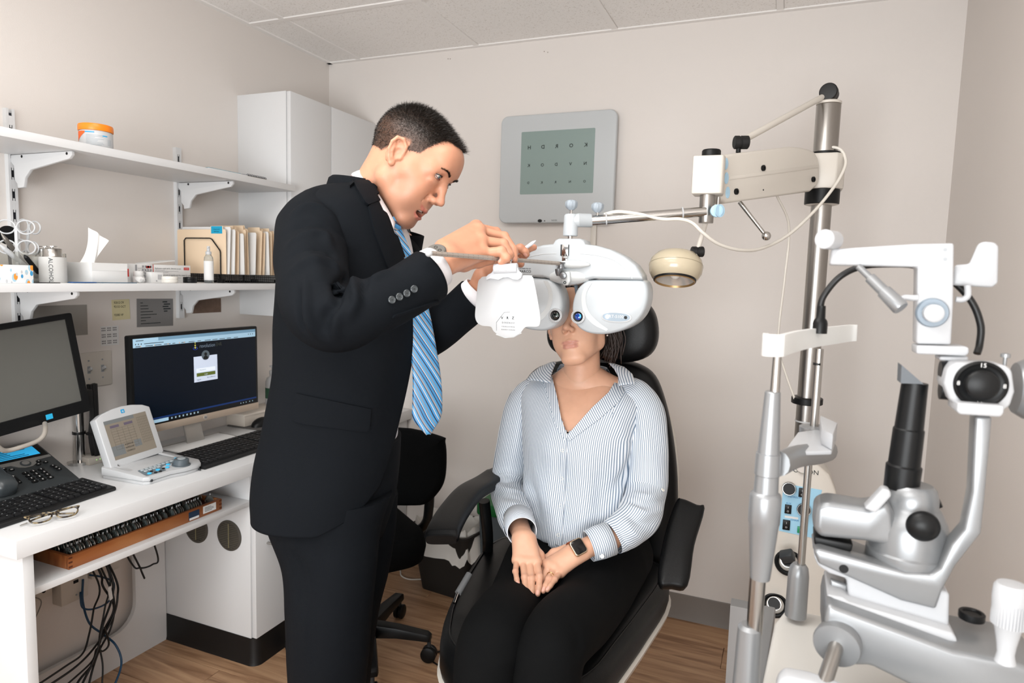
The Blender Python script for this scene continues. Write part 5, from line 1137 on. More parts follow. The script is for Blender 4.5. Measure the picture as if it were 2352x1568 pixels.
# near-point rod and card
t = thing('reading_rod', 'grey graduated reading rod reaching from the refractor to the man\'s cuff', 'rod', O+np.array([-.012, -.014, .032]))
ra, rb = O+np.array([-.014, -.014, .033]), PD(985, 581, 1.16); rd = unit(rb-ra); M_rod = mat('rod_taupe', '#A49A91', .4, metal=.25)
mb = MB(); P = []
for p in (ra, rb): P.append(p)
mb.rings([(ra, .0050), (rb, .0050)], rd, 6); mb.build('rod', M_rod, t, ang=20)
MB().sphere(rb, .0068, 18, 12).build('rod_tip', M_whitep, t)
mb = MB(); side = unit(np.cross(rd, Z3)); 
Lr = np.linalg.norm(rb-ra)
fr = frame_from(rd); 
for k in range(1, 30):
    p = ra+rd*Lr*k/30
    for a in (PI/6+PI/3*j for j in range(6)):
        n_ = fr[:, 0]*math.cos(a)+fr[:, 1]*math.sin(a)
        if n_@unit(CAMP-p) > .3: s_ = np.cross(rd, n_); mb.add([p+n_*.00445-s_*.0012-rd*.0003, p+n_*.00445+s_*.0012-rd*.0003, p+n_*.00445+s_*.0012+rd*.0003, p+n_*.00445-s_*.0012+rd*.0003], [(0, 1, 2, 3)])
stuff(mb.build('graduation', M_ink, t))
DC = 1.335
cn = unit(np.array([.10, -.995, 0])); cx_ = unit(np.cross(Z3, -cn)); cx_ = unit(np.array([.97, .14, 0])); cn = unit(np.cross(cx_, Z3)); OC = PD(1168, 640, DC)
def LC(px, py): p = hitz(px, py, OC, cn); return ((p-OC)@cx_, (p-OC)[2])
pts = [LC(*q) for q in ((1120, 634), (1214, 632), (1222, 636), (1227, 644), (1240, 715), (1241, 742), (1234, 750), (1212, 750), (1204, 754), (1196, 764), (1182, 772), (1166, 774), (1148, 770), (1134, 760), (1128, 750), (1110, 748), (1098, 742), (1092, 728), (1093, 705), (1098, 652), (1104, 640))]
t = thing('near_chart_holder', 'white near vision card hanging from the reading rod, printed V R Z', 'card holder', OC-Z3*.11)
MB().prism(closed_catmull(pts, 3), OC, cx_, Z3, .0025).build('card', M_whitep, t, bevel=.0006)
mb = MB(); q = [LC(*p) for p in ((1138, 772-4), (1160, 776), (1180, 774.5), (1198, 765), (1197, 762), (1180, 771), (1160, 772.5), (1142, 766))]; mb.prism(q, OC+cn*-.002, cx_, Z3, .002); mb.build('card_edge', M_refg, t)
Fc = OC+cn*.0026
def tc_(s, size, px, py, m=M_ink, sq=1): u, v = LC(px, py); text(s, size, Fc+cx_*u+Z3*v, cx_, Z3, 'chart_letter', m, t, squeeze=sq)
for ch, px in (('V', 1154), ('R', 1166.5), ('Z', 1179)): tc_(ch, .0072, px, 730)
tc_('D S K E N O V', .0042, 1168, 741, M_dgrey); tc_('V O S R Z  K V D S N', .0030, 1168, 750, M_dgrey); tc_('R N H D V  S C K Z O', .0030, 1168, 757, M_dgrey)
mb = MB(); ln = [LC(*q) for q in ((1141, 759), (1141, 740), (1159, 717), (1172, 716.5))]
for i in range(3):
    a, b = np.array(ln[i]), np.array(ln[i+1]); d = (b-a)/np.linalg.norm(b-a); n_ = np.array([-d[1], d[0]])*.0003; V = [a-n_, b-n_, b+n_, a+n_]; mb.add([Fc+cx_*v[0]+Z3*v[1]+cn*.0002 for v in V], [(0, 1, 2, 3)])
mb.build('outline_print', M_dgrey, t)
cl = [LC(*q) for q in ((1128, 640), (1120, 644), (1118, 636), (1124, 630), (1132, 626), (1137, 616), (1138, 612), (1190, 610), (1194, 622), (1202, 628), (1200, 638), (1192, 643), (1180, 642), (1170, 637), (1158, 638), (1148, 643))]
MB().prism(cl, OC+cn*.002, cx_, Z3, .008).build('clip', mat('clip_grey', '#C9CDD2', .35), t, bevel=.002)
mb = MB(); a, b = LC(1137, 618), LC(1190, 616); mb.cyl(OC+cn*.006+cx_*a[0]+Z3*a[1], OC+cn*.006+cx_*b[0]+Z3*b[1], .0105, n=24); mb.build('clip_barrel', MATS['clip_grey'], t, bevel=.001)
for px in (1148, 1165):
    u, v = LC(px, 617); MB().lathe(OC+cn*.0155+cx_*u+Z3*v, cn, [(.0045, 0), (.004, .0012), (.001, .0013)], 16).build('rivet', MATS['clip_grey'], t)
rodp = ra+rd*(Lr*.42)
MB().lathe(PD(1172, 602, 1.345), Z3, [(.004, -.004), (.003, .002), (.005, .004), (.001, .008)], 14).build('clip_pin', M_chrome, t)
# ------------------------------------------------------------------ stand console (behind the slit lamp)
t = thing('stand_console', 'white stand console with light blue switch panel behind the slit lamp', 'console', (.08, 1.93, 0))
Yc = 1.96
def LQ(px, py, y=None): p = PY(px, py, Yc if y is None else y); return (p[0], p[2])
oc = [LQ(*q) for q in ((1725, 1480), (1723, 1330), (1728, 1200), (1738, 1110), (1760, 1078), (1795, 1066), (1850, 1062), (1880, 1068), (1905, 1090), (1920, 1125), (1928, 1170), (1930, 1300), (1925, 1500))]
MB().prism(oc, (0, Yc+.10, 0), X3, Z3, .10).build('housing', M_offwhite, t, bevel=.008, seg=3)
yq = Yc-.0006
MB().bb((-.09, Yc+.001, 0), (.09, Yc+.05, .45)).build('console_pedestal', M_silverd, t)
bp = [LQ(*q) for q in ((1800, 1110), (1888, 1125), (1880, 1160), (1868, 1235), (1789, 1218))]
MB().prism(bp, (0, Yc, 0), X3, Z3, .0015).build('blue_panel', mat('panel_blue', '#9CCBE4', .45), t)
def rock(px, py, w, h, m=M_black):
    u, v = LQ(px, py); MB().bb((u-w/2, yq-.006, v-h/2), (u+w/2, yq, v+h/2)).build('rocker_switch', m, t, bevel=.001)
    text('I', .008, (u, yq-.0062, v+h*.22), X3, Z3, 'switch_mark', M_paper, t); text('O', .007, (u, yq-.0062, v-h*.22), X3, Z3, 'switch_mark', M_paper, t)
rock(1842, 1130, .017, .025); rock(1810, 1168, .017, .025); rock(1806, 1204, .019, .028)
u, v = LQ(1842, 1216); MB().bb((u-.012, yq-.006, v-.009), (u+.012, yq, v+.009)).build('green_switch', mat('green_switch', '#1E8A5C', .35), t, bevel=.001)
for px, py in ((1812, 1122), (1846, 1170)):
    u, v = LQ(px, py); c = np.array([u, yq, v]); MB().lathe(c, unit([0, -1, .25]), [(.018, 0), (.018, .016), (.0165, .018)], 30).build('rotary_knob', M_black, t); MB().torus(c+unit([0, -1, .25])*.018, unit([0, -1, .25]), .0165, .001, 26, 6).build('knob_ring', M_chrome, t)
for s, px, py, z in (('INDIRECT', 1824, 1141, .0075), ('AUX', 1811, 1155, .0065), ('CHAIR', 1825, 1194, .0075)): u, v = LQ(px, py); text(s, z, (u, yq-.0011, v), X3, Z3, 'panel_text', mat('panel_ink', '#1C6FA8', .5), t, shear=.2)
u, v = LQ(1846, 1082); text('TOPCON', .018, (u, yq-.0002+.0, v), X3, Z3, 'maker_lettering', M_ink, t)
u, v = LQ(1816, 1079); MB().prism([(-.008, -.006), (-.001, -.006), (.0, .0), (.008, .0), (.006, .006), (-.001, .006), (-.003, .0), (-.0085, .0)], (u, yq, v), X3, Z3, .0006).build('maker_emblem', mat('emblem_blue', '#1E6FB8', .5), t)
MB().lathe((LQ(1845, 1070)[0], Yc, LQ(1845, 1070)[1]), unit([0, -1, .6]), [(.020, -.01), (.022, 0), (.021, .004), (.001, .004)], 28).build('chrome_boss', M_chrome, t)
u, v = LQ(1820, 1188); MB().bb((u-.02, yq-.001, v-.003), (u+.015, yq, v+.003)).build('panel_label', M_paper, t)
def probe(px, py, r, head=True):
    u, v = LQ(px, py); c = np.array([u, Yc, v]); d = unit([-.1, -1, .55])
    MB().torus(c+np.array([0, -.003, 0]), unit([0, -1, .25]), r*1.35, r*.28, 30, 8).build('cradle_ring', M_black, t)
    MB().lathe(c, d, [(r*.75, 0), (r*.8, .02), (r*.7, .022), (r*.72, .045)], 24).build('probe_handle', M_black, t); MB().lathe(c+d*.020, d, [(r*.83, 0), (r*.83, .006)], 24).build('probe_band', M_chrome, t)
    if head: MB().box(c+d*.06+np.array([0, 0, .008]), (.036, .028, .028), rx(.5)@ry(-.5)).build('probe_head', M_dgrey, t, bevel=.005)
probe(1811, 1290, .023); probe(1780, 1388, .022, False)
MB().sphere((LQ(1842, 1275)[0], Yc-.001, LQ(1842, 1275)[1]), .004, 10, 8).build('indicator', mat('led_green2', '#7FC77A', .4), t)
# ------------------------------------------------------------------ slit lamp on its table, nearest the camera
YS = .95
def SY(px, py, y=YS): p = PY(px, py, y); return (p[0], p[2])
def plateY(pts, y, th, name, m, par, bev=.003, seg=3): return MB().prism([SY(*q, y) for q in pts], (0, y+th, 0), X3, Z3, th).build(name, m, par, bevel=bev, seg=seg)
M_sl = mat('slitlamp_silver', '#8E9092', .33, metal=.5, bump=.03, bscale=1200); M_slw = mat('slitlamp_white', '#B4B6B9', .32)
def turned(p, prof, name, m, par, n=32): return MB().lathe(p, Z3, prof, n).build(name, m, par)
t = thing('slit_lamp', 'silver and white slit lamp microscope on its table, nearest the camera', 'slit lamp', (.1, .95, .85))
# chin rest frame: near post and far post
pn = PY(1775, 1000, .86); nx_, ny_ = pn[0]-.001, .86
def zat(px, py, y): return PY(px, py, y)[2]
def post(px_, y, segs, name, par):      # segs: (pixel row, half width in pixels at that row)
    d = (PY(px_, 1000, y)-CAMP)@CF; pr = []
    P0 = PY(px_, 1000, y)
    for py, hw in segs: pr.append((hw*d/FPX, PY(px_, py, y)[2]))
    pr = sorted(pr, key=lambda q: q[1]); return P0, pr
def mkpost(px_, y, segs, name, m, par, n=32):
    P0, pr = post(px_, y, segs, name, par); return MB().lathe((P0[0], P0[1], 0), Z3, pr, n).build(name, m, par)
mkpost(1763, .86, [(1330, 18), (1460, 18)], 'chrome_stem', M_steel, t)
mkpost(1768, .86, [(898, 15), (900, 17), (1040, 24), (1041, 27), (1090, 28), (1092, 26), (1130, 27), (1134, 33), (1140, 35), (1200, 35), (1206, 33), (1325, 23), (1332, 22)], 'near_post', M_sl, t)
mkpost(1773, .86, [(800, 9), (900, 10.5)], 'upper_stem', M_steel, t)
mkpost(1752, .86, [(1440, 20), (1448, 27), (1600, 31), (1640, 31)], 'post_socket', M_sl, t)
mkpost(1868, 1.12, [(800, 8.5), (1000, 9)], 'upper_stem', M_steel, t); mkpost(1862, 1.12, [(1060, 8.5), (1310, 8.5)], 'chrome_stem', M_steel, t)
MB().lathe((PY(1878, 836, 1.12)[0]-.0, 1.12, 0), Z3, [(.0066, zat(1878, 838, 1.12)), (.0066, zat(1878, 833, 1.12))], 20).build('stem_ring', M_black, t)
P0, pr = post(1858, 1.12, [(1298, 14), (1306, 20), (1325, 23), (1420, 24)], '', t); MB().lathe((P0[0], P0[1], 0), Z3, pr, 30).build('far_socket', M_sl, t)
# forehead band
band = []
bz_hi, bz_lo = zat(1762, 766, .86), zat(1762, 815, .86)
fpts = [(-.022, .835), (-.030, .86), (-.020, .885), (.004, .91), (.030, .96), (.046, 1.03), (.052, 1.10), (.060, 1.14)]
a0 = PY(1757, 790, .86)[0]; 
path = [(a0, .872), (a0-.002, .855), (a0+.012, .848), (a0+.026, .858), (a0+.045, .90), (a0+.070, .965), (a0+.092, 1.04), (a0+.101, 1.12), (a0+.112, 1.135)]
path = [(PY(1757, 790, .87)[0], .87), (PY(1762, 790, .85)[0], .85), (PY(1790, 790, .85)[0], .85), (PY(1800, 790, .862)[0], .862), (PY(1830, 790, .93)[0], .93), (PY(1870, 790, 1.0)[0], 1.0), (PY(1915, 790, 1.07)[0], 1.07), (PY(1945, 785, 1.12)[0], 1.12), (PY(1962, 787, 1.135)[0], 1.135)]
P = catmull([(x, y, 0) for x, y in path], 5); tg = np.gradient(P, axis=0); tg /= np.linalg.norm(tg, axis=1, keepdims=True); nn = np.stack([-tg[:, 1], tg[:, 0], np.zeros(len(P))], 1)
R = []
for i in range(len(P)):
    s = i/(len(P)-1); hi, lo = bz_hi+.002*s, bz_lo+.004*s
    R.append(np.array([P[i]+nn[i]*.003+Z3*lo, P[i]-nn[i]*.004+Z3*(lo-.001), P[i]-nn[i]*.0035+Z3*hi, P[i]+nn[i]*.003+Z3*hi]))
MB().loft(R).build('forehead_band', mat('band_white', '#D9DAD8', .35), t, bevel=.001)
# chin rest
y = 1.0
cA_ = [(1803, 1016), (1832, 1002), (1880, 1010), (1915, 985), (1920, 1000), (1920, 1040), (1895, 1062), (1800, 1062), (1795, 1035)]
zc = zat(1850, 1020, 1.0)
plate = [(PY(1800, 1020, .93)[0], .93), (PY(1905, 1020, 1.02)[0], .97), (PY(1920, 1020, 1.06)[0], 1.06), (PY(1880, 1020, 1.10)[0], 1.11), (PY(1830, 1020, 1.08)[0], 1.07)]
MB().prism(plate, (0, 0, zc-.004), X3, Y3, .006).build('chin_tray', M_slw, t, bevel=.002)
MB().prism([(x*1.0, y_) for x, y_ in plate[1:4]]+[(plate[1][0]-.012, plate[1][1]+.03)], (0, 0, zc+.002), X3, Y3, .022).build('chin_wedge', M_slw, t, bevel=.002)
mb = MB(); mb.tube(catmull([(*SY(1790, 1085, .87)[:1], .87, SY(1790, 1065, .87)[1]), (PY(1830, 1050, .95)[0], .95, PY(1830, 1048, .95)[2]), (PY(1880, 1040, 1.05)[0], 1.05, PY(1880, 1042, 1.05)[2]), (PY(1905, 1035, 1.12)[0], 1.12, PY(1905, 1035, 1.12)[2])], 4), .012, 12, flat=1.3); mb.build('chin_bracket', M_sl, t)
mb = MB(); mb.cyl((P0[0], 1.12, zat(1862, 1065, 1.12)), (P0[0], 1.12, zat(1862, 985, 1.12)), .009, n=16); mb.lathe((PY(1870, 990, 1.12)[0], 1.12, zat(1870, 998, 1.12)), Z3, [(.020, 0), (.022, .003), (.022, .012), (.018, .014)], 24); mb.build('chin_knob', M_sl, t)
# fixation arm: white L
plateY([(1910, 572), (1906, 608), (2108, 613), (2105, 790), (2185, 792), (2190, 700), (2192, 558), (2100, 560)], .93, .030, 'lamp_arm', M_slw, t)
mb = MB(); c = PY(1893, 549, .91); mb.lathe(c, unit([.45, 1, 0]), [(.011, 0), (.012, .001), (.012, .030), (.010, .032)], 30); mb.build('arm_knob', M_slw, t)
for q in ((1936, 588, 15), (1998, 578, 3.5), (2057, 594, 3)):
    c = PY(q[0], q[1], .93); MB().lathe(c+Y3*.0003, -Y3, [(q[2]*.00058, 0), (q[2]*.00058, .0008)], 28).build('arm_cap', M_slw, t)
for q in ((2171, 573), (2171, 595)): c = PY(*q, .93); MB().lathe(c+Y3*.0003, -Y3, [(.0022, 0), (.0022, .0006)], 12).build('arm_screw', M_grey, t)
plateY([(2195, 608), (2188, 655), (2280, 660), (2293, 650), (2295, 565), (2285, 556), (2260, 554), (2248, 560), (2228, 606)], .97, .008, 'breath_shield', M_slw, t, .003)
plateY([(2105, 793), (2105, 813), (2218, 818), (2226, 812), (2226, 798), (2215, 795)], .925, .035, 'arm_foot', M_slw, t)
plateY([(2158, 818), (2158, 828), (2225, 832), (2225, 818)], .93, .03, 'arm_foot_plate', M_slw, t)
c = PY(2140, 718, .93); MB().lathe(c+Y3*.001, -Y3, [(.0175, 0), (.0175, .006), (.016, .008), (.012, .008)], 36).build('dial_ring', mat('dial_blue_grey', '#7F8C98', .35), t); MB().lathe(c+Y3*.001+X3*-.001, -Y3, [(.0105, .006), (.0105, .022), (.009, .023)], 30).build('dial_cap', M_slw, t)
mb = MB(); mb.tube(catmull([PY(*q, .92) for q in ((2072, 686), (2080, 683), (2095, 684), (2108, 684))], 4), .0036, 10); mb.tube(catmull([PY(*q, .95) for q in ((2195, 687), (2210, 688), (2222, 680), (2223, 665), (2222, 655))], 4), .0036, 10); stuff(mb.build('wire_hook', M_slw, t))
a, b = PY(1972, 612, .93), PY(2070, 708, .90); d = unit(b-a); L_ = np.linalg.norm(b-a)
MB().lathe(a, d, [(.004, 0), (.004, L_*.28), (.0065, L_*.28), (.0068, L_*.60), (.0085, L_*.61), (.0095, L_*.97), (.0085, L_)], 22).build('fixation_target', M_sl, t)
# black cable arcing
ctag([PY(1884, 745, 1.0), PY(1884, 705, 1.0), PY(1895, 675, 1.0), PY(1930, 635, 1.0), PY(1980, 612, .99), PY(2050, 607, .985), PY(2110, 612, .985), PY(2180, 640, .985), PY(2230, 690, .985), PY(2252, 745, .985), PY(2250, 790, .985), PY(2244, 812, .98)], .0042, M_cab, 'black lamp cable arching behind the slit lamp arm')
mb = MB(); p = PY(1884, 742, 1.0); o = mb.lathe(p-Z3*.014, Z3, [(.0095, 0), (.0095, .014), (.0085, .018), (.006, .021), (.0055, .038)], 20).build('cable_plug', M_black); tag(o, 'black plug at the end of the arching lamp cable', 'plug')
# lamp housing head
plateY([(2196, 832), (2310, 838), (2326, 850), (2332, 900), (2322, 932), (2306, 944), (2200, 936), (2180, 915), (2168, 880), (2176, 846)], .90, .045, 'filter_housing', M_slw, t, .006)
c = PY(2251, 882, .90)
MB().lathe(c, -Y3, [(.0265, 0), (.027, .003), (.024, .005), (.021, .003)], 44).build('filter_dial', M_black, t); MB().lathe(c, -Y3, [(.0175, .003), (.017, .010), (.014, .012), (.001, .0125)], 40).build('filter_hub', M_black, t, ang=60)
for a_, s in ((90, '15'), (0, '8'), (180, '8'), (270, '10')): text(s, .007, c+np.array([math.cos(math.radians(a_))*.0222, -.0056, math.sin(math.radians(a_))*.0222]), X3, Z3, 'dial_number', M_paper, t)
mb = MB(); mb.lathe(PY(2172, 852, .93), -X3, [(.012, -.004), (.012, .006)], 20); mb.lathe(PY(2172, 895, .93), -X3, [(.012, -.004), (.012, .006)], 20); mb.build('side_knob', M_black, t)
mb = MB(); mb.lathe(PY(2330, 890, .95), X3, [(.030, 0), (.036, .010), (.036, .12)], 36); mb.build('lamp_barrel', M_sl, t)
plateY([(2200, 925), (2308, 932), (2306, 950), (2298, 958), (2205, 952), (2198, 945)], .88, .05, 'filter_base', M_slw, t)
mb = MB(); p = PY(2308, 830, .93); mb.lathe(p-Z3*.005, Z3, [(.002, 0), (.002, .010), (.005, .010), (.005, .014), (.002, .015)], 14); mb.build('set_screw', M_sl, t)
plateY([(2240, 955), (2280, 957), (2262, 1150), (2254, 1225), (2195, 1300), (2165, 1355), (2150, 1400), (2070, 1380), (1880, 1295), (1868, 1265), (1880, 1260), (2080, 1315), (2140, 1320), (2160, 1305), (2185, 1250), (2215, 1215), (2232, 1130)], .90, .028, 'swing_arm', M_sl, t, .004)
# tilting prism tower
tx = PY(2083, 1000, .95); cx0 = PY(2083, 1100, .95)
def tower(py, hw): return (hw*((PY(2083, py, .95)-CAMP)@CF)/FPX, PY(2083, py, .95)[2])
pr = sorted([tower(1122, 36), tower(1070, 37), tower(1066, 33), tower(985, 32), tower(982, 29.5), tower(880, 27), tower(877, 27)], key=lambda q: q[1])
tilt = unit([.035, 0, 1]); MB().lathe((PY(2085, 1100, .95)[0]-.006, .95, PY(2083, 1100, .95)[2]), tilt, [(r, z-PY(2083, 1100, .95)[2]) for r, z in pr], 36).build('prism_tube', M_black, t)
mb = MB(); mb.prism([SY(*q, .935) for q in ((2071, 838), (2069, 880), (2122, 882))], (0, .965, 0), X3, Z3, .03); mb.build('tilt_mirror', mat('mirror_grey', '#5E6368', .6), t)
dz = lambda py: PY(2083, py, .95)[2]-PY(2083, 1310, .95)[2]
pr = [(.036, 0), (.044, .004), (.047, .012), (.047, dz(1262)), (.0445, dz(1258)), (.0445, dz(1210)), (.041, dz(1190)), (.034, dz(1165)), (.030, dz(1155)), (.030, dz(1140)), (.027, dz(1118)), (.022, dz(1110))]
MB().lathe((PY(2080, 1300, .95)[0], .95, PY(2083, 1310, .95)[2]), Z3, pr, 48).build('tower_base', M_sl, t)
plateY([(1872, 1162), (1900, 1152), (1995, 1168), (2040, 1150), (2055, 1180), (2060, 1230), (2075, 1262), (1990, 1245), (1880, 1235), (1868, 1210)], .915, .05, 'tower_arm', M_sl, t, .008)
plateY([(1870, 1232), (1960, 1250), (1955, 1268), (1870, 1250)], .92, .045, 'angle_scale', M_black, t, .002)
plateY([(1868, 1250), (1960, 1268), (2090, 1320), (2150, 1322), (2130, 1345), (1885, 1275), (1866, 1262)], .93, .05, 'scale_base', M_sl, t, .004)
plateY([(1985, 1168), (2028, 1122), (2045, 1126), (2048, 1140), (2012, 1180)], .90, .02, 'tower_bracket', M_slw, t, .003)
for q, r in (((2120, 1208), .0185),): c = PY(*q, .905); mb = MB(); mb.sphere(c, (r, .012, r), 26, 14); mb.build('round_knob', M_black, t)
plateY([(2128, 1228), (2158, 1218), (2160, 1250), (2132, 1258)], .93, .02, 'knurled_knob', M_black, t, .003)
mb = MB(); mb.tube(catmull([PY(*q, .96) for q in ((2130, 1140), (2148, 1145), (2158, 1165))], 4), .004, 8); mb.build('spring_clip', M_black, t)
# hole in the arm + body below
c = PY(1938, 1306, .90); MB().lathe(c+Y3*.0005, -Y3, [(.0055, 0), (.0055, .0008)], 16).build('arm_hole', M_black, t)
plateY([(1868, 1275), (2182, 1362), (2182, 1370), (2180, 1462), (2160, 1458), (1950, 1400), (1945, 1330), (1905, 1318), (1878, 1300)], .905, .05, 'carriage', M_slw, t, .005)
plateY([(1906, 1330), (1908, 1365), (1902, 1395), (1950, 1400), (1948, 1345)], .915, .01, 'carriage_cheek', M_sl, t)
plateY([(1900, 1365), (1935, 1372), (1950, 1382), (2190, 1455), (2200, 1470), (2195, 1500), (2180, 1500), (1905, 1410), (1898, 1400)], .885, .08, 'rail_guard', M_slw, t, .004)
plateY([(1893, 1420), (1900, 1385), (1920, 1395), (2190, 1495), (2330, 1520), (2420, 1560), (2420, 1700), (2240, 1650), (2000, 1530), (1960, 1530), (1892, 1492)], .86, .10, 'base_housing', M_sl, t, .006)
c = PY(1922, 1480, .855)
MB().lathe(c, unit([-.25, -1, -.12]), [(.026, -.01), (.027, 0), (.026, .004), (.012, .005)], 36).build('axle_boss', M_sl, t)
d = unit([-.30, -1, -.50]); MB().cyl(c+d*.002, c+d*.085, .0085, n=24).build('axle_rod', M_steel, t)
c = PY(2232, 1412, .93); MB().lathe(c-Z3*.005, Z3, [(.0135, 0), (.014, .002), (.014, .008), (.013, .009), (.010, .009), (.009, .007), (.001, .007)], 32).build('brake_knob', M_black, t)
c = PY(2310, 1500, .84); dj = unit([-.02, 0, 1])
zj = lambda py: PY(2310, py, .84)[2]-c[2]
MB().lathe(c, dj, [(.010, -.01), (.008, 0), (.009, .01), (.0125, zj(1440)), (.0155, zj(1430)), (.0165, zj(1370)), (.0155, zj(1345)), (.013, zj(1338)), (.001, zj(1336))], 40).build('joystick', M_slw, t)
for k in range(28):
    a = 2*PI*k/28; MB().box(c+np.array([math.cos(a)*.0215, math.sin(a)*.0215, (zj(1400)+zj(1425))/2]), (.0018, .0018, abs(zj(1370)-zj(1428))), rz(a)).build('knurl', M_slw, t) if k in (-1,) else None
mb = MB()
for k in range(36):
    a = 2*PI*k/36; mb.box(c+np.array([math.cos(a)*.0162, math.sin(a)*.0162, (zj(1380)+zj(1432))/2]), (.0016, .0016, abs(zj(1380)-zj(1432))), rz(a))
stuff(mb.build('joystick_knurling', M_slw, t))
# table
t = thing('instrument_table', 'silver grey instrument table under the slit lamp', 'table', (.15, .95, 0))
zt_ = .80
tp = [(PZ(1805, 1430, .815)[0], PZ(1805, 1430, .815)[1]), (.45, 1.17), (.45, .5), (.02, .5)]
ztab = PY(1800, 1480, .90)[2]
tz_ = PY(1830, 1440, 1.1)[2]
mb = MB(); mb.prism([(.0, .62), (.47, .62), (.47, 1.16), (.035, 1.16), (.018, 1.10), (-.008, .74)], (0, 0, .0), X3, Y3, .02); mb.v[-1][:, 2] += tz_-.02
mb.build('table_top', mat('table_grey', '#CFCDC8', .35), t, bevel=.006, seg=3)
mb = MB(); mb.prism([(-.035, .80), (.0, .78), (.02, 1.20), (-.0, 1.20)], (0, 0, tz_-.05), X3, Y3, .03); mb.build('table_edge', M_sl, t, bevel=.004)
MB().bb((.18, .90, .02), (.26, .98, tz_-.02)).build('table_column', M_silverd, t, bevel=.01); MB().bb((.02, .72, 0), (.42, 1.16, .03)).build('table_foot', M_silverd, t, bevel=.01)
# front silver cover rail
mb = MB(); P = [PY(1785, 1535, .80), PY(1795, 1505, .80), PY(1860, 1520, .80), PY(2000, 1560, .80), PY(2200, 1640, .80)]
mb.prism([(p[0], p[2]) for p in (PY(1780, 1700, .80), PY(1782, 1560, .80), PY(1800, 1540, .80), PY(1860, 1552, .80), PY(2050, 1620, .80), PY(2250, 1700, .80))], (0, .815, 0), X3, Z3, .03); mb.build('base_cover', M_slw, bpy.data.objects['slit_lamp'], bevel=.008, seg=3)
# grey column edge in front of the stand console
plate_ = [(1700, 1700), (1722, 1340), (1730, 1290), (1738, 1290), (1745, 1700)]
o = MB().prism([SY(*q, 1.25) for q in plate_], (0, 1.30, 0), X3, Z3, .05).build('table_side_panel', M_silverd, bpy.data.objects['instrument_table'], bevel=.004)
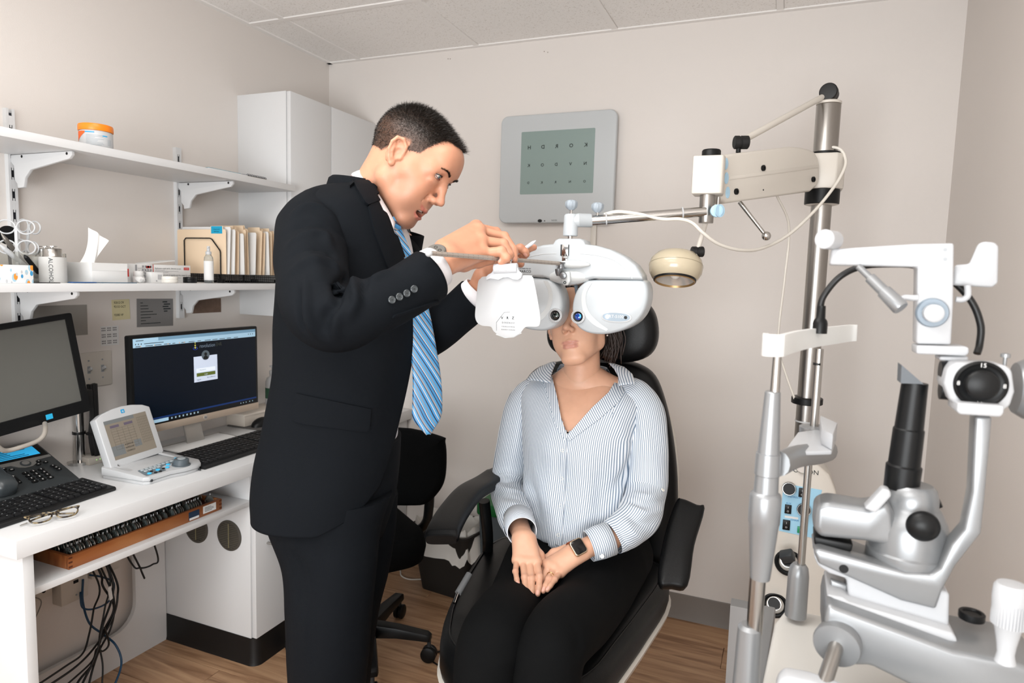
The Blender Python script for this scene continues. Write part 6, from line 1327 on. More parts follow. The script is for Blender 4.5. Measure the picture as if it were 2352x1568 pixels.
# ------------------------------------------------------------------ implicit surfaces for people
class SDF:
    def __init__(s, lo, hi, h):
        s.lo = np.array(lo, float); s.h = h; n = np.ceil((np.array(hi, float)-s.lo)/h).astype(int)+1
        s.ax = [s.lo[k]+h*np.arange(n[k]) for k in range(3)]; s.F = np.full(n, .05, np.float32)
    def _sl(s, bl, bh, pad):
        out = []
        for k in range(3):
            a = max(int((bl[k]-pad-s.lo[k])/s.h), 0); b = min(int((bh[k]+pad-s.lo[k])/s.h)+2, len(s.ax[k])); out.append(slice(a, max(b, a+1)))
        return tuple(out)
    def _p(s, sl): return np.stack(np.meshgrid(*[s.ax[k][sl[k]] for k in range(3)], indexing='ij'), -1)
    def put(s, d, sl, k, op):
        f = s.F[sl]
        if op == 'add': h = np.maximum(k-np.abs(f-d), 0)/k if k > 0 else 0; s.F[sl] = np.minimum(f, d)-h*h*k*.25
        else: d = -d; h = np.maximum(k-np.abs(f-d), 0)/k if k > 0 else 0; s.F[sl] = np.maximum(f, d)+h*h*k*.25
    def cone(s, a, b, ra, rb=None, k=.01, op='add'):
        a, b = np.array(a, float), np.array(b, float); rb = ra if rb is None else rb; r = max(ra, rb)
        sl = s._sl(np.minimum(a, b)-r, np.maximum(a, b)+r, k+3*s.h); p = s._p(sl); ab = b-a; L = max(ab@ab, 1e-12)
        t = np.clip(((p-a)@ab)/L, 0, 1); d = np.linalg.norm(p-a-t[..., None]*ab, axis=-1)-(ra+(rb-ra)*t); s.put(d, sl, k, op)
    def chain(s, P, R, k=.006, op='add'):
        for i in range(len(P)-1): s.cone(P[i], P[i+1], R[i], R[i+1], k, op)
    def ell(s, c, r, k=.01, R=None, op='add'):
        c, r = np.array(c, float), np.array(r, float); m = r.max() if R is not None else r
        sl = s._sl(c-m, c+m, k+3*s.h); p = s._p(sl)-c
        if R is not None: p = p@np.asarray(R)
        k0 = np.linalg.norm(p/r, axis=-1); k1 = np.linalg.norm(p/(r*r), axis=-1)+1e-9; s.put(k0*(k0-1)/k1, sl, k, op)
    def mesh(s):
        F = s.F; nx, ny, nz = F.shape; S = F < 0
        c = [(i, j, k) for i in (0, 1) for j in (0, 1) for k in (0, 1)]
        cnt = np.zeros((nx-1, ny-1, nz-1), np.int8)
        for (i, j, k) in c: cnt += S[i:nx-1+i, j:ny-1+j, k:nz-1+k]
        act = (cnt > 0) & (cnt < 8); I = np.argwhere(act); idx = -np.ones(act.shape, int); idx[act] = np.arange(len(I))
        pos = np.zeros((len(I), 3)); w = np.zeros(len(I))
        for a in c:
            for d in range(3):
                if a[d] == 1: continue
                b = list(a); b[d] = 1; fa = F[I[:, 0]+a[0], I[:, 1]+a[1], I[:, 2]+a[2]]; fb = F[I[:, 0]+b[0], I[:, 1]+b[1], I[:, 2]+b[2]]
                m = (fa < 0) != (fb < 0); t = np.where(m, fa/np.where(m, fa-fb, 1), 0); q = np.tile(np.array(a, float), (len(I), 1)); q[:, d] = t
                pos += q*m[:, None]; w += m
        V = s.lo+s.h*(I+pos/np.maximum(w, 1)[:, None]); faces = []
        for d in range(3):
            e, f = [(1, 2), (2, 0), (0, 1)][d]; sh = [slice(1, -1)]*3; A = S; 
            n = F.shape; g = [slice(1, n[k]-1) for k in range(3)]; g[d] = slice(0, n[d]-1); g2 = list(g); g2[d] = slice(1, n[d])
            m = S[tuple(g)] != S[tuple(g2)]; Q = np.argwhere(m); off = np.array([g[k].start for k in range(3)]); Q = Q+off
            def cell(de, df): r = Q.copy(); r[:, e] += de; r[:, f] += df; return idx[r[:, 0], r[:, 1], r[:, 2]]
            quad_ = np.stack([cell(-1, -1), cell(0, -1), cell(0, 0), cell(-1, 0)], 1); ins = S[Q[:, 0], Q[:, 1], Q[:, 2]]
            quad_[~ins] = quad_[~ins][:, ::-1]; faces.append(quad_)
        Fq = np.concatenate(faces); return V, Fq[(Fq >= 0).all(1)]
def smooth_mesh(V, Fq, it=2, lam=.5):
    E = np.concatenate([Fq[:, [0, 1]], Fq[:, [1, 2]], Fq[:, [2, 3]], Fq[:, [3, 0]]]); n = len(V)
    for _ in range(it):
        for l in (lam, -lam*1.04):
            A = np.zeros_like(V); w = np.zeros(n)
            np.add.at(A, E[:, 0], V[E[:, 1]]); np.add.at(A, E[:, 1], V[E[:, 0]]); np.add.at(w, E[:, 0], 1); np.add.at(w, E[:, 1], 1)
            V = V+l*(A/np.maximum(w, 1)[:, None]-V)
    return V
def vnormals(V, F):
    F = np.asarray(F); N = np.zeros_like(V); a, b, c = V[F[:, 0]], V[F[:, 1]], V[F[:, 2]]; n = np.cross(b-a, c-a)
    if F.shape[1] == 4: n = n+np.cross(c-a, V[F[:, 3]]-a)
    for k in range(F.shape[1]): np.add.at(N, F[:, k], n)
    return N/np.maximum(np.linalg.norm(N, axis=1, keepdims=True), 1e-12)
def ellf(p, c, r): return np.sqrt((((p-np.array(c))/np.array(r))**2).sum(-1))
def skin_mat(name, base, lip, hairc):
    m = bpy.data.materials.new(name); m.use_nodes = True; nt = m.node_tree; b = nt.nodes['Principled BSDF']
    b.inputs['Roughness'].default_value = .43; b.inputs['Subsurface Weight'].default_value = .12; b.inputs['Subsurface Scale'].default_value = .005; b.inputs['Subsurface Radius'].default_value = (1, .35, .2)
    b.inputs['Specular IOR Level'].default_value = .42
    tc = nt.nodes.new('ShaderNodeTexCoord'); n = nt.nodes.new('ShaderNodeTexNoise'); n.inputs['Scale'].default_value = 60; n.inputs['Detail'].default_value = 5; nt.links.new(tc.outputs['Object'], n.inputs['Vector'])
    cur = None; c0 = srgb(base)
    mx = nt.nodes.new('ShaderNodeMix'); mx.data_type = 'RGBA'; mx.inputs[6].default_value = tuple(x*.92 for x in c0[:3])+(1,); mx.inputs[7].default_value = tuple(min(1, x*1.07) for x in c0[:3])+(1,)
    nt.links.new(n.outputs['Fac'], mx.inputs[0]); cur = mx.outputs[2]
    for at, col, s in (('red', lip, .42), ('lip', lip, 1), ('stub', '#8A6B5C', .55), ('hair', hairc, 1), ('dark', '#3A1512', 1), ('nail', '#E9B5A6', .8)):
        a = nt.nodes.new('ShaderNodeAttribute'); a.attribute_name = at; mul = nt.nodes.new('ShaderNodeMath'); mul.operation = 'MULTIPLY'; mul.inputs[1].default_value = s; mul.use_clamp = True
        nt.links.new(a.outputs['Fac'], mul.inputs[0]); x = nt.nodes.new('ShaderNodeMix'); x.data_type = 'RGBA'; nt.links.new(mul.outputs[0], x.inputs[0]); nt.links.new(cur, x.inputs[6]); x.inputs[7].default_value = srgb(col); cur = x.outputs[2]
    nt.links.new(cur, b.inputs['Base Color'])
    n2 = nt.nodes.new('ShaderNodeTexNoise'); n2.inputs['Scale'].default_value = 900; nt.links.new(tc.outputs['Object'], n2.inputs['Vector']); bp = nt.nodes.new('ShaderNodeBump'); bp.inputs['Strength'].default_value = .12; bp.inputs['Distance'].default_value = .001; nt.links.new(n2.outputs['Fac'], bp.inputs['Height']); nt.links.new(bp.outputs[0], b.inputs['Normal'])
    return m
def head_local(male=True, mouth=.5, neck=None):
    S = SDF((-.105, -.135, -.215), (.105, .150, .155), .0026)
    S.ell((0, -.016, .036), (.0745, .096, .081), .01); S.ell((0, .012, .026), (.070, .078, .075), .02)
    S.ell((0, .028, -.028), (.060 if male else .056, .060, .076), .03)
    j = .054 if male else .047
    for s in (-1, 1):
        S.cone((s*j, .004, -.055), (s*.018, .072, -.100), .021 if male else .019, .019 if male else .017, .025); S.cone((s*.052, .030, -.012), (s*.036, .064, -.020), .020, .019, .025)
        S.ell((s*.034, .060, -.052), (.024, .026, .030), .02); S.cone((s*.060, -.002, .0), (s*j, .002, -.055), .014, .018, .02)
    S.ell((0, .074 if male else .077, -.099), (.024, .017, .018), .018); S.ell((0, .074, -.060), (.030, .025, .030), .02)
    S.cone((-.030, .082, .036), (.030, .082, .036), .0105, .0105, .016); S.ell((0, .070, .058), (.05, .026, .034), .03)
    for s in (-1, 1): S.ell((s*.0310, .104, .0175), (.0160, .016, .0110), .009, op='sub')
    for s in (-1, 1): S.ell((s*.0475, .064, .020), (.013, .020, .018), .012); S.ell((s*.033, .083, .002), (.016, .008, .007), .010)
    S.chain([(0, .086, .026), (0, .098, .004), (0, .1115, -.018)], [.0074, .0080, .0088], .010); S.ell((0, .1135, -.0225), (.0088, .0102, .0082), .006)
    for s in (-1, 1):
        S.ell((s*.0108, .1005, -.0280), (.0070, .0105, .0072), .008); S.ell((s*.0062, .1085, -.0350), (.0032, .0052, .0042), .003, op='sub')
    for s in ((-1, 1) if male else ()): S.chain([(s*.0195, .088, -.030), (s*.027, .083, -.046), (s*.032, .075, -.064)], [.0012, .0018, .0010], .009, op='sub')
    gp = .0045*mouth; cu = .0075 if male else .0
    S.chain([(-.0265, .0825, -.0655+cu), (-.013, .0945, -.0595), (-.003, .0985, -.0575), (.003, .0985, -.0575), (.013, .0945, -.0595), (.0265, .0825, -.0655+cu)], [.0030, .0042, .0042, .0042, .0042, .0028], .004)
    S.chain([(-.024, .0830, -.0680-gp+cu), (-.010, .0935, -.0715-gp*1.3), (.010, .0935, -.0715-gp*1.3), (.024, .0830, -.0680-gp+cu)], [.0032, .0056, .0056, .0032], .004)
    if mouth > .2: S.ell((0, .092, -.0665-gp*.6), (.0200, .018, .0038+.004*mouth), .004, op='sub')
    else: S.chain([(-.024, .0905, -.0668), (-.008, .1025, -.0662), (.008, .1025, -.0662), (.024, .0905, -.0668)], [.0006, .0014, .0014, .0006], .003, op='sub')
    for s in (-1, 1):   # lids
        e = np.array([s*.0315, .0775, .0185]); T = SDF(e-.02, e+.02, .0013)
        T.ell(e, (.0150, .0143, .0143), .001); T.ell(e+np.array([s*.001, .0105, -.0006]), (.0168, .0120, .0060), .0015, op='sub')
        # merge into the head grid by sampling
        sl = S._sl(e-.018, e+.018, 0); p = S._p(sl); q = ((p-T.lo)/T.h).round().astype(int); q = np.clip(q, 0, np.array(T.F.shape)-1); d = T.F[q[..., 0], q[..., 1], q[..., 2]]
        S.put(d, sl, .003, 'add'); S.ell(e+np.array([s*.001, .0110, -.0006]), (.0158, .0120, .0056), .0008, op='sub')
        S.chain([e+np.array([s*a_, .0152*math.cos(a_/.0175), .0085-abs(a_)*.12]) for a_ in (-.0125, -.006, 0, .006, .0125)], [.0007]*5, .003, op='sub')
        # ear
        a = math.radians(22); o = np.array([s*.0750, .008, .001]); fw_ = np.array([-s*.0+0, 1, 0])*math.cos(a)+np.array([-s, 0, 0])*math.sin(a); ou = np.array([s, 0, 0])*math.cos(a)+np.array([0, 1, 0])*math.sin(a); up_ = unit(np.array([0, -.20, 1]))
        Rm = np.stack([fw_, up_, ou], 1)
        E = lambda f, u_, w_: o+fw_*(f)+up_*u_+ou*w_
        S.ell(E(-.012, .0, .006), (.0165, .029, .0045), .004, Rm)
        S.ell(E(-.008, -.002, .0115), (.0085, .0135, .0062), .003, Rm, 'sub'); S.ell(E(-.014, .016, .0120), (.0075, .0080, .0045), .003, Rm, 'sub')
        S.chain([E(.006, .004, .006), E(.004, .020, .010), E(-.008, .029, .012), E(-.021, .024, .013), E(-.027, .010, .013), E(-.026, -.006, .011), E(-.019, -.020, .008), E(-.010, -.028, .006)], [.0030, .0036, .0038, .0038, .0036, .0033, .0033, .0038], .0025)
        S.ell(E(-.008, -.027, .0050), (.0062, .0065, .0034), .004, Rm); S.chain([E(-.020, .012, .0105), E(-.0185, -.004, .0105), E(-.012, -.016, .008)], [.0022, .0026, .0026], .003); S.ell(E(.004, -.006, .0065), (.0035, .0060, .0035), .003, Rm)
    if neck is not None:
        b, rt, rb = neck
        S.cone((0, -.030, -.035), b, rt, rb, .022)
    V, F = S.mesh(); V = smooth_mesh(V, F, 2)
    return V, F
def head_attrs(V, male=True, mouth=.5):
    A = {}; gp = .0045*mouth; x, y, z = V.T
    cuv = (np.abs(V[:, 0])/.0265)**2*(.0075 if male else 0)*np.array([[0], [0], [1.]]); V = V-cuv.T; x, y, z = V.T
    up_ = np.clip(1.15-ellf(V, (0, .094, -.0600), ((.0275 if male else .0235), .014, (.0058 if male else .0042))), 0, 1)*6; lo = np.clip(1.15-ellf(V, (0, .092, -.0725-gp*1.4), ((.0250 if male else .0205), .014, (.0072 if male else .0056))), 0, 1)*6
    A['lip'] = np.clip(np.maximum(up_, lo), 0, 1)*(.8 if male else .75)
    if not male: A['lip'] = np.maximum(A['lip'], np.clip(1.1-ellf(V, (0, .094, -.0665), (.021, .014, .006)), 0, 1)*4*.75); A['lip'] = np.clip(A['lip'], 0, .6)
    A['lip'] = A['lip']*np.clip((.0275-np.abs(x))/.004, 0, 1)*np.clip((y-.078)/.004, 0, 1)
    A['red'] = np.clip(1-ellf(V, (0, .108, -.022), (.018, .02, .018)), 0, 1)*.8+sum(np.clip(1-ellf(V, (s*.042, .065, -.025), (.03, .035, .025)), 0, 1)*.55+np.clip(1.1-ellf(V, (s*.088, -.002, 0), (.02, .03, .04)), 0, 1)*.45+np.clip(1-ellf(V, (s*.0325, .09, .014), (.018, .02, .011)), 0, 1)*.5 for s in (-1, 1))
    if male: A['stub'] = np.clip((1.25-ellf(V, (0, .045, -.088), (.062, .068, .046)))*2.2, 0, 1)*(1-A['lip'])*.8
    A['dark'] = np.clip((1.05-ellf(V, (0, .086, -.0665-gp*.6), (.0195, .0125, .0030+.0040*mouth)))*8, 0, 1)*(mouth > .2)+sum(np.clip(1.2-ellf(V, (s*.0062, .108, -.0345), (.0034, .0045, .0032)), 0, 1)*2 for s in (-1, 1))
    if not male: A['dark'] = A['dark']+np.clip(1.1-ellf(V, (0, .092, -.0664), (.0235, .013, .0011)), 0, 1)*.8
    A['dark'] = np.clip(A['dark'], 0, 1); return A
def hairline(p, male=True):    # positive where hair grows
    x, y, z = p[..., 0], p[..., 1], p[..., 2]; ax = np.abs(x)
    if male:
        zl = np.interp(y-.007, [-.13, -.085, -.06, -.035, -.018, .002, .006, .024, .030, .038, .048, .058, .075, .1], [-.062, -.055, -.035, .0, .030, .034, -.004, -.006, .024, .056, .090, .100, .096, .095])
        zl = zl-np.where((y > .04), .020*np.clip(1.3-ax/.034, 0, 1), 0)
    else:
        zl = np.interp(y, [-.13, -.07, -.04, -.01, .02, .04, .06, .075, .1], [-.08, -.07, -.045, -.01, .010, .035, .055, .066, .07])
    return z-zl
def place(V, R, T, s=1): return (V*s)@np.asarray(R).T+np.asarray(T)
def eyeballs(R, T, s, parent, look, iris='#5B6E72'):
    for sg in (-1, 1):
        c = place(np.array([[sg*.0315, .0775, .0185]]), R, T, s)[0]; d = unit(np.array(R)@unit(look))
        MB().sphere(c, .0126*s, 24, 16).build('eyeball', mat('eye_white', '#E4DDD6', .12, coat=.6), parent)
        MB().lathe(c+d*.0113*s, d, [(.0064*s, 0), (.0056*s, .0008*s), (.0030*s, .0014*s)], 24, cap=False).build('iris', mat('iris_'+iris[1:], iris, .1, coat=1), parent)
        MB().lathe(c+d*.01265*s, d, [(.0031*s, 0), (.0024*s, .0003*s), (.0001, .0004*s)], 16).build('pupil', mat('pupil', '#050505', .05, coat=1), parent)
def strands(roots, dirs, L, wdt, bend, name, m, parent, segs=3):
    n = len(roots); side = np.cross(dirs, rng.normal(size=(n, 3))); side /= np.maximum(np.linalg.norm(side, axis=1, keepdims=True), 1e-9)
    V = np.zeros((n, 2*segs+1, 3)); p = roots.copy(); d = dirs.copy()
    for k in range(segs):
        w_ = wdt*(1-k/segs*.6); V[:, 2*k] = p-side*w_; V[:, 2*k+1] = p+side*w_
        p = p+d*(L/segs)[:, None]; d = d+bend/segs; d /= np.linalg.norm(d, axis=1, keepdims=True)
    V[:, -1] = p; F = []; base = np.arange(n)*(2*segs+1)
    for k in range(segs-1): F.append(np.stack([base+2*k, base+2*k+1, base+2*k+3, base+2*k+2], 1))
    T = np.stack([base+2*segs-2, base+2*segs-1, base+2*segs], 1)
    faces = [tuple(f) for q in F for f in q.tolist()]+[tuple(f) for f in T.tolist()]
    return MB().add(V.reshape(-1, 3), faces).build(name, m, parent, ang=180)
def hand_sdf(J, forearm, lo=None, h=.0019, fr=.0088, palm=.0125, kf=.003):
    """J: dict wrist, fingers: [[k, pip, dip, tip] x4], thumb [base, mcp, ip, tip]; points in world metres"""
    pts = [J['wrist']]+[p for f in J['fingers'] for p in f]+list(J['thumb'])+[forearm[0]]
    pts = np.array(pts); S = SDF(pts.min(0)-.035, pts.max(0)+.035, h)
    W_ = np.array(J['wrist']); Ks = [np.array(f[0]) for f in J['fingers']]
    S.cone(forearm[0], W_, forearm[1], forearm[2], .02)
    side = unit(Ks[0]-Ks[-1]); span = np.linalg.norm(Ks[0]-Ks[-1])
    for i, K in enumerate(Ks):
        w_ = W_+side*(span*.30*(1-i*2/3)); S.cone(w_, K, palm*1.12, palm*.86, .014)
    for i in range(3): S.cone(Ks[i], Ks[i+1], palm*.8, palm*.8, .008)
    fs = [1.0, 1.04, .98, .84]
    for f, sc in zip(J['fingers'], fs):
        r = fr*sc; T = SDF.__new__(SDF)
        S.chain([f[0], f[1], f[2], f[3]], [r*1.12, r*1.02, r*.92, r*.80], kf); S.ell(f[1], (r*1.08,)*3, kf)
    t = J['thumb']; S.chain(t, [fr*1.75, fr*1.35, fr*1.12, fr*.92], .008)
    V, F = S.mesh(); V = smooth_mesh(V, F, 2); A = {'red': np.zeros(len(V)), 'nail': np.zeros(len(V))}
    for f in list(J['fingers'])+[t]:
        for q, w_ in ((f[1], .5), (f[0], .35), (f[3], .45)): A['red'] += np.clip(1-np.linalg.norm(V-np.array(q), axis=1)/.014, 0, 1)*w_
    if 'dorsal' in J:
        dn = unit(J['dorsal'])
        for f in list(J['fingers'])+[t]:
            a, b = np.array(f[2]), np.array(f[3]); ax_ = unit(b-a); dd = unit(dn-ax_*(dn@ax_)); c = b+dd*fr*.80-ax_*.001
            q = V-c; sd = np.cross(ax_, dd); e = np.sqrt(((q@ax_)/.0068)**2+((q@sd)/.0052)**2+((q@dd)/.004)**2); A['nail'] = np.maximum(A['nail'], np.clip((1-e)*4, 0, 1))
    return V, F, A
def join_parts(parts, keys=('red', 'lip', 'stub', 'hair', 'dark', 'nail')):
    VV, FF, AA, n = [], [], {k: [] for k in keys}, 0
    for V, F, A in parts:
        VV.append(V); FF.append(np.asarray(F)+n); n += len(V)
        for k in keys: AA[k].append(A.get(k, np.zeros(len(V))))
    return np.concatenate(VV), [tuple(f) for q in FF for f in q.tolist()], {k: np.concatenate(v) for k, v in AA.items()}
# lofted clothing -----------------------------------------------------------------
def interp_rows(rows, n):
    R = np.array(rows, float); t = np.linspace(0, len(R)-1, n); P = catmull(R, 12); s = np.linspace(0, len(R)-1, len(P)); return np.array([[np.interp(q, s, P[:, k]) for k in range(R.shape[1])] for q in t])
def stroke(V, N, pts, sig, amp):
    P = catmull(pts, 5) if len(pts) > 2 else np.array(pts, float); best = np.full(len(V), 9.); tt = np.zeros(len(V)); m = len(P)-1
    for i in range(m):
        a, b = P[i], P[i+1]; ab = b-a; t = np.clip(((V-a)@ab)/max(ab@ab, 1e-12), 0, 1); d = np.linalg.norm(V-a-t[:, None]*ab, axis=1); k = d < best; best = np.where(k, d, best); tt = np.where(k, (i+t)/m, tt)
    fade = np.sin(np.clip(tt, .02, .98)*PI)**.5
    return V+N*(amp*np.exp(-best**2/(2*sig*sig))*fade)[:, None]
def sleeve(path, radii, nseg=90, nring=56, start=None, flat=1.0):
    P = catmull(path, 12); s = np.linspace(0, 1, len(P)); q = np.linspace(0, 1, nseg); P = np.array([np.interp(q, s, P[:, k]) for k in range(3)]).T
    r = np.interp(q, np.linspace(0, 1, len(radii)), radii); mb = MB(); mb.tube(P, r, nring, cap=False, flat=flat)
    V = mb.v[0]; F = np.array(mb.f); return V, F, P, q
def noise_disp(V, N, amp, sc, seed=0):
    out = V.copy(); d = np.zeros(len(V))
    for k in range(len(V)): d[k] = mnoise.noise(Vector((V[k]*sc+seed).tolist()))
    return out+N*(d*amp)[:, None]
from mathutils.bvhtree import BVHTree
def bvh(V, F): return BVHTree.FromPolygons([tuple(v) for v in V.tolist()], [tuple(f) for f in np.asarray(F).tolist()])
def onto(tree, px, py, off=.002):      # the point where the line of sight of a pixel meets a surface
    d = Vector(unit(ray(px, py)).tolist()); h = tree.ray_cast(Vector(CAMP.tolist()), d)
    if h[0] is None: return None
    n = np.array(h[1]); p = np.array(h[0]); n = n if n@(CAMP-p) > 0 else -n; return p+n*off, n
def patch_on(tree, cols, th, name, m, parent, off=.0015, ang=50):   # cols: list of equally long pixel polylines; a thin shell laid on a surface
    V = []; nr = len(cols[0])
    last = None
    for c in cols:
        for q in c:
            h = onto(tree, q[0], q[1], off)
            if h is None:
                dist = (last[0]-CAMP)@CF if last else 1.36; pp = PD(q[0], q[1], dist); nr_ = tree.find_nearest(Vector(pp.tolist())); nn_ = np.array(nr_[1]); nn_ = nn_ if nn_@(CAMP-pp) > 0 else -nn_; sp = np.array(nr_[0]); h = (sp+nn_*off, nn_)
            last = h; V.append(h)
    top = np.array([v[0]+v[1]*th for v in V]); bot = np.array([v[0]-v[1]*.001 for v in V]); nc = len(cols); F = []; n = len(V)
    for i in range(nc-1):
        for j in range(nr-1): a = i*nr+j; F += [(a, a+1, a+nr+1, a+nr), (n+a, n+a+nr, n+a+nr+1, n+a+1)]
    for j in range(nr-1): F += [(j, n+j, n+j+1, j+1), ((nc-1)*nr+j, (nc-1)*nr+j+1, n+(nc-1)*nr+j+1, n+(nc-1)*nr+j)]
    for i in range(nc-1): a = i*nr; F += [(a, a+nr, n+a+nr, n+a), (a+nr-1, n+a+nr-1, n+a+2*nr-1, a+2*nr-1)]
    return MB().add(np.concatenate([top, bot]), F).build(name, m, parent, ang=ang)
def resample(P, n):
    P = np.array(P, float); d = np.r_[0, np.cumsum(np.linalg.norm(np.diff(P, axis=0), axis=1))]; q = np.linspace(0, d[-1], n); return np.array([np.interp(q, d, P[:, k]) for k in range(P.shape[1])]).T
# ------------------------------------------------------------------ the standing man in the dark suit
HR = np.array([[0.189, 0.79, 0.583], [-0.973, 0.07, 0.22], [0.133, -0.609, 0.782]]); HT = np.array([-0.7929, 1.3008, 1.6335])
man = thing('person', 'man in a black suit and blue striped tie leaning over the refractor', 'person', (-.93, 1.30, 0))
SK = skin_mat('skin_man', '#C58E72', '#B2655A', '#2A1F18')
nb = (HR.T@(PD(838, 505, 1.52)-HT))
V, F = head_local(True, 1.0, (nb, .055, .066)); A = head_attrs(V, True, 1.0)
hm = hairline(V, True); cr = (V[:, 2] > -.07) & (ellf(V, (0, -.014, .044), (.0745, .096, .089)) < 1.09)
earm = np.minimum(*[ellf(V, (s*.086, -.002, .001), (.013, .021, .038)) for s in (-1, 1)]) < 1
A['hair'] = np.clip(hm/.010+.3, 0, 1)*cr*(~earm)*np.interp(V[:, 2], [-.06, .03, .07], [.8, .9, 1])
head = (place(V, HR, HT), F, A)
Vh, Fh = V, F
# right hand (nearest the camera), steadying the near card on the rod
def J_(px, py, d): return PD(px, py, d)
Rh = {'wrist': J_(1022, 590, 1.262),
      'fingers': [[J_(1108, 582, 1.325), J_(1152, 577, 1.325), J_(1163, 592, 1.322), J_(1152, 602, 1.328)],
                  [J_(1104, 553, 1.345), J_(1156, 560, 1.358), J_(1170, 585, 1.352), J_(1162, 602, 1.342)],
                  [J_(1100, 530, 1.375), J_(1158, 543, 1.392), J_(1179, 573, 1.378), J_(1181, 597, 1.362)],
                  [J_(1094, 521, 1.400), J_(1140, 531, 1.418), J_(1170, 558, 1.408), J_(1184, 580, 1.392)]],
      'thumb': [J_(1040, 606, 1.285), J_(1066, 608, 1.32), J_(1100, 602, 1.345), J_(1128, 598, 1.355)], 'dorsal': unit([-.2, -.8, .6])}
hr = hand_sdf(Rh, (J_(975, 634, 1.225), .029, .0275), fr=.0098, palm=.0165)
Lh = {'wrist': J_(1112, 640, 1.50),
      'fingers': [[J_(1166, 578, 1.475), J_(1195, 570, 1.47), J_(1206, 578, 1.47), J_(1209, 584, 1.472)],
                  [J_(1164, 588, 1.49), J_(1196, 574, 1.50), J_(1212, 572, 1.51), J_(1226, 568, 1.52)],
                  [J_(1160, 600, 1.50), J_(1190, 590, 1.50), J_(1203, 588, 1.50), J_(1210, 584, 1.50)],
                  [J_(1156, 612, 1.505), J_(1180, 604, 1.505), J_(1192, 602, 1.50), J_(1200, 600, 1.50)]],
      'thumb': [J_(1130, 622, 1.475), J_(1155, 604, 1.455), J_(1180, 598, 1.455), J_(1196, 606, 1.46)], 'dorsal': unit([-.3, -.6, .7])}
hl = hand_sdf(Lh, (J_(1085, 700, 1.53), .028, .027), fr=.0092, palm=.0150)
# trunk and limbs under the clothes, one continuous surface
hipc = PD(748, 1180, 1.50); chest = PD(800, 620, 1.50); rsh = PD(722, 520, 1.345); lsh = chest+np.array([.02, .17, .06])
rel, lel = PD(745, 725, 1.165), PD(955, 770, 1.60)
kn = [PD(757, 1400, 1.42), PD(785, 1400, 1.60)]; an = [np.array([*PD(750, 1600, 1.45)[:2], .10]), np.array([*PD(770, 1600, 1.62)[:2], .10])]
S = SDF((-1.30, .85, -.01), (-.35, 1.75, 1.60), .013)
S.cone(hipc-Z3*.02, (hipc+chest)/2, .10, .095, .05); S.cone((hipc+chest)/2, chest+Z3*.05, .095, .095, .05)
S.cone(chest+Z3*.10, rsh, .07, .045, .05); S.cone(chest+Z3*.10, lsh, .07, .045, .05); S.cone(rsh, PD(716, 600, 1.27), .038, .034, .03); S.cone(PD(716, 600, 1.27), PD(735, 715, 1.175), .034, .03, .03); S.cone(lsh, lel, .036, .03, .03)
S.chain([PD(740, 718, 1.17), PD(785, 733, 1.155), PD(850, 708, 1.162), PD(920, 675, 1.192), PD(975, 636, 1.225)], [.026]*5, .01); S.cone(lel, Lh['wrist']*.8+lel*.2, .028, .025, .02); S.cone(chest+Z3*.12, PD(845, 490, 1.52), .06, .055, .04)
hipl = [PD(748, 1190, 1.44), PD(795, 1190, 1.60)]
for a, b, c in zip(hipl, kn, an): S.cone(a, b, .07, .052, .03); S.cone(b, c, .052, .036, .03)
Vb, Fb = S.mesh()
VV, FF, AA = join_parts([head, hr, hl, (Vb, Fb, {})])
mb = MB().add(VV, FF); body = mb.build('body', SK, man, ang=180, attr=AA)
eyeballs(HR, HT, 1, man, (.0, .98, -.16))
# teeth
mb = MB(); mb.v = []; P = []
for k in range(6): c = place(np.array([[(-.0125+.005*k), .0885-.25*abs(k-2.5)**2*.001, -.0640]]), HR, HT)[0]; mb.box(c, (.0044, .003, .0055), HR)
mb.build('teeth', mat('teeth', '#E8E2D6', .2), man)
# hair: short, combed up and forward
tm = bvh(place(Vh, HR, HT), Fh)
N = vnormals(Vh, Fh); ok = np.where((hm > .000) & cr & (~earm) & (ellf(Vh, (0, -.014, .044), (.0745, .096, .089)) > .7))[0]
pick = rng.choice(ok, 30000); r0 = Vh[pick]+rng.normal(0, .0012, (len(pick), 3)); n0 = N[pick]; n0 = np.where((n0*(r0-np.array([0, -.014, .03]))).sum(1, keepdims=True) < 0, -n0, n0)
top = np.clip((r0[:, 2]-.045)/.06, 0, 1); front = np.clip((r0[:, 1]-.02)/.05, 0, 1)*top
d0 = n0*(.35+.5*top)[:, None]+np.array([0, .55, .12])*(top)[:, None]+np.array([0, .02, -.5])*(1-top)[:, None]+rng.normal(0, .30, r0.shape)
d0 /= np.linalg.norm(d0, axis=1, keepdims=True)
Lh_ = (.0050+.010*top+.006*front)*rng.uniform(.6, 1.25, len(r0)); Lh_ *= np.clip(.5+hm[pick]/.012, .5, 1)
M_hair = mat('hair_dark_brown', '#1E1712', .5, var=.5, vscale=120); 
b0 = np.array([0, .25, -.1])*np.ones_like(r0)
hair = strands(place(r0-n0*.001, HR, HT), d0@HR.T, Lh_, .00030, b0@HR.T, 'hair', M_hair, man, 3); stuff(hair)
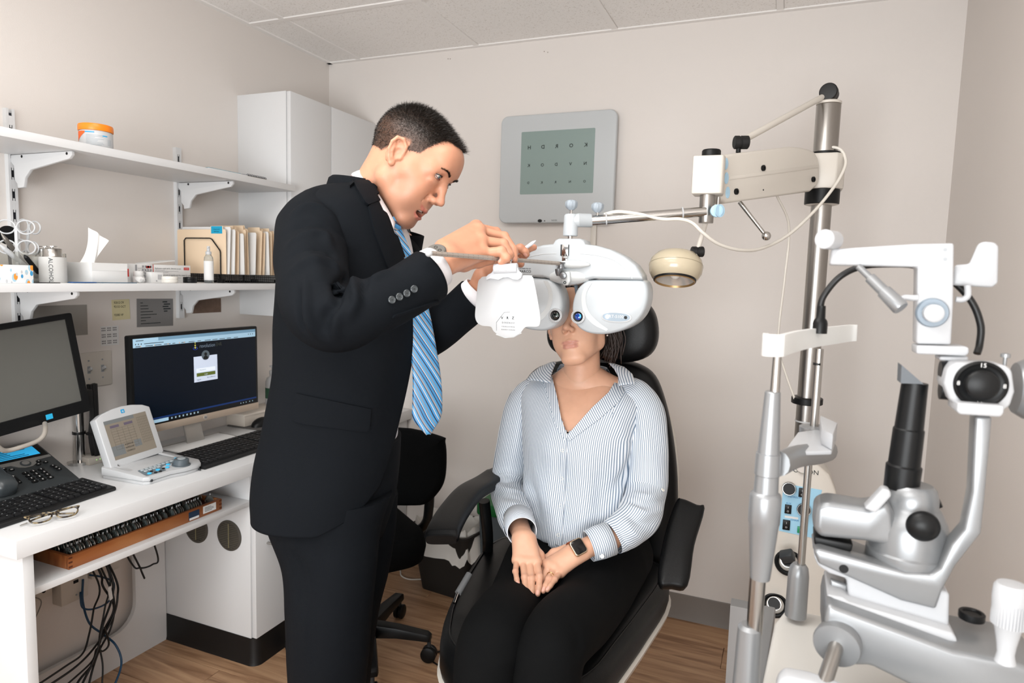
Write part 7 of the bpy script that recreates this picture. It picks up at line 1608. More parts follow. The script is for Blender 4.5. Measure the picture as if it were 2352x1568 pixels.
# eyebrows
for s in (-1, 1):
    n = 560; u = rng.random(n); cx_b = s*(.0135+.034*u); czb = .0325+.0080*np.sin(u*2.2)-.004*u; rr = []
    for k in range(n):
        p = np.array([cx_b[k], .13, czb[k]+rng.normal(0, .0017*(1-.5*u[k]))]); w0 = place(p[None], HR, HT)[0]; dr = -HR[:, 1]; h_ = tm.ray_cast(Vector(w0.tolist()), Vector(dr.tolist()))
        rr.append(np.array(h_[0]) if h_[0] is not None else w0)
    rr = np.array(rr); dd = np.tile(HR@unit([s*1, .35, .28]), (n, 1))+rng.normal(0, .12, (n, 3)); dd /= np.linalg.norm(dd, axis=1, keepdims=True)
    stuff(strands(rr, dd, np.full(n, .0060), .00022, np.zeros((n, 3)), 'eyebrow', M_hair, man, 2))
# upper lashes / lid line
for s in (-1, 1):
    P = [place(np.array([[s*.0315+.0147*math.sin(a), .0775+.0150*math.cos(a)*.98, .0180+.0054*math.cos(a*1.25)]]), HR, HT)[0] for a in np.linspace(-1.1, 1.1, 14)]
    MB().tube(P, .0009, 6).build('lash_line', M_hair, man)
    P = [place(np.array([[s*.0315+.0147*math.sin(a), .0775+.0148*math.cos(a)*.98, .0184-.0060*math.cos(a*1.25)]]), HR, HT)[0] for a in np.linspace(-1.1, 1.1, 14)]
    MB().tube(P, .0008, 6).build('lower_lid', mat('lid_pink', '#9A5C50', .5), man)
# ---- trousers
M_suit = mat('suit_wool', '#121519', .7, bump=.5, bscale=1400); M_suit.node_tree.nodes['Principled BSDF'].inputs['Specular IOR Level'].default_value = .07
M_shirt = mat('white_shirt', '#E9E8EC', .7, bump=.1, bscale=900)
FW = unit([.97, .24, 0]); LT = np.cross(Z3, FW)      # forward and to his left
def legtube(rows, name):
    R = interp_rows(rows, 60); mb = MB(); th = np.linspace(0, 2*PI, 48, endpoint=False); rings = []
    for x, y, z, a, b in R: rings.append(np.array([x, y, z])+np.outer(np.cos(th)*a, FW)+np.outer(np.sin(th)*b, LT))
    mb.loft(rings); V = mb.v[0]; F = [f for f in mb.f if len(f) == 4]; N = vnormals(V, np.array(F)); return mb, V, N
def rowc(px, py, d, a, b): p = PD(px, py, d); return (p[0], p[1], p[2], a, b)
near = [rowc(748, 1130, 1.44, .145, .12), rowc(746, 1210, 1.43, .122, .105), rowc(758, 1300, 1.42, .100, .095), rowc(756, 1400, 1.42, .092, .088), rowc(754, 1500, 1.43, .088, .082), rowc(750, 1600, 1.45, .082, .078)]
e = np.array(near[-1]); near += [(e[0]-.01, e[1]-.01, .30, .078, .075), (e[0]-.015, e[1]-.01, .05, .085, .08)]
far = [rowc(790, 1130, 1.60, .13, .12), rowc(800, 1210, 1.60, .115, .105), rowc(800, 1310, 1.60, .098, .095), rowc(785, 1400, 1.60, .090, .088), rowc(776, 1500, 1.60, .084, .082), rowc(770, 1600, 1.62, .080, .078)]
e2 = np.array(far[-1]); far += [(e2[0]-.02, e2[1]+.0, .30, .078, .075), (e2[0]-.03, e2[1], .05, .085, .08)]
mbA, VA, NA = legtube(near, 'a'); mbB, VB, NB = legtube(far, 'b')
for pts, s_, a_ in (([PD(700, 1215, 1.33), PD(688, 1290, 1.33), PD(694, 1400, 1.33)], .012, .010), ([PD(672, 1225, 1.34), PD(690, 1262, 1.33), PD(712, 1300, 1.33)], .010, -.008), ([PD(735, 1225, 1.33), PD(728, 1330, 1.33), PD(712, 1568, 1.34)], .006, .006), ([PD(790, 1240, 1.35), PD(775, 1400, 1.35), PD(765, 1568, 1.36)], .02, -.004)): VA = stroke(VA, NA, pts, s_, a_)
R = interp_rows([rowc(775, 1230, 1.50, .10, .15), rowc(775, 1150, 1.50, .125, .165), rowc(785, 1080, 1.50, .125, .165), rowc(792, 1005, 1.50, .122, .165)], 30); th = np.linspace(0, 2*PI, 60, endpoint=False); mbA.loft([np.array(r[:3])+np.outer(np.cos(th)*r[3], FW)+np.outer(np.sin(th)*r[4], LT) for r in R])
mbA.v[0] = VA; mbA.add(mbB.v[0], mbB.f); mbA.build('trousers', M_suit, man, ang=80)
for (x, y) in ((e[0]+.02, e[1]), (e2[0]+.01, e2[1])):
    sh = MB(); rows = [(-.13, .035, .05), (-.10, .042, .075), (-.02, .044, .085), (.06, .048, .065), (.13, .047, .050), (.165, .030, .038)]; rings = []
    th = np.linspace(0, 2*PI, 24, endpoint=False)
    for s_, w_, h_ in rows: c = np.array([x, y, 0])+FW*s_; rings.append(c+np.outer(np.cos(th)*w_, LT)+np.outer(np.maximum(np.sin(th), -.001)*h_+.001, Z3))
    sh.loft(rings); sh.build('shoe', mat('black_shoe', '#0C0C0D', .25), man, ang=60)
# ---- shirt body and collar
def bodyrow(px, py, d, a, b): p = PD(px, py, d); return (p[0], p[1], p[2], a, b)
sh_rows = [bodyrow(790, 1010, 1.50, .115, .16), bodyrow(795, 950, 1.50, .115, .16), bodyrow(808, 850, 1.50, .12, .165), bodyrow(822, 700, 1.50, .122, .17), bodyrow(826, 600, 1.50, .118, .17), bodyrow(832, 530, 1.51, .100, .15), bodyrow(840, 490, 1.52, .078, .09)]
R = interp_rows(sh_rows, 40); th = np.linspace(0, 2*PI, 60, endpoint=False); rings = [np.array(r[:3])+np.outer(np.cos(th)*r[3], FW)+np.outer(np.sin(th)*r[4], LT) for r in R]
MB().loft(rings).build('shirt', M_shirt, man, ang=80)
# collar band standing round the neck
nbW = PD(846, 500, 1.52); hb = HT+HR@np.array([0, -.03, -.05]); ax = unit(hb-nbW); cpos = PD(862, 468, 1.51)
axc = unit(np.array([-.42, -.02, .90])*1.0); axc = unit(ax*.5+np.array([-.2, 0, .8])*.5)
fr_ = frame_from(axc, FW); mb = MB(); R_ = []; n = 60
a_ = np.linspace(math.radians(14), math.radians(346), n); rings = []
for h_, gr in ((-.030, .006), (-.010, .003), (.010, .0), (.014, .001), (.010, .004), (-.012, .012), (-.034, .018)):
    rr = .066+gr; dip = -.020*np.clip(np.cos(a_), 0, 1); rings.append(cpos+np.outer(np.cos(a_)*rr*1.02, fr_[:, 0])+np.outer(np.sin(a_)*rr*.98, fr_[:, 1])+np.outer(h_+dip, fr_[:, 2]))
mb.loft(rings, closed=False); mb.build('shirt_collar', M_shirt, man, ang=80)
mb = MB(); A_ = resample([PD(828, 392, 1.47), PD(846, 415, 1.45), PD(868, 446, 1.43), PD(888, 480, 1.425), PD(906, 512, 1.43)], 24); B_ = resample([PD(812, 398, 1.46), PD(832, 425, 1.43), PD(852, 458, 1.41), (PD(876, 498, 1.405)), PD(900, 540, 1.41)], 24)
mb.loft([A_, (A_+B_)/2+unit(CAMP-A_[10])*.003, B_, B_-CR*.01+CF*.02], closed=False); o = mb.build('collar_leaf', M_shirt, man, ang=80); md = o.modifiers.new('thickness', 'SOLIDIFY'); md.thickness = .003
# ---- jacket: one lofted shell, open at the front, with vent flap behind
jr = [  # px centre row, depth, front, back, near, far
 (746, 1160, 1.50, .150, .132, .190, .18), (752, 1110, 1.50, .157, .142, .190, .18), (763, 1040, 1.50, .160, .145, .186, .18), (780, 950, 1.50, .160, .143, .180, .18), (795, 860, 1.50, .158, .143, .178, .18),
 (803, 760, 1.50, .158, .145, .185, .19), (808, 660, 1.50, .153, .142, .195, .20), (812, 580, 1.50, .138, .140, .205, .21), (818, 520, 1.50, .116, .138, .205, .21), (822, 480, 1.50, .096, .122, .190, .19), (831, 450, 1.51, .080, .105, .140, .14), (842, 432, 1.51, .070, .075, .085, .085)]
J = interp_rows([(*PD(a, b, c), d, e_, f_, g_) for a, b, c, d, e_, f_, g_ in jr], 110)
nphi = 150; rings = []
for i, r in enumerate(J):
    t = i/(len(J)-1)
    s0 = np.interp(t, [0, .06, .14, .42, .55, .75, .9, 1], [70, 44, 22, 4, 8, 24, 34, 45]); s1 = np.interp(t, [0, .2, .5, .8, 1], [80, 70, 62, 52, 45])
    ph = np.radians(np.linspace(-s0, -360+s1, nphi)); c_, s_ = np.cos(ph), np.sin(ph)
    aa = np.where(c_ > 0, r[3], r[4]); bb = np.where(s_ < 0, r[5], r[6]); pw = .86
    rings.append(r[:3]+np.outer(np.sign(c_)*np.abs(c_)**pw*aa, FW)+np.outer(np.sign(s_)*np.abs(s_)**pw*bb, LT))
mb = MB(); mb.loft(rings, closed=False); V = mb.v[0]; F = np.array(mb.f); N = vnormals(V, F)
cen = np.repeat(J[:, :3], nphi, 0); N = np.where(((V-cen)*N).sum(1, keepdims=True) < 0, -N, N)
for pts, s_, a_ in (([PD(735, 850, 1.3), PD(725, 950, 1.3), PD(718, 1060, 1.3), PD(690, 1180, 1.3)], .004, -.004), ([PD(850, 830, 1.33), PD(842, 930, 1.33)], .004, -.004),
    ([PD(640, 900, 1.45), PD(622, 1000, 1.45), PD(605, 1100, 1.45)], .01, -.006), ([PD(700, 620, 1.3), PD(690, 700, 1.3), PD(700, 800, 1.3)], .02, -.006), ([PD(810, 560, 1.3), PD(840, 640, 1.3), PD(830, 700, 1.3)], .02, -.01),
    ([PD(880, 820, 1.35), PD(870, 900, 1.35), PD(850, 1000, 1.35)], .03, .006), ([PD(770, 840, 1.3), PD(800, 880, 1.3), PD(870, 900, 1.3)], .02, .006), ([PD(700, 850, 1.3), PD(740, 890, 1.3), PD(800, 905, 1.3)], .012, -.005)): V = stroke(V, N, pts, s_, a_)
V = noise_disp(V, N, .0035, 9.0, 3)
mb.v[0] = V; jk = mb.build('jacket', M_suit, man, ang=80)
md = jk.modifiers.new('thickness', 'SOLIDIFY'); md.thickness = .004; md.offset = 0
tj = bvh(V, F)
# vent flap at the back hem
vf = [[(640, 905), (628, 985), (606, 1080), (576, 1162)], [(652, 905), (640, 985), (622, 1080), (596, 1150)]]
P0 = [PD(x, y, 1.50+.0*k) for k, (x, y) in enumerate([(636, 900), (618, 990), (598, 1080), (574, 1163)])]; P1 = [PD(x, y, 1.42) for x, y in [(655, 900), (645, 990), (628, 1075), (607, 1135)]]
mb = MB(); a = resample(P0, 14); b = resample(P1, 14); mb.loft([a, a*.5+b*.5-LT*.012, b], closed=False); o = mb.build('vent_flap', M_suit, man, ang=80); md = o.modifiers.new('thickness', 'SOLIDIFY'); md.thickness = .004
# seams as fine recessed cords, pocket flap, lapel, collar
def cols_from(A_, B_, nc, nr):
    A_, B_ = resample(A_, nr), resample(B_, nr); return [[tuple(A_[j]*(1-k/(nc-1))+B_[j]*(k/(nc-1))) for j in range(nr)] for k in range(nc)]
patch_on(tj, cols_from([(683, 903), (850, 938)], [(675, 963), (690, 972), (838, 991), (846, 985)], 8, 26), .0045, 'pocket_flap', M_suit, man)
lap = patch_on(tj, cols_from([(843, 476), (858, 540), (884, 610), (915, 668), (958, 722)], [(868, 455), (893, 500), (914, 560), (938, 630), (962, 722)], 10, 30), .0055, 'lapel', M_suit, man)
patch_on(tj, cols_from([(803, 402), (818, 440), (835, 470), (842, 474)], [(818, 394), (842, 415), (865, 448), (872, 462)], 8, 18), .0070, 'jacket_collar', M_suit, man)
# back-of-neck collar roll
mb = MB(); a_ = np.linspace(math.radians(70), math.radians(290), 40); cj = PD(842, 455, 1.51); rings = []
for h_, gr in ((.030, .004), (.034, .008), (.030, .013), (.0, .022), (-.03, .030)): rings.append(cj+np.outer(np.cos(a_)*(.068+gr), FW)+np.outer(np.sin(a_)*(.072+gr), LT)+np.outer(np.full(40, h_)+.010*np.cos(a_)*-1, Z3))
mb.loft(rings, closed=False); o = mb.build('collar_roll', M_suit, man, ang=80); md = o.modifiers.new('thickness', 'SOLIDIFY'); md.thickness = .003
# far lapel seen beyond the tie
mb = MB(); A_ = resample([PD(915, 505, 1.60), PD(940, 545, 1.60), PD(985, 600, 1.60), PD(1000, 700, 1.60)], 16); B_ = resample([PD(900, 520, 1.55), PD(925, 560, 1.55), PD(955, 620, 1.55), PD(985, 705, 1.57)], 16)
mb.loft([A_, (A_+B_)/2+FW*.004, B_], closed=False); o = mb.build('far_lapel', M_suit, man, ang=80); md = o.modifiers.new('thickness', 'SOLIDIFY'); md.thickness = .004
def button(p, n, r, name='button', m=None, par=None):
    o = MB().lathe(p, n, [(r, 0), (r, .0016), (r*.82, .0024), (r*.7, .0016), (.0005, .0014)], 24).build(name, m or mat('horn_button', '#3C4144', .25), par or man); o['_o'] = man['_o']
    fr = frame_from(n); mb = MB()
    for a in range(4): q = p+fr[:, 0]*r*.22*math.cos(PI/4+a*PI/2)+fr[:, 1]*r*.22*math.sin(PI/4+a*PI/2); mb.cyl(q+n*.0012, q+n*.0019, r*.09, n=8)
    stuff(mb.build('button_holes', M_black, o)); return o
for q in ((948, 840), (940, 968)):
    h_ = onto(tj, *q, .002)
    if h_: button(h_[0], h_[1], .0095, m=mat('black_button', '#0F1011', .25))
# ---- right sleeve
path = [PD(735, 480, 1.40), PD(716, 530, 1.345), PD(716, 600, 1.27), PD(724, 675, 1.20), PD(740, 722, 1.165), PD(785, 735, 1.150), PD(850, 708, 1.16), PD(920, 675, 1.19), PD(985, 632, 1.225)]
rad = [.050, .072, .069, .065, .060, .055, .051, .049, .050]
V, F, P, q = sleeve(path, rad, 120, 72)
N = vnormals(V, F); cen = np.repeat(P, 72, 0); N = np.where(((V-cen)*N).sum(1, keepdims=True) < 0, -N, N)
def SP(px, py): 
    h_ = tsl.ray_cast(Vector(CAMP.tolist()), Vector(unit(ray(px, py)).tolist())); return np.array(h_[0]) if h_[0] is not None else PD(px, py, 1.15)
tsl = bvh(V, F)
folds = [([(671, 500), (700, 478), (735, 480), (775, 510)], .009, .008), ([(668, 530), (700, 512), (740, 515), (790, 545)], .008, -.007), ([(667, 560), (705, 540), (750, 545), (800, 575)], .009, .008), ([(668, 590), (710, 572), (760, 580), (815, 600)], .008, -.007),
         ([(672, 620), (715, 602), (770, 608), (822, 622)], .008, .007), ([(825, 625), (800, 640), (780, 655), (775, 690), (760, 720)], .009, -.013), ([(830, 620), (815, 650), (818, 690), (800, 730)], .008, .012), ([(850, 640), (835, 660), (832, 690)], .006, -.006),
         ([(700, 640), (705, 690), (712, 740), (730, 775)], .008, .009), ([(690, 660), (692, 710), (700, 760)], .006, -.008), ([(718, 700), (722, 740), (740, 770)], .006, -.007), ([(760, 700), (745, 730), (748, 770)], .010, -.010), ([(790, 690), (772, 735), (770, 780)], .008, .007),
         ([(900, 620), (860, 640), (840, 650)], .008, .006), ([(690, 560), (720, 600), (735, 650)], .015, .006)]
for pts, s_, a_ in folds: V = stroke(V, N, [SP(*p) for p in pts], s_*.75, a_*1.35)
V = noise_disp(V, N, .003, 14, 8)
mb = MB(); mb.add(V, [tuple(f) for f in F.tolist()]); sl = mb.build('right_sleeve', M_suit, man, ang=80); md = sl.modifiers.new('thickness', 'SOLIDIFY'); md.thickness = .004; md.offset = -1
tsl = bvh(V, F)
for q_ in ((899, 689), (916, 682), (933, 674), (950, 664)):
    h_ = onto(tsl, *q_, .002); button(h_[0], h_[1], .0066)
patch_on(tsl, cols_from([(905, 722), (1005, 688)], [(900, 728), (1008, 694)], 3, 20), .003, 'cuff_vent', M_suit, man)
# left sleeve
path = [chest+np.array([.03, .17, .10]), PD(900, 640, 1.66), PD(925, 730, 1.64), PD(950, 775, 1.60), PD(990, 765, 1.57), PD(1045, 725, 1.54), PD(1092, 682, 1.515)]
V, F, P, q = sleeve(path, [.06, .066, .062, .060, .055, .050, .048], 80, 56); N = vnormals(V, F); V = noise_disp(V, N, .004, 11, 5)
mb = MB(); mb.add(V, [tuple(f) for f in F.tolist()]); sl2 = mb.build('left_sleeve', M_suit, man, ang=80); md = sl2.modifiers.new('thickness', 'SOLIDIFY'); md.thickness = .004; md.offset = -1
# shirt cuffs
def cuff(p0, p1, r0, r1, name='shirt_cuff'):
    mb = MB(); mb.rings([(p0, r0), ((p0+p1)/2, (r0+r1)/2+.001), (p1, r1)], p1-p0, 44, cap=False); o = mb.build(name, M_shirt, man, ang=80); md = o.modifiers.new('thickness', 'SOLIDIFY'); md.thickness = .0025
cuff(PD(968, 637, 1.222), PD(1004, 612, 1.243), .043, .040); cuff(PD(1083, 688, 1.515), PD(1102, 665, 1.508), .042, .038)
mb = MB(); A_ = [PD(968, 668, 1.20), PD(990, 648, 1.20), PD(1012, 622, 1.205), PD(1026, 628, 1.21)]; B_ = [PD(994, 700-26, 1.2), PD(1003, 668, 1.2), PD(1020, 645, 1.21), PD(1028, 634, 1.21)]
# watch
wd = unit(Rh['wrist']-J_(960, 622, 1.235)); wc = PD(1006, 606, 1.252)
MB().rings([(wc-wd*.011, .0285), (wc+wd*.011, .0275)], wd, 40, cap=False).build('watch_strap', mat('watch_grey', '#6E6B66', .35, metal=.4), man)
wn = unit(Z3*.75+unit(CAMP-wc)*.55); wn = unit(wn-wd*(wn@wd)); MB().lathe(wc+wn*.026, wn, [(.018, 0), (.0185, .003), (.0185, .007), (.016, .009), (.001, .009)], 36).build('watch_case', MATS['watch_grey'], man)
mb = MB()
for a in (0, 1, 2): fr = frame_from(wn); mb.torus(wc+wn*.0352+fr[:, 0]*.007*math.cos(a*2.1)+fr[:, 1]*.007*math.sin(a*2.1), wn, .003, .0005, 16, 5)
stuff(mb.build('watch_subdials', M_black, man))
# tie
def tie_mat():
    m = bpy.data.materials.new('striped_tie'); m.use_nodes = True; nt = m.node_tree; b = nt.nodes['Principled BSDF']; b.inputs['Roughness'].default_value = .35; b.inputs['Sheen Weight'].default_value = .3
    a = nt.nodes.new('ShaderNodeAttribute'); a.attribute_name = 'su'; fr = nt.nodes.new('ShaderNodeMath'); fr.operation = 'FRACT'; nt.links.new(a.outputs['Fac'], fr.inputs[0])
    cr = nt.nodes.new('ShaderNodeValToRGB'); cr.color_ramp.interpolation = 'CONSTANT'; el = cr.color_ramp.elements
    seq = [(0, '#2E7CB0'), (.10, '#1C2A4A'), (.15, '#3A89BC'), (.24, '#8E8C90'), (.32, '#1E2F52'), (.36, '#4A93C2'), (.46, '#C9BDB8'), (.50, '#3A86BE'), (.60, '#16233F'), (.66, '#3787BC'), (.76, '#7C8088'), (.82, '#4590C0'), (.92, '#D2C6C0'), (.95, '#20345C')]
    el[0].position = 0; el[0].color = srgb(seq[0][1]); el[1].position = seq[1][0]; el[1].color = srgb(seq[1][1])
    for p, c in seq[2:]: e_ = el.new(p); e_.color = srgb(c)
    nt.links.new(fr.outputs[0], cr.inputs[0]); nt.links.new(cr.outputs[0], b.inputs['Base Color']); return m
M_tie = tie_mat()
tr = [(906, 512, 1.462, 11), (910, 528, 1.455, 10), (918, 555, 1.45, 14), (932, 600, 1.45, 18), (948, 660, 1.45, 22), (962, 730, 1.455, 26), (972, 800, 1.46, 29), (980, 870, 1.46, 32), (981, 930, 1.46, 34), (980, 962, 1.46, 30), (984, 996, 1.46, 2)]
T = interp_rows([(*PD(a, b, c), d) for a, b, c, d in tr], 60); n = 13; rings = []; su = []
wdir = unit(CR*.95+CF*.30)
for k, r in enumerate(T):
    hw = r[3]*1.46/FPX; s_ = np.linspace(-1, 1, n)
    if k > 52: pass
    rings.append(r[:3]+np.outer(s_*hw, wdir)+np.outer((1-s_**2)*.004, -CF)); su += list(((T[0][2]-r[2])+s_*hw*1.0)/.085)
# stripes run down to the right
su = []
for k, r in enumerate(T): hw = r[3]*1.46/FPX; su += list(((T[0][2]-r[2])-np.linspace(-1, 1, n)*hw*1.9)/.085)
mb = MB(); mb.loft(rings, closed=False); o = mb.build('tie', M_tie, man, ang=80, attr={'su': su}); md = o.modifiers.new('thickness', 'SOLIDIFY'); md.thickness = .004
kc = PD(905, 514, 1.455); mb = MB(); mb.rings([(kc+Z3*.012-FW*.004, .017), (kc+Z3*.006, .0165), (kc-Z3*.012+FW*.005, .012), (kc-Z3*.016+FW*.006, .010)], -Z3*.9+FW*.3, 24); V = mb.v[0]; mb.build('tie_knot', M_tie, man, ang=80, attr={'su': (V[:, 2]*1.0+V[:, 0]*.8)/.10})
# pen held behind the rod
pen(PD(1172, 596, 1.49), PD(1231, 552, 1.50), .0042, mat('pen_white', '#DCE0E8', .25), 'ballpoint_pen', 'white pen held in the suited man\'s far hand above the refractor')
# ------------------------------------------------------------------ examination chair
t = thing('examination_chair', 'black leather examination chair with headrest under the seated woman', 'chair', (-.50, 1.65, 0))
def polyY(pts, y): return [(PY(a, b, y)[0], PY(a, b, y)[2]) for a, b in pts]
def cushion(outline, o, Xa, Ya, prof, name, m, par, ang=60):     # rounded pad: outline in the Xa/Ya plane, grown along the normal towards the viewer
    P = np.array(outline, float); n = len(P); A = .5*np.sum(P[:, 0]*np.roll(P[:, 1], -1)-np.roll(P[:, 0], -1)*P[:, 1]); P = P if A > 0 else P[::-1]
    tx = np.roll(P, -1, 0)-np.roll(P, 1, 0); nr = np.stack([tx[:, 1], -tx[:, 0]], 1); nr /= np.linalg.norm(nr, axis=1, keepdims=True)
    Xa, Ya = unit(Xa), unit(Ya); N = np.cross(Xa, Ya); c = P.mean(0); R = []
    for ins, dep, sc in list(prof)+[(prof[-1][0], prof[-1][1]+.0002, .02)]:
        Q = (P-nr*ins-c)*sc+c; R.append(np.array(o)+np.outer(Q[:, 0], Xa)+np.outer(Q[:, 1], Ya)+N*dep)
    mb = MB(); mb.loft(R); return mb.build(name, m, par, ang=ang)
pf = [(.02, -.07, 1), (.004, -.06, 1), (0, -.04, 1), (0, -.02, 1), (.004, -.005, 1), (.012, .004, 1), (.012, .010, .85), (.012, .013, .6), (.012, .014, .2)]
# backrest
yb_ = 1.93
bk = closed_catmull(polyY([(1196, 905), (1206, 870), (1235, 843), (1290, 830), (1350, 826), (1410, 828), (1462, 838), (1500, 866), (1524, 925), (1542, 1010), (1552, 1110), (1550, 1230), (1535, 1340), (1500, 1400), (1340, 1420), (1220, 1400), (1180, 1300), (1170, 1100)], yb_), 4)
ob_ = np.array([0, yb_, 0]); cushion(bk, ob_, X3, Z3, pf, 'backrest', M_leather, t)
bs = closed_catmull(polyY([(1500, 880), (1530, 925), (1552, 1010), (1560, 1110), (1558, 1230), (1545, 1330), (1400, 1400), (1250, 1300), (1250, 900), (1400, 850)], yb_+.06), 4)
MB().prism(bs, (0, yb_+.075, 0), X3, Z3, .02).build('back_shell', M_offwhite, t, bevel=.005)
hd = closed_catmull(polyY([(1252, 770), (1256, 735), (1275, 700), (1330, 672), (1400, 668), (1460, 680), (1495, 712), (1507, 755), (1503, 795), (1482, 822), (1440, 834), (1395, 833), (1345, 818), (1310, 826), (1275, 812), (1258, 795)], 1.87), 4)
cushion(hd, (0, 1.87, 0), X3, Z3, [(a, b*1.1, c) for a, b, c in pf], 'headrest', M_leather, t)
MB().bb((-.52, 1.93, 1.08), (-.46, 1.945, 1.22)).build('headrest_bar', M_steel, t)
# seat
st_pts = [(-.80, 1.80), (-.775, 1.60), (-.735, 1.42), (-.700, 1.32), (-.655, 1.235), (-.57, 1.175), (-.44, 1.15), (-.35, 1.18), (-.305, 1.26), (-.285, 1.40), (-.262, 1.58), (-.245, 1.80), (-.30, 1.90), (-.52, 1.92), (-.74, 1.90)]
st = closed_catmull(st_pts, 4)
cushion(st, (0, 0, .575), X3, Y3, [(.03, -.12, 1), (.008, -.105, 1), (0, -.07, 1), (0, -.03, 1), (.006, -.012, 1), (.018, -.002, 1), (.03, .003, 1), (.03, .004, .8), (.03, -.006, .4)], 'seat', M_leather, t)
cushion(closed_catmull([(x*1.0+(-.52-x)*-.02, y+(1.5-y)*-.02) for x, y in st_pts], 4), (0, 0, .487), X3, Y3, [(.05, -.05, 1), (.02, -.04, 1), (.004, -.015, 1), (0, .0, 1), (.01, .006, 1)], 'seat_shell', M_offwhite, t)
mb = MB(); P = np.array(st); c = P.mean(0); Q = c+(P-c)*.915; mb.tube([(x, y, .5765) for x, y in Q], .0022, 6, loop=True); mb.build('seat_piping', M_black, t)
mb = MB(); mb.lathe((-.52, 1.60, 0), Z3, [(.24, 0), (.24, .02), (.20, .035), (.09, .05), (.085, .44)], 40); mb.build('pedestal_base', M_offwhite, t)
mb = MB(); mb.prism(rrect(.34, .22, .04, 5, -.47, .92), (0, 0, .17), X3, Y3, .02); mb.build('footrest', M_black, t, bevel=.006); MB().box((-.49, 1.10, .30), (.06, .04, .36), rx(.55)).build('footrest_arm', M_silverd, t)
# armrests
aR = [PD(1512, 1328, 1.60), PD(1580, 1341, 1.60), PD(1620, 1160, 1.72), PD(1553, 1146, 1.76)]
Cn = sum(aR)/4; Ua = unit((aR[1]-aR[0])+(aR[2]-aR[3])); Va = (aR[3]-aR[0])+(aR[2]-aR[1]); Va = unit(Va-Ua*(Va@Ua)); q = [((p-Cn)@Ua, (p-Cn)@Va) for p in aR]
q2 = [(q[0][0], q[0][1]), ((q[0][0]+q[1][0])/2, q[0][1]-.004), (q[1][0], q[1][1]), (q[1][0]+.004, (q[1][1]+q[2][1])/2), (q[2][0], q[2][1]), (q[2][0]-.02, q[2][1]+.006), (q[3][0]+.015, q[3][1]+.004), (q[3][0], q[3][1]-.01), (q[0][0]-.002, 0)]
cushion(closed_catmull(q2, 4), Cn, Ua, Va, [(.01, -.035, 1), (.002, -.03, 1), (0, -.02, 1), (0, -.008, 1), (.003, -.002, 1), (.009, .001, 1), (.012, .002, .9), (.012, .003, .4)], 'armrest', M_leather, t)
P = catmull([PD(1150, 1085, 1.92), PD(1118, 1108, 1.84), PD(1078, 1132, 1.74), PD(1045, 1172, 1.64), PD(1022, 1212, 1.56), PD(1013, 1240, 1.52)], 6); R = []; n = len(P); tg = np.gradient(P, axis=0)
for k in range(n):
    tt = unit(tg[k]); sd = unit(X3-tt*(tt@X3)); up_ = np.cross(sd, tt); up_ = up_ if up_[2] > 0 else -up_; s_ = k/(n-1); hw = .034+.006*s_; hh = .017*(1 if 1 < k < n-2 else .75)
    a = np.linspace(0, 2*PI, 28, endpoint=False); sq = lambda v: np.sign(v)*np.abs(v)**.45
    R.append(P[k]+np.outer(sq(np.cos(a))*hw*(1 if 0 < k < n-1 else .9), sd)+np.outer(sq(np.sin(a))*hh, up_))
MB().loft(R).build('armrest', M_leather, t, ang=60)
MB().tube(catmull([PD(1112, 1150, 1.86), PD(1120, 1230, 1.90), np.array([-.80, 1.80, .50])], 5), .016, 12).build('armrest_post', M_black, t)
MB().cyl(PD(1078, 1318, 1.66), PD(1052, 1362, 1.62), .0085, n=14).build('lever_grip', mat('lever_grey', '#6A6B6C', .5), t); MB().cyl(PD(1052, 1362, 1.62), PD(1044, 1385, 1.60), .005, n=12).build('lever', M_chrome, t)
for k, (x, y) in enumerate(((1036, 1440), (1040, 1478))): pass
# ------------------------------------------------------------------ seated woman
PR = np.array([[-.98, -.039, -.195], [0, -.981, .197], [-.199, .193, .961]]); PT = np.array([-.5073, 1.7054, 1.2636]); PS = .95
# orthonormalise
u_, s__, vt = np.linalg.svd(PR); PR = u_@vt
wom = thing('person', 'seated woman in a blue and white striped blouse behind the refractor', 'person', (-.50, 1.70, .57))
SKW = skin_mat('skin_woman', '#D2A388', '#B4716A', '#2A1C17')
nb = PR.T@(PY(1334, 905, 1.74)-PT)/PS
V, F = head_local(False, .0, (nb, .046, .058)); A = head_attrs(V, False, .0)
hm = hairline(V, False); cr = (V[:, 2] > -.085) & (ellf(V, (0, -.014, .044), (.0745, .096, .089)) < 1.09); A['hair'] = np.clip(hm/.006+.3, 0, 1)*cr
headw = (place(V, PR, PT, PS), F, A); Vw, Fw, hmw, crw = V, F, hm, cr
rows = [(1322, 1330, 1.62, .165, .105), (1318, 1250, 1.63, .150, .100), (1320, 1160, 1.655, .140, .098), (1324, 1080, 1.68, .142, .104), (1328, 1010, 1.695, .150, .112), (1332, 950, 1.715, .160, .100), (1334, 905, 1.735, .168, .078), (1335, 880, 1.745, .140, .062), (1335, 866, 1.75, .088, .055), (1335, 856, 1.752, .062, .050)]
TR_ = interp_rows([(*PY(a, b, c), d, e_) for a, b, c, d, e_ in rows], 90); SW = unit([1, -.06, 0]); FWp = unit([-.06, -1, 0])
def trunk(scale, grow, nph=130, pw=.9):
    ph = np.linspace(0, 2*PI, nph, endpoint=False); R = []
    for r in TR_:
        c_, s_ = np.cos(ph), np.sin(ph); R.append(r[:3]+np.outer(np.sign(c_)*np.abs(c_)**pw*(r[3]*scale+grow), SW)+np.outer(np.sign(s_)*np.abs(s_)**pw*(r[4]*scale+grow), FWp))
    return R, ph
Rs, _ = trunk(1, -.010, 100); mbt = MB(); mbt.loft(Rs, cap=False); tv = mbt.v[0]; tF = np.array(mbt.f)
def hp(x, y, d): return PD(x, y, d-.035)
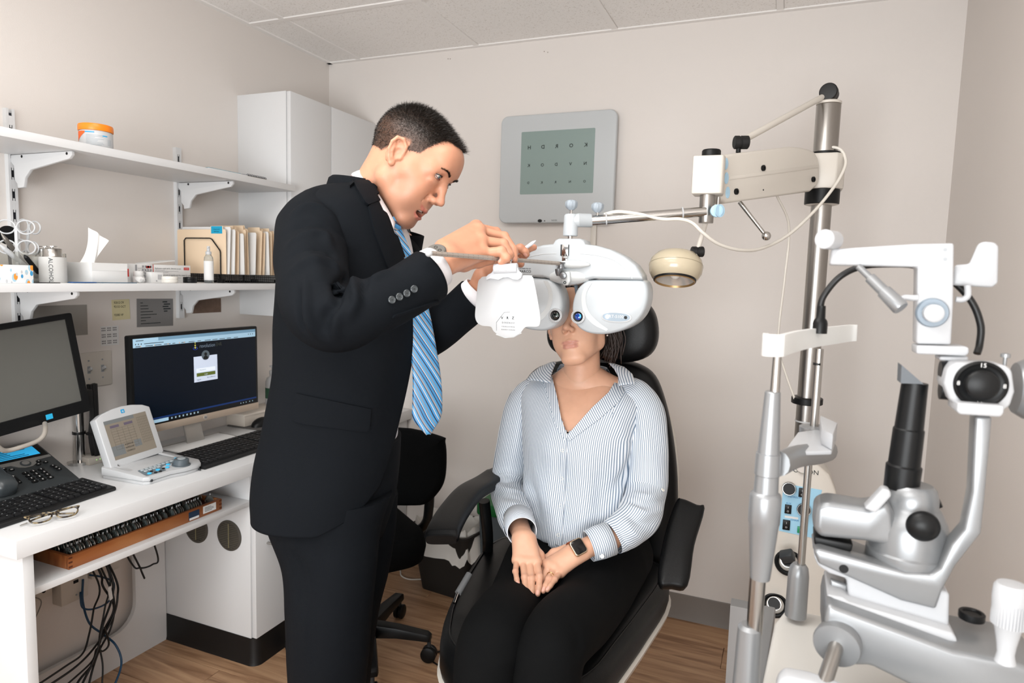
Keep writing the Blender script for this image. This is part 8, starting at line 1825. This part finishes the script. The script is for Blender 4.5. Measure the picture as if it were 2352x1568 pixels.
RHp = {'wrist': hp(1204, 1238, 1.600), 'fingers': [[hp(1233, 1291, 1.560), hp(1239, 1324, 1.530), hp(1238, 1348, 1.522), hp(1235, 1364, 1.522)], [hp(1217, 1292, 1.560), hp(1221, 1330, 1.525), hp(1221, 1354, 1.515), hp(1219, 1372, 1.512)], [hp(1201, 1290, 1.562), hp(1205, 1326, 1.527), hp(1207, 1352, 1.515), hp(1208, 1371, 1.512)], [hp(1187, 1286, 1.566), hp(1184, 1312, 1.542), hp(1187, 1330, 1.532), hp(1190, 1342, 1.528)]],
       'thumb': [hp(1222, 1252, 1.600), hp(1240, 1275, 1.585), hp(1247, 1296, 1.575), hp(1249, 1312, 1.57)], 'dorsal': unit([0, -.45, .9])}
LHp = {'wrist': hp(1330, 1264, 1.575), 'fingers': [[hp(1253, 1296, 1.575), hp(1236, 1340, 1.560), hp(1223, 1370, 1.550), hp(1214, 1392, 1.545)], [hp(1262, 1299, 1.560), hp(1243, 1338, 1.545), hp(1230, 1365, 1.535), hp(1219, 1386, 1.530)], [hp(1274, 1305, 1.552), hp(1260, 1330, 1.535), hp(1253, 1345, 1.530), hp(1248, 1357, 1.528)], [hp(1287, 1315, 1.548), hp(1274, 1331, 1.528), hp(1264, 1345, 1.520), hp(1257, 1355, 1.518)]],
       'thumb': [hp(1300, 1262, 1.600), hp(1272, 1270, 1.605), hp(1252, 1284, 1.60), hp(1242, 1300, 1.59)], 'dorsal': unit([0, -.45, .9])}
for H_ in (RHp, LHp):
    for f_ in H_['fingers']:
        for k_, s_ in enumerate((.004, .014, .022, .028)): f_[k_] = CAMP+(f_[k_]-CAMP)*(1-s_)
h1 = hand_sdf(RHp, (PY(1188, 1200, 1.50), .027, .0235), fr=.0074, palm=.0125, h=.0017); h2 = hand_sdf(LHp, (PY(1405, 1235, 1.50), .027, .0225), fr=.0074, palm=.0125, h=.0017)
hipW = [PD(1240, 1300, 1.74), PD(1400, 1300, 1.74)]; knW = [PD(1122, 1478, 1.27), PD(1262, 1502, 1.25)]
knW[0] = PD(1124, 1490, 1.30); knW[1] = PD(1262, 1505, 1.27)
anW = [knW[0]+np.array([.01, -.06, -.42]), knW[1]+np.array([0, -.06, -.42])]
S = SDF((-1.0, .85, .05), (-.05, 1.95, 1.15), .013)
for a, b, c in zip(hipW, knW, anW): S.cone(a-Z3*.02, b-Z3*.02, .055, .036, .04); S.cone(b-Z3*.02, c, .036, .030, .03)
S.cone(hipW[0], hipW[1], .08, .08, .05); S.cone((hipW[0]+hipW[1])/2, TR_[30][:3], .085, .085, .05)
shW = [PY(1215, 915, 1.745), PY(1463, 915, 1.745)]; elW = [PY(1168, 1112, 1.69), PY(1482, 1135, 1.66)]
for a, b, c in zip(shW, elW, (RHp['wrist'], LHp['wrist'])): S.cone(TR_[70][:3], a, .05, .036, .05); S.cone(a, b, .030, .026, .03)
S.chain([elW[0], PY(1168, 1136, 1.655), PY(1176, 1162, 1.595), PY(1184, 1188, 1.52), RHp['wrist']], [.026, .026, .026, .024, .020], .01); S.chain([elW[1], PY(1466, 1185, 1.58), PY(1438, 1215, 1.53), PY(1405, 1235, 1.50), LHp['wrist']], [.026, .026, .026, .024, .020], .01)
Vb, Fb = S.mesh()
VV, FF, AA = join_parts([headw, h1, h2, (Vb, Fb, {}), (tv, tF, {})]); MB().add(VV, FF).build('body', SKW, wom, ang=180, attr=AA)
eyeballs(PR, PT, PS, wom, (0, 1, 0), '#4A3A2A')
# hair: drawn back, with a tail behind the shoulder
def ribbon_hair(paths, r, name, par, m):
    mb = MB()
    for P in paths: mb.tube(catmull(P, 4), r, 5, flat=.6)
    return stuff(mb.build(name, m, par, ang=180))
M_hw = mat('hair_woman', '#2B1D17', .4, var=.4, vscale=150)
ok = np.where((hmw > -.001) & crw)[0]; pick = rng.choice(ok, 9000); N = vnormals(Vw, Fw); r0 = Vw[pick]; n0 = N[pick]; n0 = np.where((n0*(r0-np.array([0, -.014, .03]))).sum(1, keepdims=True) < 0, -n0, n0)
d0 = np.array([0, -1, 0])+n0*.18+rng.normal(0, .05, r0.shape); d0 = d0-n0*((d0*n0).sum(1, keepdims=True)-.12); d0 /= np.linalg.norm(d0, axis=1, keepdims=True)
stuff(strands(place(r0+n0*.002, PR, PT, PS), d0@PR.T, rng.uniform(.03, .06, len(r0)), .0011, -(n0*.35)@PR.T, 'hair', M_hw, wom, 3))
paths = []
for k in range(70):
    a = rng.normal(0, .010, 3); p0 = PD(1396, 735, 1.80)+a; paths.append([PD(1375, 690, 1.80)+a*.5, p0, PD(1412+rng.normal(0, 5), 780, 1.80)+a, PD(1404+rng.normal(0, 8), 822+rng.normal(0, 4), 1.80)+a])
ribbon_hair(paths, .0016, 'hair_tail', wom, M_hw)
e_ = onto(bvh(place(Vw, PR, PT, PS), Fw), 1395, 770, .001)
p = e_[0] if e_ else PD(1395, 770, 1.72); MB().sphere(p, .0028, 12, 8).build('earring', M_chrome, wom)
# blouse
def stripe_mat(name, period=1.0):
    m = bpy.data.materials.new(name); m.use_nodes = True; nt = m.node_tree; b = nt.nodes['Principled BSDF']; b.inputs['Roughness'].default_value = .55; b.inputs['Sheen Weight'].default_value = .15
    a = nt.nodes.new('ShaderNodeAttribute'); a.attribute_name = 'su'; fr = nt.nodes.new('ShaderNodeMath'); fr.operation = 'FRACT'; nt.links.new(a.outputs['Fac'], fr.inputs[0])
    cr = nt.nodes.new('ShaderNodeValToRGB'); e = cr.color_ramp.elements; e[0].position = .0; e[0].color = srgb('#60758C'); e[1].position = .40; e[1].color = srgb('#D6DBE1'); k = e.new(.28); k.color = srgb('#60758C'); k2 = e.new(.97); k2.color = srgb('#D6DBE1')
    nt.links.new(fr.outputs[0], cr.inputs[0]); nt.links.new(cr.outputs[0], b.inputs['Base Color']); return m
M_str = stripe_mat('blue_striped_cotton'); PER = .0049
def topx(V): d = V-CAMP; z = d@CF; return np.stack([1176+FPX*(d@CR)/z, 784-FPX*(d@CU)/z], 1)
Rb, ph = trunk(1, .004, 220); mb = MB(); mb.loft(Rb, cap=False); V = mb.v[0]; F = np.array(mb.f); N = vnormals(V, F); cen = np.repeat(TR_[:, :3], 220, 0); N = np.where(((V-cen)*N).sum(1, keepdims=True) < 0, -N, N)
tb = bvh(V, F)
def BP(px, py): h_ = tb.ray_cast(Vector(CAMP.tolist()), Vector(unit(ray(px, py)).tolist())); return np.array(h_[0]) if h_[0] is not None else PD(px, py, 1.6)
su = (V@SW)/PER
V0 = V.copy()
for pts, s_, a_ in (([(1442, 1010), (1430, 1060), (1400, 1110)], .012, .007), ([(1410, 1090), (1440, 1130), (1447, 1180)], .012, -.008), ([(1445, 1040), (1425, 1090), (1395, 1150)], .016, -.006), ([(1225, 1060), (1240, 1100), (1250, 1160)], .014, .006), ([(1210, 1100), (1230, 1140), (1245, 1200)], .01, -.007),
    ([(1265, 1000), (1262, 1100), (1262, 1230)], .02, .006), ([(1350, 1060), (1345, 1150), (1330, 1240)], .02, .006), ([(1380, 1080), (1375, 1160), (1360, 1240)], .015, -.005), ([(1320, 1230), (1370, 1218), (1420, 1200)], .010, -.008), ([(1350, 1190), (1400, 1190), (1440, 1175)], .012, .007), ([(1290, 1040), (1288, 1150), (1286, 1250)], .012, -.004),
    ([(1400, 930), (1420, 980), (1440, 1010)], .014, .004)): V = stroke(V, N, [BP(*p) for p in pts], s_, a_)
V = noise_disp(V, N, .004, 12, 21); q = topx(V)
vx = np.interp(q[:, 1], [850, 872, 910, 960, 1002], [1260, 1262, 1274, 1284, 1300]); vx2 = np.interp(q[:, 1], [850, 872, 900, 935, 970, 1002], [1432, 1428, 1408, 1370, 1338, 1304])
front = ((V-cen)@FWp) > 0; inV = front & (q[:, 0] > vx) & (q[:, 0] < vx2) & (q[:, 1] < 1002)
hem = np.interp(q[:, 0], [1180, 1215, 1245, 1280, 1290, 1330, 1380, 1430], [1205, 1215, 1232, 1252, 1258, 1244, 1252, 1262]); below = front & (q[:, 1] > hem+6)
kill = inV | below | (q[:, 1] > 1300)
fk = kill[F].all(1); 
mb.v[0] = V; mb.f = [tuple(f) for f in F[~fk].tolist()]
# stripes on the upper right lean towards the collar opening
o = mb.build('blouse', M_str, wom, ang=80, attr={'su': su+np.clip((1010-q[:, 1])/150, 0, 1)*np.clip((q[:, 0]-1310)/120, 0, 1)*-6}); md = o.modifiers.new('thickness', 'SOLIDIFY'); md.thickness = .0012
Vt, Ft = V, F[~fk]; tb2 = bvh(V, F)
def striped_patch(cols, th, name, axis, off=.003):
    o = patch_on(tb2, cols, th, name, M_str, wom, off=off); me = o.data; n = len(me.vertices); a = np.zeros(n*3); me.vertices.foreach_get('co', a); a = a.reshape(-1, 3); A_ = me.attributes.new('su', 'FLOAT', 'POINT'); A_.data.foreach_set('value', (a@unit(axis)/PER).astype(np.float32)); return o
striped_patch(cols_from([(1269, 866), (1281, 915), (1290, 962), (1304, 1002)], [(1246, 868), (1263, 925), (1276, 975), (1300, 1014)], 5, 30), .002, 'collar_band', (.95, 0, .35))
striped_patch(cols_from([(1420, 866), (1398, 903), (1360, 938), (1302, 1002)], [(1442, 885), (1420, 925), (1378, 962), (1308, 1014)], 5, 30), .002, 'collar_band', (.75, 0, .65))
def wing(inner, outer, ax):
    def P3(q):
        h_ = tb2.find_nearest(Vector(PY(*q).tolist())); return PY(*q)
    A_ = resample([PY(*q) for q in inner], 16); B_ = resample([PY(*q) for q in outer], 16); Ms = (A_+B_)/2+np.array([0, -.004, .002]); mb = MB(); mb.loft([A_, A_*.6+Ms*.4+np.array([0, -.002, .001]), Ms, B_*.6+Ms*.4, B_, B_+np.array([0, .006, -.003])], closed=False)
    V_ = mb.v[0]; o = mb.build('collar', M_str, wom, ang=80, attr={'su': V_@unit(ax)/PER}); md = o.modifiers.new('thickness', 'SOLIDIFY'); md.thickness = .002
wing([(1278, 832, 1.735), (1272, 845, 1.705), (1266, 862, 1.678), (1264, 880, 1.655)], [(1262, 834, 1.755), (1240, 844, 1.735), (1222, 858, 1.705), (1211, 872, 1.680)], (.4, 0, .92))
wing([(1398, 834, 1.735), (1410, 846, 1.705), (1420, 864, 1.675), (1419, 886, 1.648)], [(1410, 834, 1.755), (1434, 842, 1.735), (1452, 858, 1.705), (1459, 880, 1.672)], (.8, 0, .6))
# collar stand around the back of the neck
a_ = np.linspace(math.radians(-150), math.radians(-30)+2*PI, 50); cc = PY(1336, 858, 1.76); rings = []
a_ = np.linspace(math.radians(12), math.radians(168), 44)
for h_, g_ in ((-.02, .012), (0, .004), (.018, .0), (.020, .003), (.006, .012), (-.02, .022)): rings.append(cc+np.outer(np.cos(a_)*(.068+g_), SW)+np.outer(np.sin(a_)*(.056+g_), -FWp)+np.outer(np.full(44, h_), Z3)-np.outer(np.clip(-np.sin(a_), 0, 1)*.03, Z3))
mb = MB(); mb.loft(rings, closed=False); mb.build('collar_stand', M_str, wom, ang=80, attr={'su': mb.v[0][:, 2]/PER})
striped_patch(cols_from([(1290, 1010), (1288, 1100), (1283, 1180), (1276, 1248)], [(1303, 1006), (1301, 1100), (1296, 1180), (1291, 1256)], 5, 40), .0018, 'placket', SW)
M_pearl = mat('pearl_button', '#DEDBD2', .25)
def wbutton(tree, px, py, r=.0048):
    h_ = onto(tree, px, py, .0035)
    if h_: b = MB().lathe(h_[0], h_[1], [(r, 0), (r, .001), (r*.8, .0016), (r*.5, .001), (.0003, .001)], 18).build('button', M_pearl, wom)
for q_ in ((1293, 1034), (1292, 1098), (1288, 1162), (1283, 1228)): wbutton(tb2, *q_)
def wsleeve(path, rad, folds, name, nz=.0035, ax=None, seed=0):
    V, F, P, q = sleeve(path, rad, 120, 88); N = vnormals(V, F); cen = np.repeat(P, 88, 0); N = np.where(((V-cen)*N).sum(1, keepdims=True) < 0, -N, N); tr = bvh(V, F)
    tg = np.gradient(P, axis=0); tg /= np.linalg.norm(tg, axis=1, keepdims=True); tgv = np.repeat(tg, 88, 0); vd = unit(P.mean(0)-CAMP); sd = np.cross(tgv, vd); sd /= np.linalg.norm(sd, axis=1, keepdims=True); su = ((V-cen)*sd).sum(1)/PER
    for pts, s_, a_ in folds:
        W_ = [onto(tr, *p, 0) for p in pts]; W_ = [w_[0] for w_ in W_ if w_ is not None]
        if len(W_) > 1: V = stroke(V, N, W_, s_, a_)
    V = noise_disp(V, N, nz, 16, seed); o = MB().add(V, [tuple(f) for f in F.tolist()]).build(name, M_str, wom, ang=80, attr={'su': su}); md = o.modifiers.new('thickness', 'SOLIDIFY'); md.thickness = .0012; return bvh(V, F)
t1 = wsleeve([PY(1240, 893, 1.745), PY(1218, 905, 1.74), PY(1200, 940, 1.735), PY(1184, 1010, 1.72), PY(1172, 1075, 1.712), PY(1166, 1108, 1.695), PY(1168, 1136, 1.655), PY(1176, 1162, 1.595), PY(1184, 1188, 1.52), PY(1192, 1210, 1.475)], [.032, .044, .052, .052, .050, .049, .049, .048, .044, .037],
    [([(1128, 1098), (1160, 1105), (1205, 1118)], .006, -.008), ([(1130, 1112), (1170, 1125), (1205, 1135)], .006, .007), ([(1132, 1130), (1165, 1140), (1200, 1150)], .006, -.007), ([(1140, 1085), (1180, 1092), (1205, 1105)], .006, .005), ([(1145, 1160), (1190, 1160), (1215, 1170)], .006, .006), ([(1150, 1180), (1185, 1172), (1215, 1180)], .005, -.006), ([(1195, 930), (1190, 1000), (1182, 1060)], .010, .004)], 'right_sleeve', seed=31)
t2_ = wsleeve([PY(1430, 893, 1.745), PY(1455, 905, 1.74), PY(1478, 945, 1.735), PY(1487, 1010, 1.71), PY(1489, 1080, 1.69), PY(1484, 1135, 1.66), PY(1466, 1185, 1.58), PY(1438, 1215, 1.53), PY(1405, 1235, 1.50)], [.032, .044, .052, .053, .052, .052, .052, .048, .040],
    [([(1445, 1150), (1480, 1160), (1525, 1150)], .006, -.008), ([(1450, 1165), (1485, 1178), (1520, 1170)], .006, .007), ([(1440, 1180), (1470, 1200), (1505, 1205)], .007, -.007), ([(1430, 1195), (1455, 1225), (1480, 1240)], .006, .006), ([(1415, 1200), (1432, 1235), (1450, 1262)], .005, -.006), ([(1455, 1130), (1490, 1140), (1528, 1130)], .007, .006), ([(1470, 940), (1480, 1010), (1500, 1060)], .012, .005), ([(1450, 960), (1460, 985), (1465, 1010)], .008, -.006)], 'left_sleeve', seed=41)
wbutton(t2_, 1520, 1127)
def wcuff(p0, p1, r0, r1):
    mb = MB(); d = unit(p1-p0); mb.rings([(p0, r0), (p0*.5+p1*.5, (r0+r1)/2+.0015), (p1, r1)], p1-p0, 60, cap=False); V = mb.v[0]; o = mb.build('cuff', M_str, wom, ang=80, attr={'su': (V@d)/PER}); md = o.modifiers.new('thickness', 'SOLIDIFY'); md.thickness = .002
wcuff(PY(1190, 1192, 1.495), PD(1199, 1221, 1.572), .0385, .0360); wcuff(PY(1402, 1236, 1.495), PD(1352, 1254, 1.555), .0395, .0365)
h_ = PD(1383, 1277, 1.525); MB().lathe(h_, unit(CAMP-h_), [(.005, 0), (.005, .0016), (.0003, .0018)], 16).build('button', M_pearl, wom)
# black trousers
M_pant = mat('black_trousers', '#08090A', .85, bump=.35, bscale=1500, spec=.12)
Vp = []; mb = MB()
for i, (a, b, c) in enumerate(zip(hipW, knW, anW)):
    path = [a+np.array([0, .10, .0]), a, a*.55+b*.45-Z3*.018, b+np.array([0, .045, .012]), b+np.array([0, -.01, -.035]), b*.6+c*.4, c+np.array([0, 0, .02])]
    V, F, P, q = sleeve(path, [.095, .096, .080, .070, .066, .060, .052], 90, 56); N = vnormals(V, F); cen = np.repeat(P, 56, 0); N = np.where(((V-cen)*N).sum(1, keepdims=True) < 0, -N, N); tr = bvh(V, F)
    fl = [[(1194, 1470), (1225, 1490), (1260, 1480)], [(1300, 1420), (1330, 1470), (1322, 1500)]] if i else [[(1070, 1450), (1110, 1470), (1150, 1465)], [(1085, 1480), (1130, 1500), (1180, 1490)]]
    for f_ in fl:
        W_ = [onto(tr, *p, 0) for p in f_]; W_ = [w_[0] for w_ in W_ if w_]
        if len(W_) > 1: V = stroke(V, N, W_, .008, -.006)
    V = noise_disp(V, N, .003, 10, 50+i); mb.add(V, [tuple(f) for f in F.tolist()])
hc_ = (hipW[0]+hipW[1])/2; mb.sphere(hc_+np.array([0, .03, -.015]), (.175, .13, .105), 40, 24); mb.build('trousers', M_pant, wom, ang=80)
for a in anW:
    sh = MB(); rows = [(-.06, .030, .05), (-.03, .036, .07), (.03, .038, .055), (.10, .040, .040), (.15, .026, .028)]; th = np.linspace(0, 2*PI, 20, endpoint=False); rings = []
    for s_, w_, hh in rows: c = np.array([a[0], a[1]-s_, .192]); rings.append(c+np.outer(np.cos(th)*w_, X3)+np.outer(np.maximum(np.sin(th), 0)*hh+.001, Z3))
    sh.loft(rings); sh.build('shoe', mat('black_shoe', '#0C0C0D', .25), wom, ang=60)
# camisole edge, watch, ring
mb = MB(); c = BP(1303, 1004)+np.array([0, .010, 0]); mb.sphere(c, (.02, .006, .012), 14, 8); mb.build('camisole', M_black, wom)
W_ = LHp['wrist']; wd = unit(LHp['fingers'][2][0]-PY(1405, 1235, 1.50)); wc = PD(1322, 1266, 1.542)
fr = frame_from(wd); wn = unit(CAMP-wc); wn = unit(wn+Z3*.25); wn = unit(wn-wd*(wn@wd)); ws = np.cross(wd, wn)
rings = []; th = np.linspace(0, 2*PI, 40, endpoint=False)
for s_ in (-.010, .010): rings.append(wc+wd*s_+np.outer(np.cos(th)*.0262, ws)+np.outer(np.sin(th)*.0245, wn))
o = MB().loft(rings, cap=False).build('watch_strap', mat('tan_leather', '#8A4526', .5, bump=.2), wom, ang=80); md = o.modifiers.new('thickness', 'SOLIDIFY'); md.thickness = .0025; md.offset = 1
MB().prism(rrect(.0335, .038, .008, 5), wc+wn*.0255, unit(wd), ws if np.cross(wd, ws)@wn > 0 else -ws, .009).build('watch_case', mat('gold_case', '#CDB9A0', .2, metal=1), wom, bevel=.002, seg=3)
MB().prism(rrect(.0285, .033, .006, 5), wc+wn*.0345, unit(wd), ws if np.cross(wd, ws)@wn > 0 else -ws, .0012).build('watch_face', mat('gloss_black', '#070809', .12), wom, bevel=.0006)
rg = LHp['fingers'][2]; rc = rg[0]*.35+rg[1]*.65; rd_ = unit(rg[1]-rg[0]); o = MB().torus(rc, rd_, .0084, .0009, 26, 6); o.sphere(rc+unit(CAMP-rc)*.0085, .0022, 10, 8); o.build('finger_ring', mat('gold_ring', '#C9A66B', .2, metal=1), wom)
# ------------------------------------------------------------------ office chair behind the man
C0 = np.array([-1.33, 1.93, 0])
t = thing('office_chair', 'black wheeled office chair behind the suited man', 'chair', C0)
ends = [np.array([-1.103, 1.984, 0]), np.array([-1.58, 1.83, 0]), np.array([-1.42, 1.66, 0]), np.array([-1.18, 1.74, 0]), np.array([-1.36, 2.20, 0])]
for k, e in enumerate(ends):
    e = C0+unit(e-C0)*(.27 if k != 0 else np.linalg.norm(ends[0]-C0)); d = unit(e-C0); sd = np.cross(Z3, d)
    mb = MB(); R = []
    for s_, w_, z0, z1 in ((0, .030, .075, .125), (.5, .026, .085, .120), (.97, .021, .082, .108), (1.03, .016, .080, .100)):
        p = C0+(e-C0)*s_; R.append(np.array([p-sd*w_+Z3*z0, p+sd*w_+Z3*z0, p+sd*w_*.8+Z3*z1, p-sd*w_*.8+Z3*z1]))
    mb.loft(R); mb.build('base_leg', M_black, t, bevel=.003)
    cz = .029
    for s_ in (-1, 1): MB().lathe(e+d*.0+sd*s_*.010-sd*.008+Z3*cz, sd, [(.024, 0), (.028, .003), (.028, .013), (.024, .016)], 24).build('castor_wheel', M_black, t)
    MB().cyl(e+Z3*.05, e+Z3*.088, .007, n=10).build('castor_stem', M_dgrey, t)
mb = MB(); mb.cyl(C0+Z3*.10, C0+Z3*.40, .026, n=20); mb.build('gas_column', M_black, t)
sc_ = closed_catmull([(x, y) for x, y in rrect(.46, .46, .12, 3)], 2)
Ft = unit([-.55, -.75, 0]); Fs = np.cross(Z3, Ft)
cs = C0+np.array([-.03, -.04, .50])
cushion([(a*1.0, b) for a, b in rrect(.46, .46, .12, 8)], C0+np.array([-.055, -.02, .485]), -Fs, Ft*-1 if False else Ft, [(.03, -.11, 1), (.008, -.10, 1), (0, -.06, 1), (.002, -.03, 1), (.014, -.008, 1), (.03, 0, 1), (.03, .004, .6)], 'seat', M_fabric, t)
bc = PY(960, 1085, 2.02); bx = PY(1012, 1080, 2.02)
pts = [(PY(a, b, 2.02)[0], PY(a, b, 2.02)[2]) for a, b in ((1000, 1006), (1010, 1022), (1013, 1060), (1010, 1105), (998, 1135), (975, 1158), (950, 1165), (850, 1160), (780, 1130), (770, 1060), (790, 1010), (900, 985))]
cushion(closed_catmull(pts, 4), (0, 2.02, 0), X3, Z3, [(.02, -.06, 1), (.004, -.05, 1), (0, -.03, 1), (.004, -.01, 1), (.016, .002, 1), (.016, .006, .6)], 'backrest', M_fabric, t)
MB().tube(catmull([C0+Z3*.42+np.array([.0, .06, 0]), C0+np.array([.10, .20, .42]), np.array([-1.16, 2.07, .55]), np.array([-1.17, 2.07, .72])], 5), .018, 10).build('back_bar', M_black, t)
# ------------------------------------------------------------------ bins
def bin_(cx, cy, w0, w1, d0, d1, h, rot, name, m, label, th=.004):
    t = thing(name, label, 'bin', (cx, cy, 0)); R = rz(rot); rings = []
    for w, d, z in ((w0, d0, 0), (w1, d1, h), (w1+.012, d1+.012, h), (w1+.012, d1+.012, h+.012), (w1-.008, d1-.008, h+.012), (w1-.010, d1-.010, h-.02), (w0-.01, d0-.01, .006)):
        p = np.array(rrect(w, d, .03, 5)); rings.append(np.array([cx, cy, z])+np.c_[p, np.zeros(len(p))]@R.T)
    mb = MB(); mb.loft(rings); mb.build('bin_body', m, t, ang=40); return t
t = bin_(-1.30, 2.53, .22, .30, .17, .24, .28, -.12, 'waste_bin', mat('smoky_plastic', '#3A3734', .35, trans=.35, ior=1.2), 'dark translucent waste bin with a clear plastic liner against the back wall')
# crumpled liner
def liner(cx, cy, w, d, z0, z1, rot, seed, par, flare):
    n, m_ = 64, 16; R = rz(rot); V = []
    for i in range(m_):
        v = i/(m_-1); z = z0+(z1-z0)*(v if v < .75 else (.75-(v-.75)*1.6))
        for j in range(n):
            a = 2*PI*j/n; c, s = math.cos(a), math.sin(a); e = .5
            x = math.copysign(abs(c)**e, c)*(w/2)*(.78+.24*v); y = math.copysign(abs(s)**e, s)*(d/2)*(.78+.24*v)
            k = (max(v-.55, 0))*flare; nz = mnoise.noise(Vector((c*3+seed, s*3, v*4)))*.02*(.3+v)+mnoise.noise(Vector((c*9+seed, s*9, v*9)))*.010
            g = 1+k+nz*3.0; p = R@np.array([x*g, y*g, 0]); V.append([cx+p[0], cy+p[1], z+nz*1.6*v])
    F = [(i*n+j, i*n+(j+1) % n, (i+1)*n+(j+1) % n, (i+1)*n+j) for i in range(m_-1) for j in range(n)]
    return MB().add(V, F).build('bin_liner', mat('clear_liner', '#E9E6E0', .25, trans=.0, alpha=.8), par, ang=50)
liner(-1.30, 2.53, .27, .21, .06, .40, -.12, 3, t, .45); liner(-1.30, 2.53, .22, .17, .10, .37, -.12, 9, t, .2)
t = thing('recycling_bin', 'small grey bin with a green lid between the waste bin and exam chair', 'bin', (-1.03, 2.56, 0))
mb = MB(); R_ = [np.array([-1.03, 2.56, z])+np.c_[np.array(rrect(w, d, .02, 4)), np.zeros(20)] if False else np.array([-1.03, 2.56, z])+np.c_[np.array(rrect(w, d, .02, 4)), np.zeros(len(rrect(w, d, .02, 4)))] for w, d, z in ((.20, .16, 0), (.235, .19, .38))]
mb.loft(R_); mb.build('bin_body', mat('bin_grey', '#4B5358', .45), t); MB().prism(rrect(.25, .205, .02, 4, -1.03, 2.56), (0, 0, .38), X3, Y3, .05).build('lid', mat('green_lid', '#0F5A28', .45), t, bevel=.008)
# cables on the floor
cable([PZ(905, 1268, .05), PZ(925, 1262, .05), PZ(938, 1275, .04), PZ(930, 1285, .03), PZ(912, 1280, .03)], .003, M_wc, 'white cable end curling beside the waste bin')
cable([PZ(900, 1300, .004), PZ(918, 1308, .004), PZ(922, 1322, .004), PZ(940, 1330, .004), PZ(970, 1330, .004)], .003, M_wc, 'white cable lying on the floor left of the waste bin')
c = PZ(1028, 1515, .004); cable([PZ(1062, 1528, .004), PZ(1035, 1534, .004), PZ(1005, 1526, .004), PZ(990, 1512, .004), PZ(1000, 1498, .004), PZ(1030, 1494, .004), PZ(1062, 1498, .004), PZ(1090, 1505, .004)], .003, M_cab, 'black cable loop on the floor beside the chair castor')
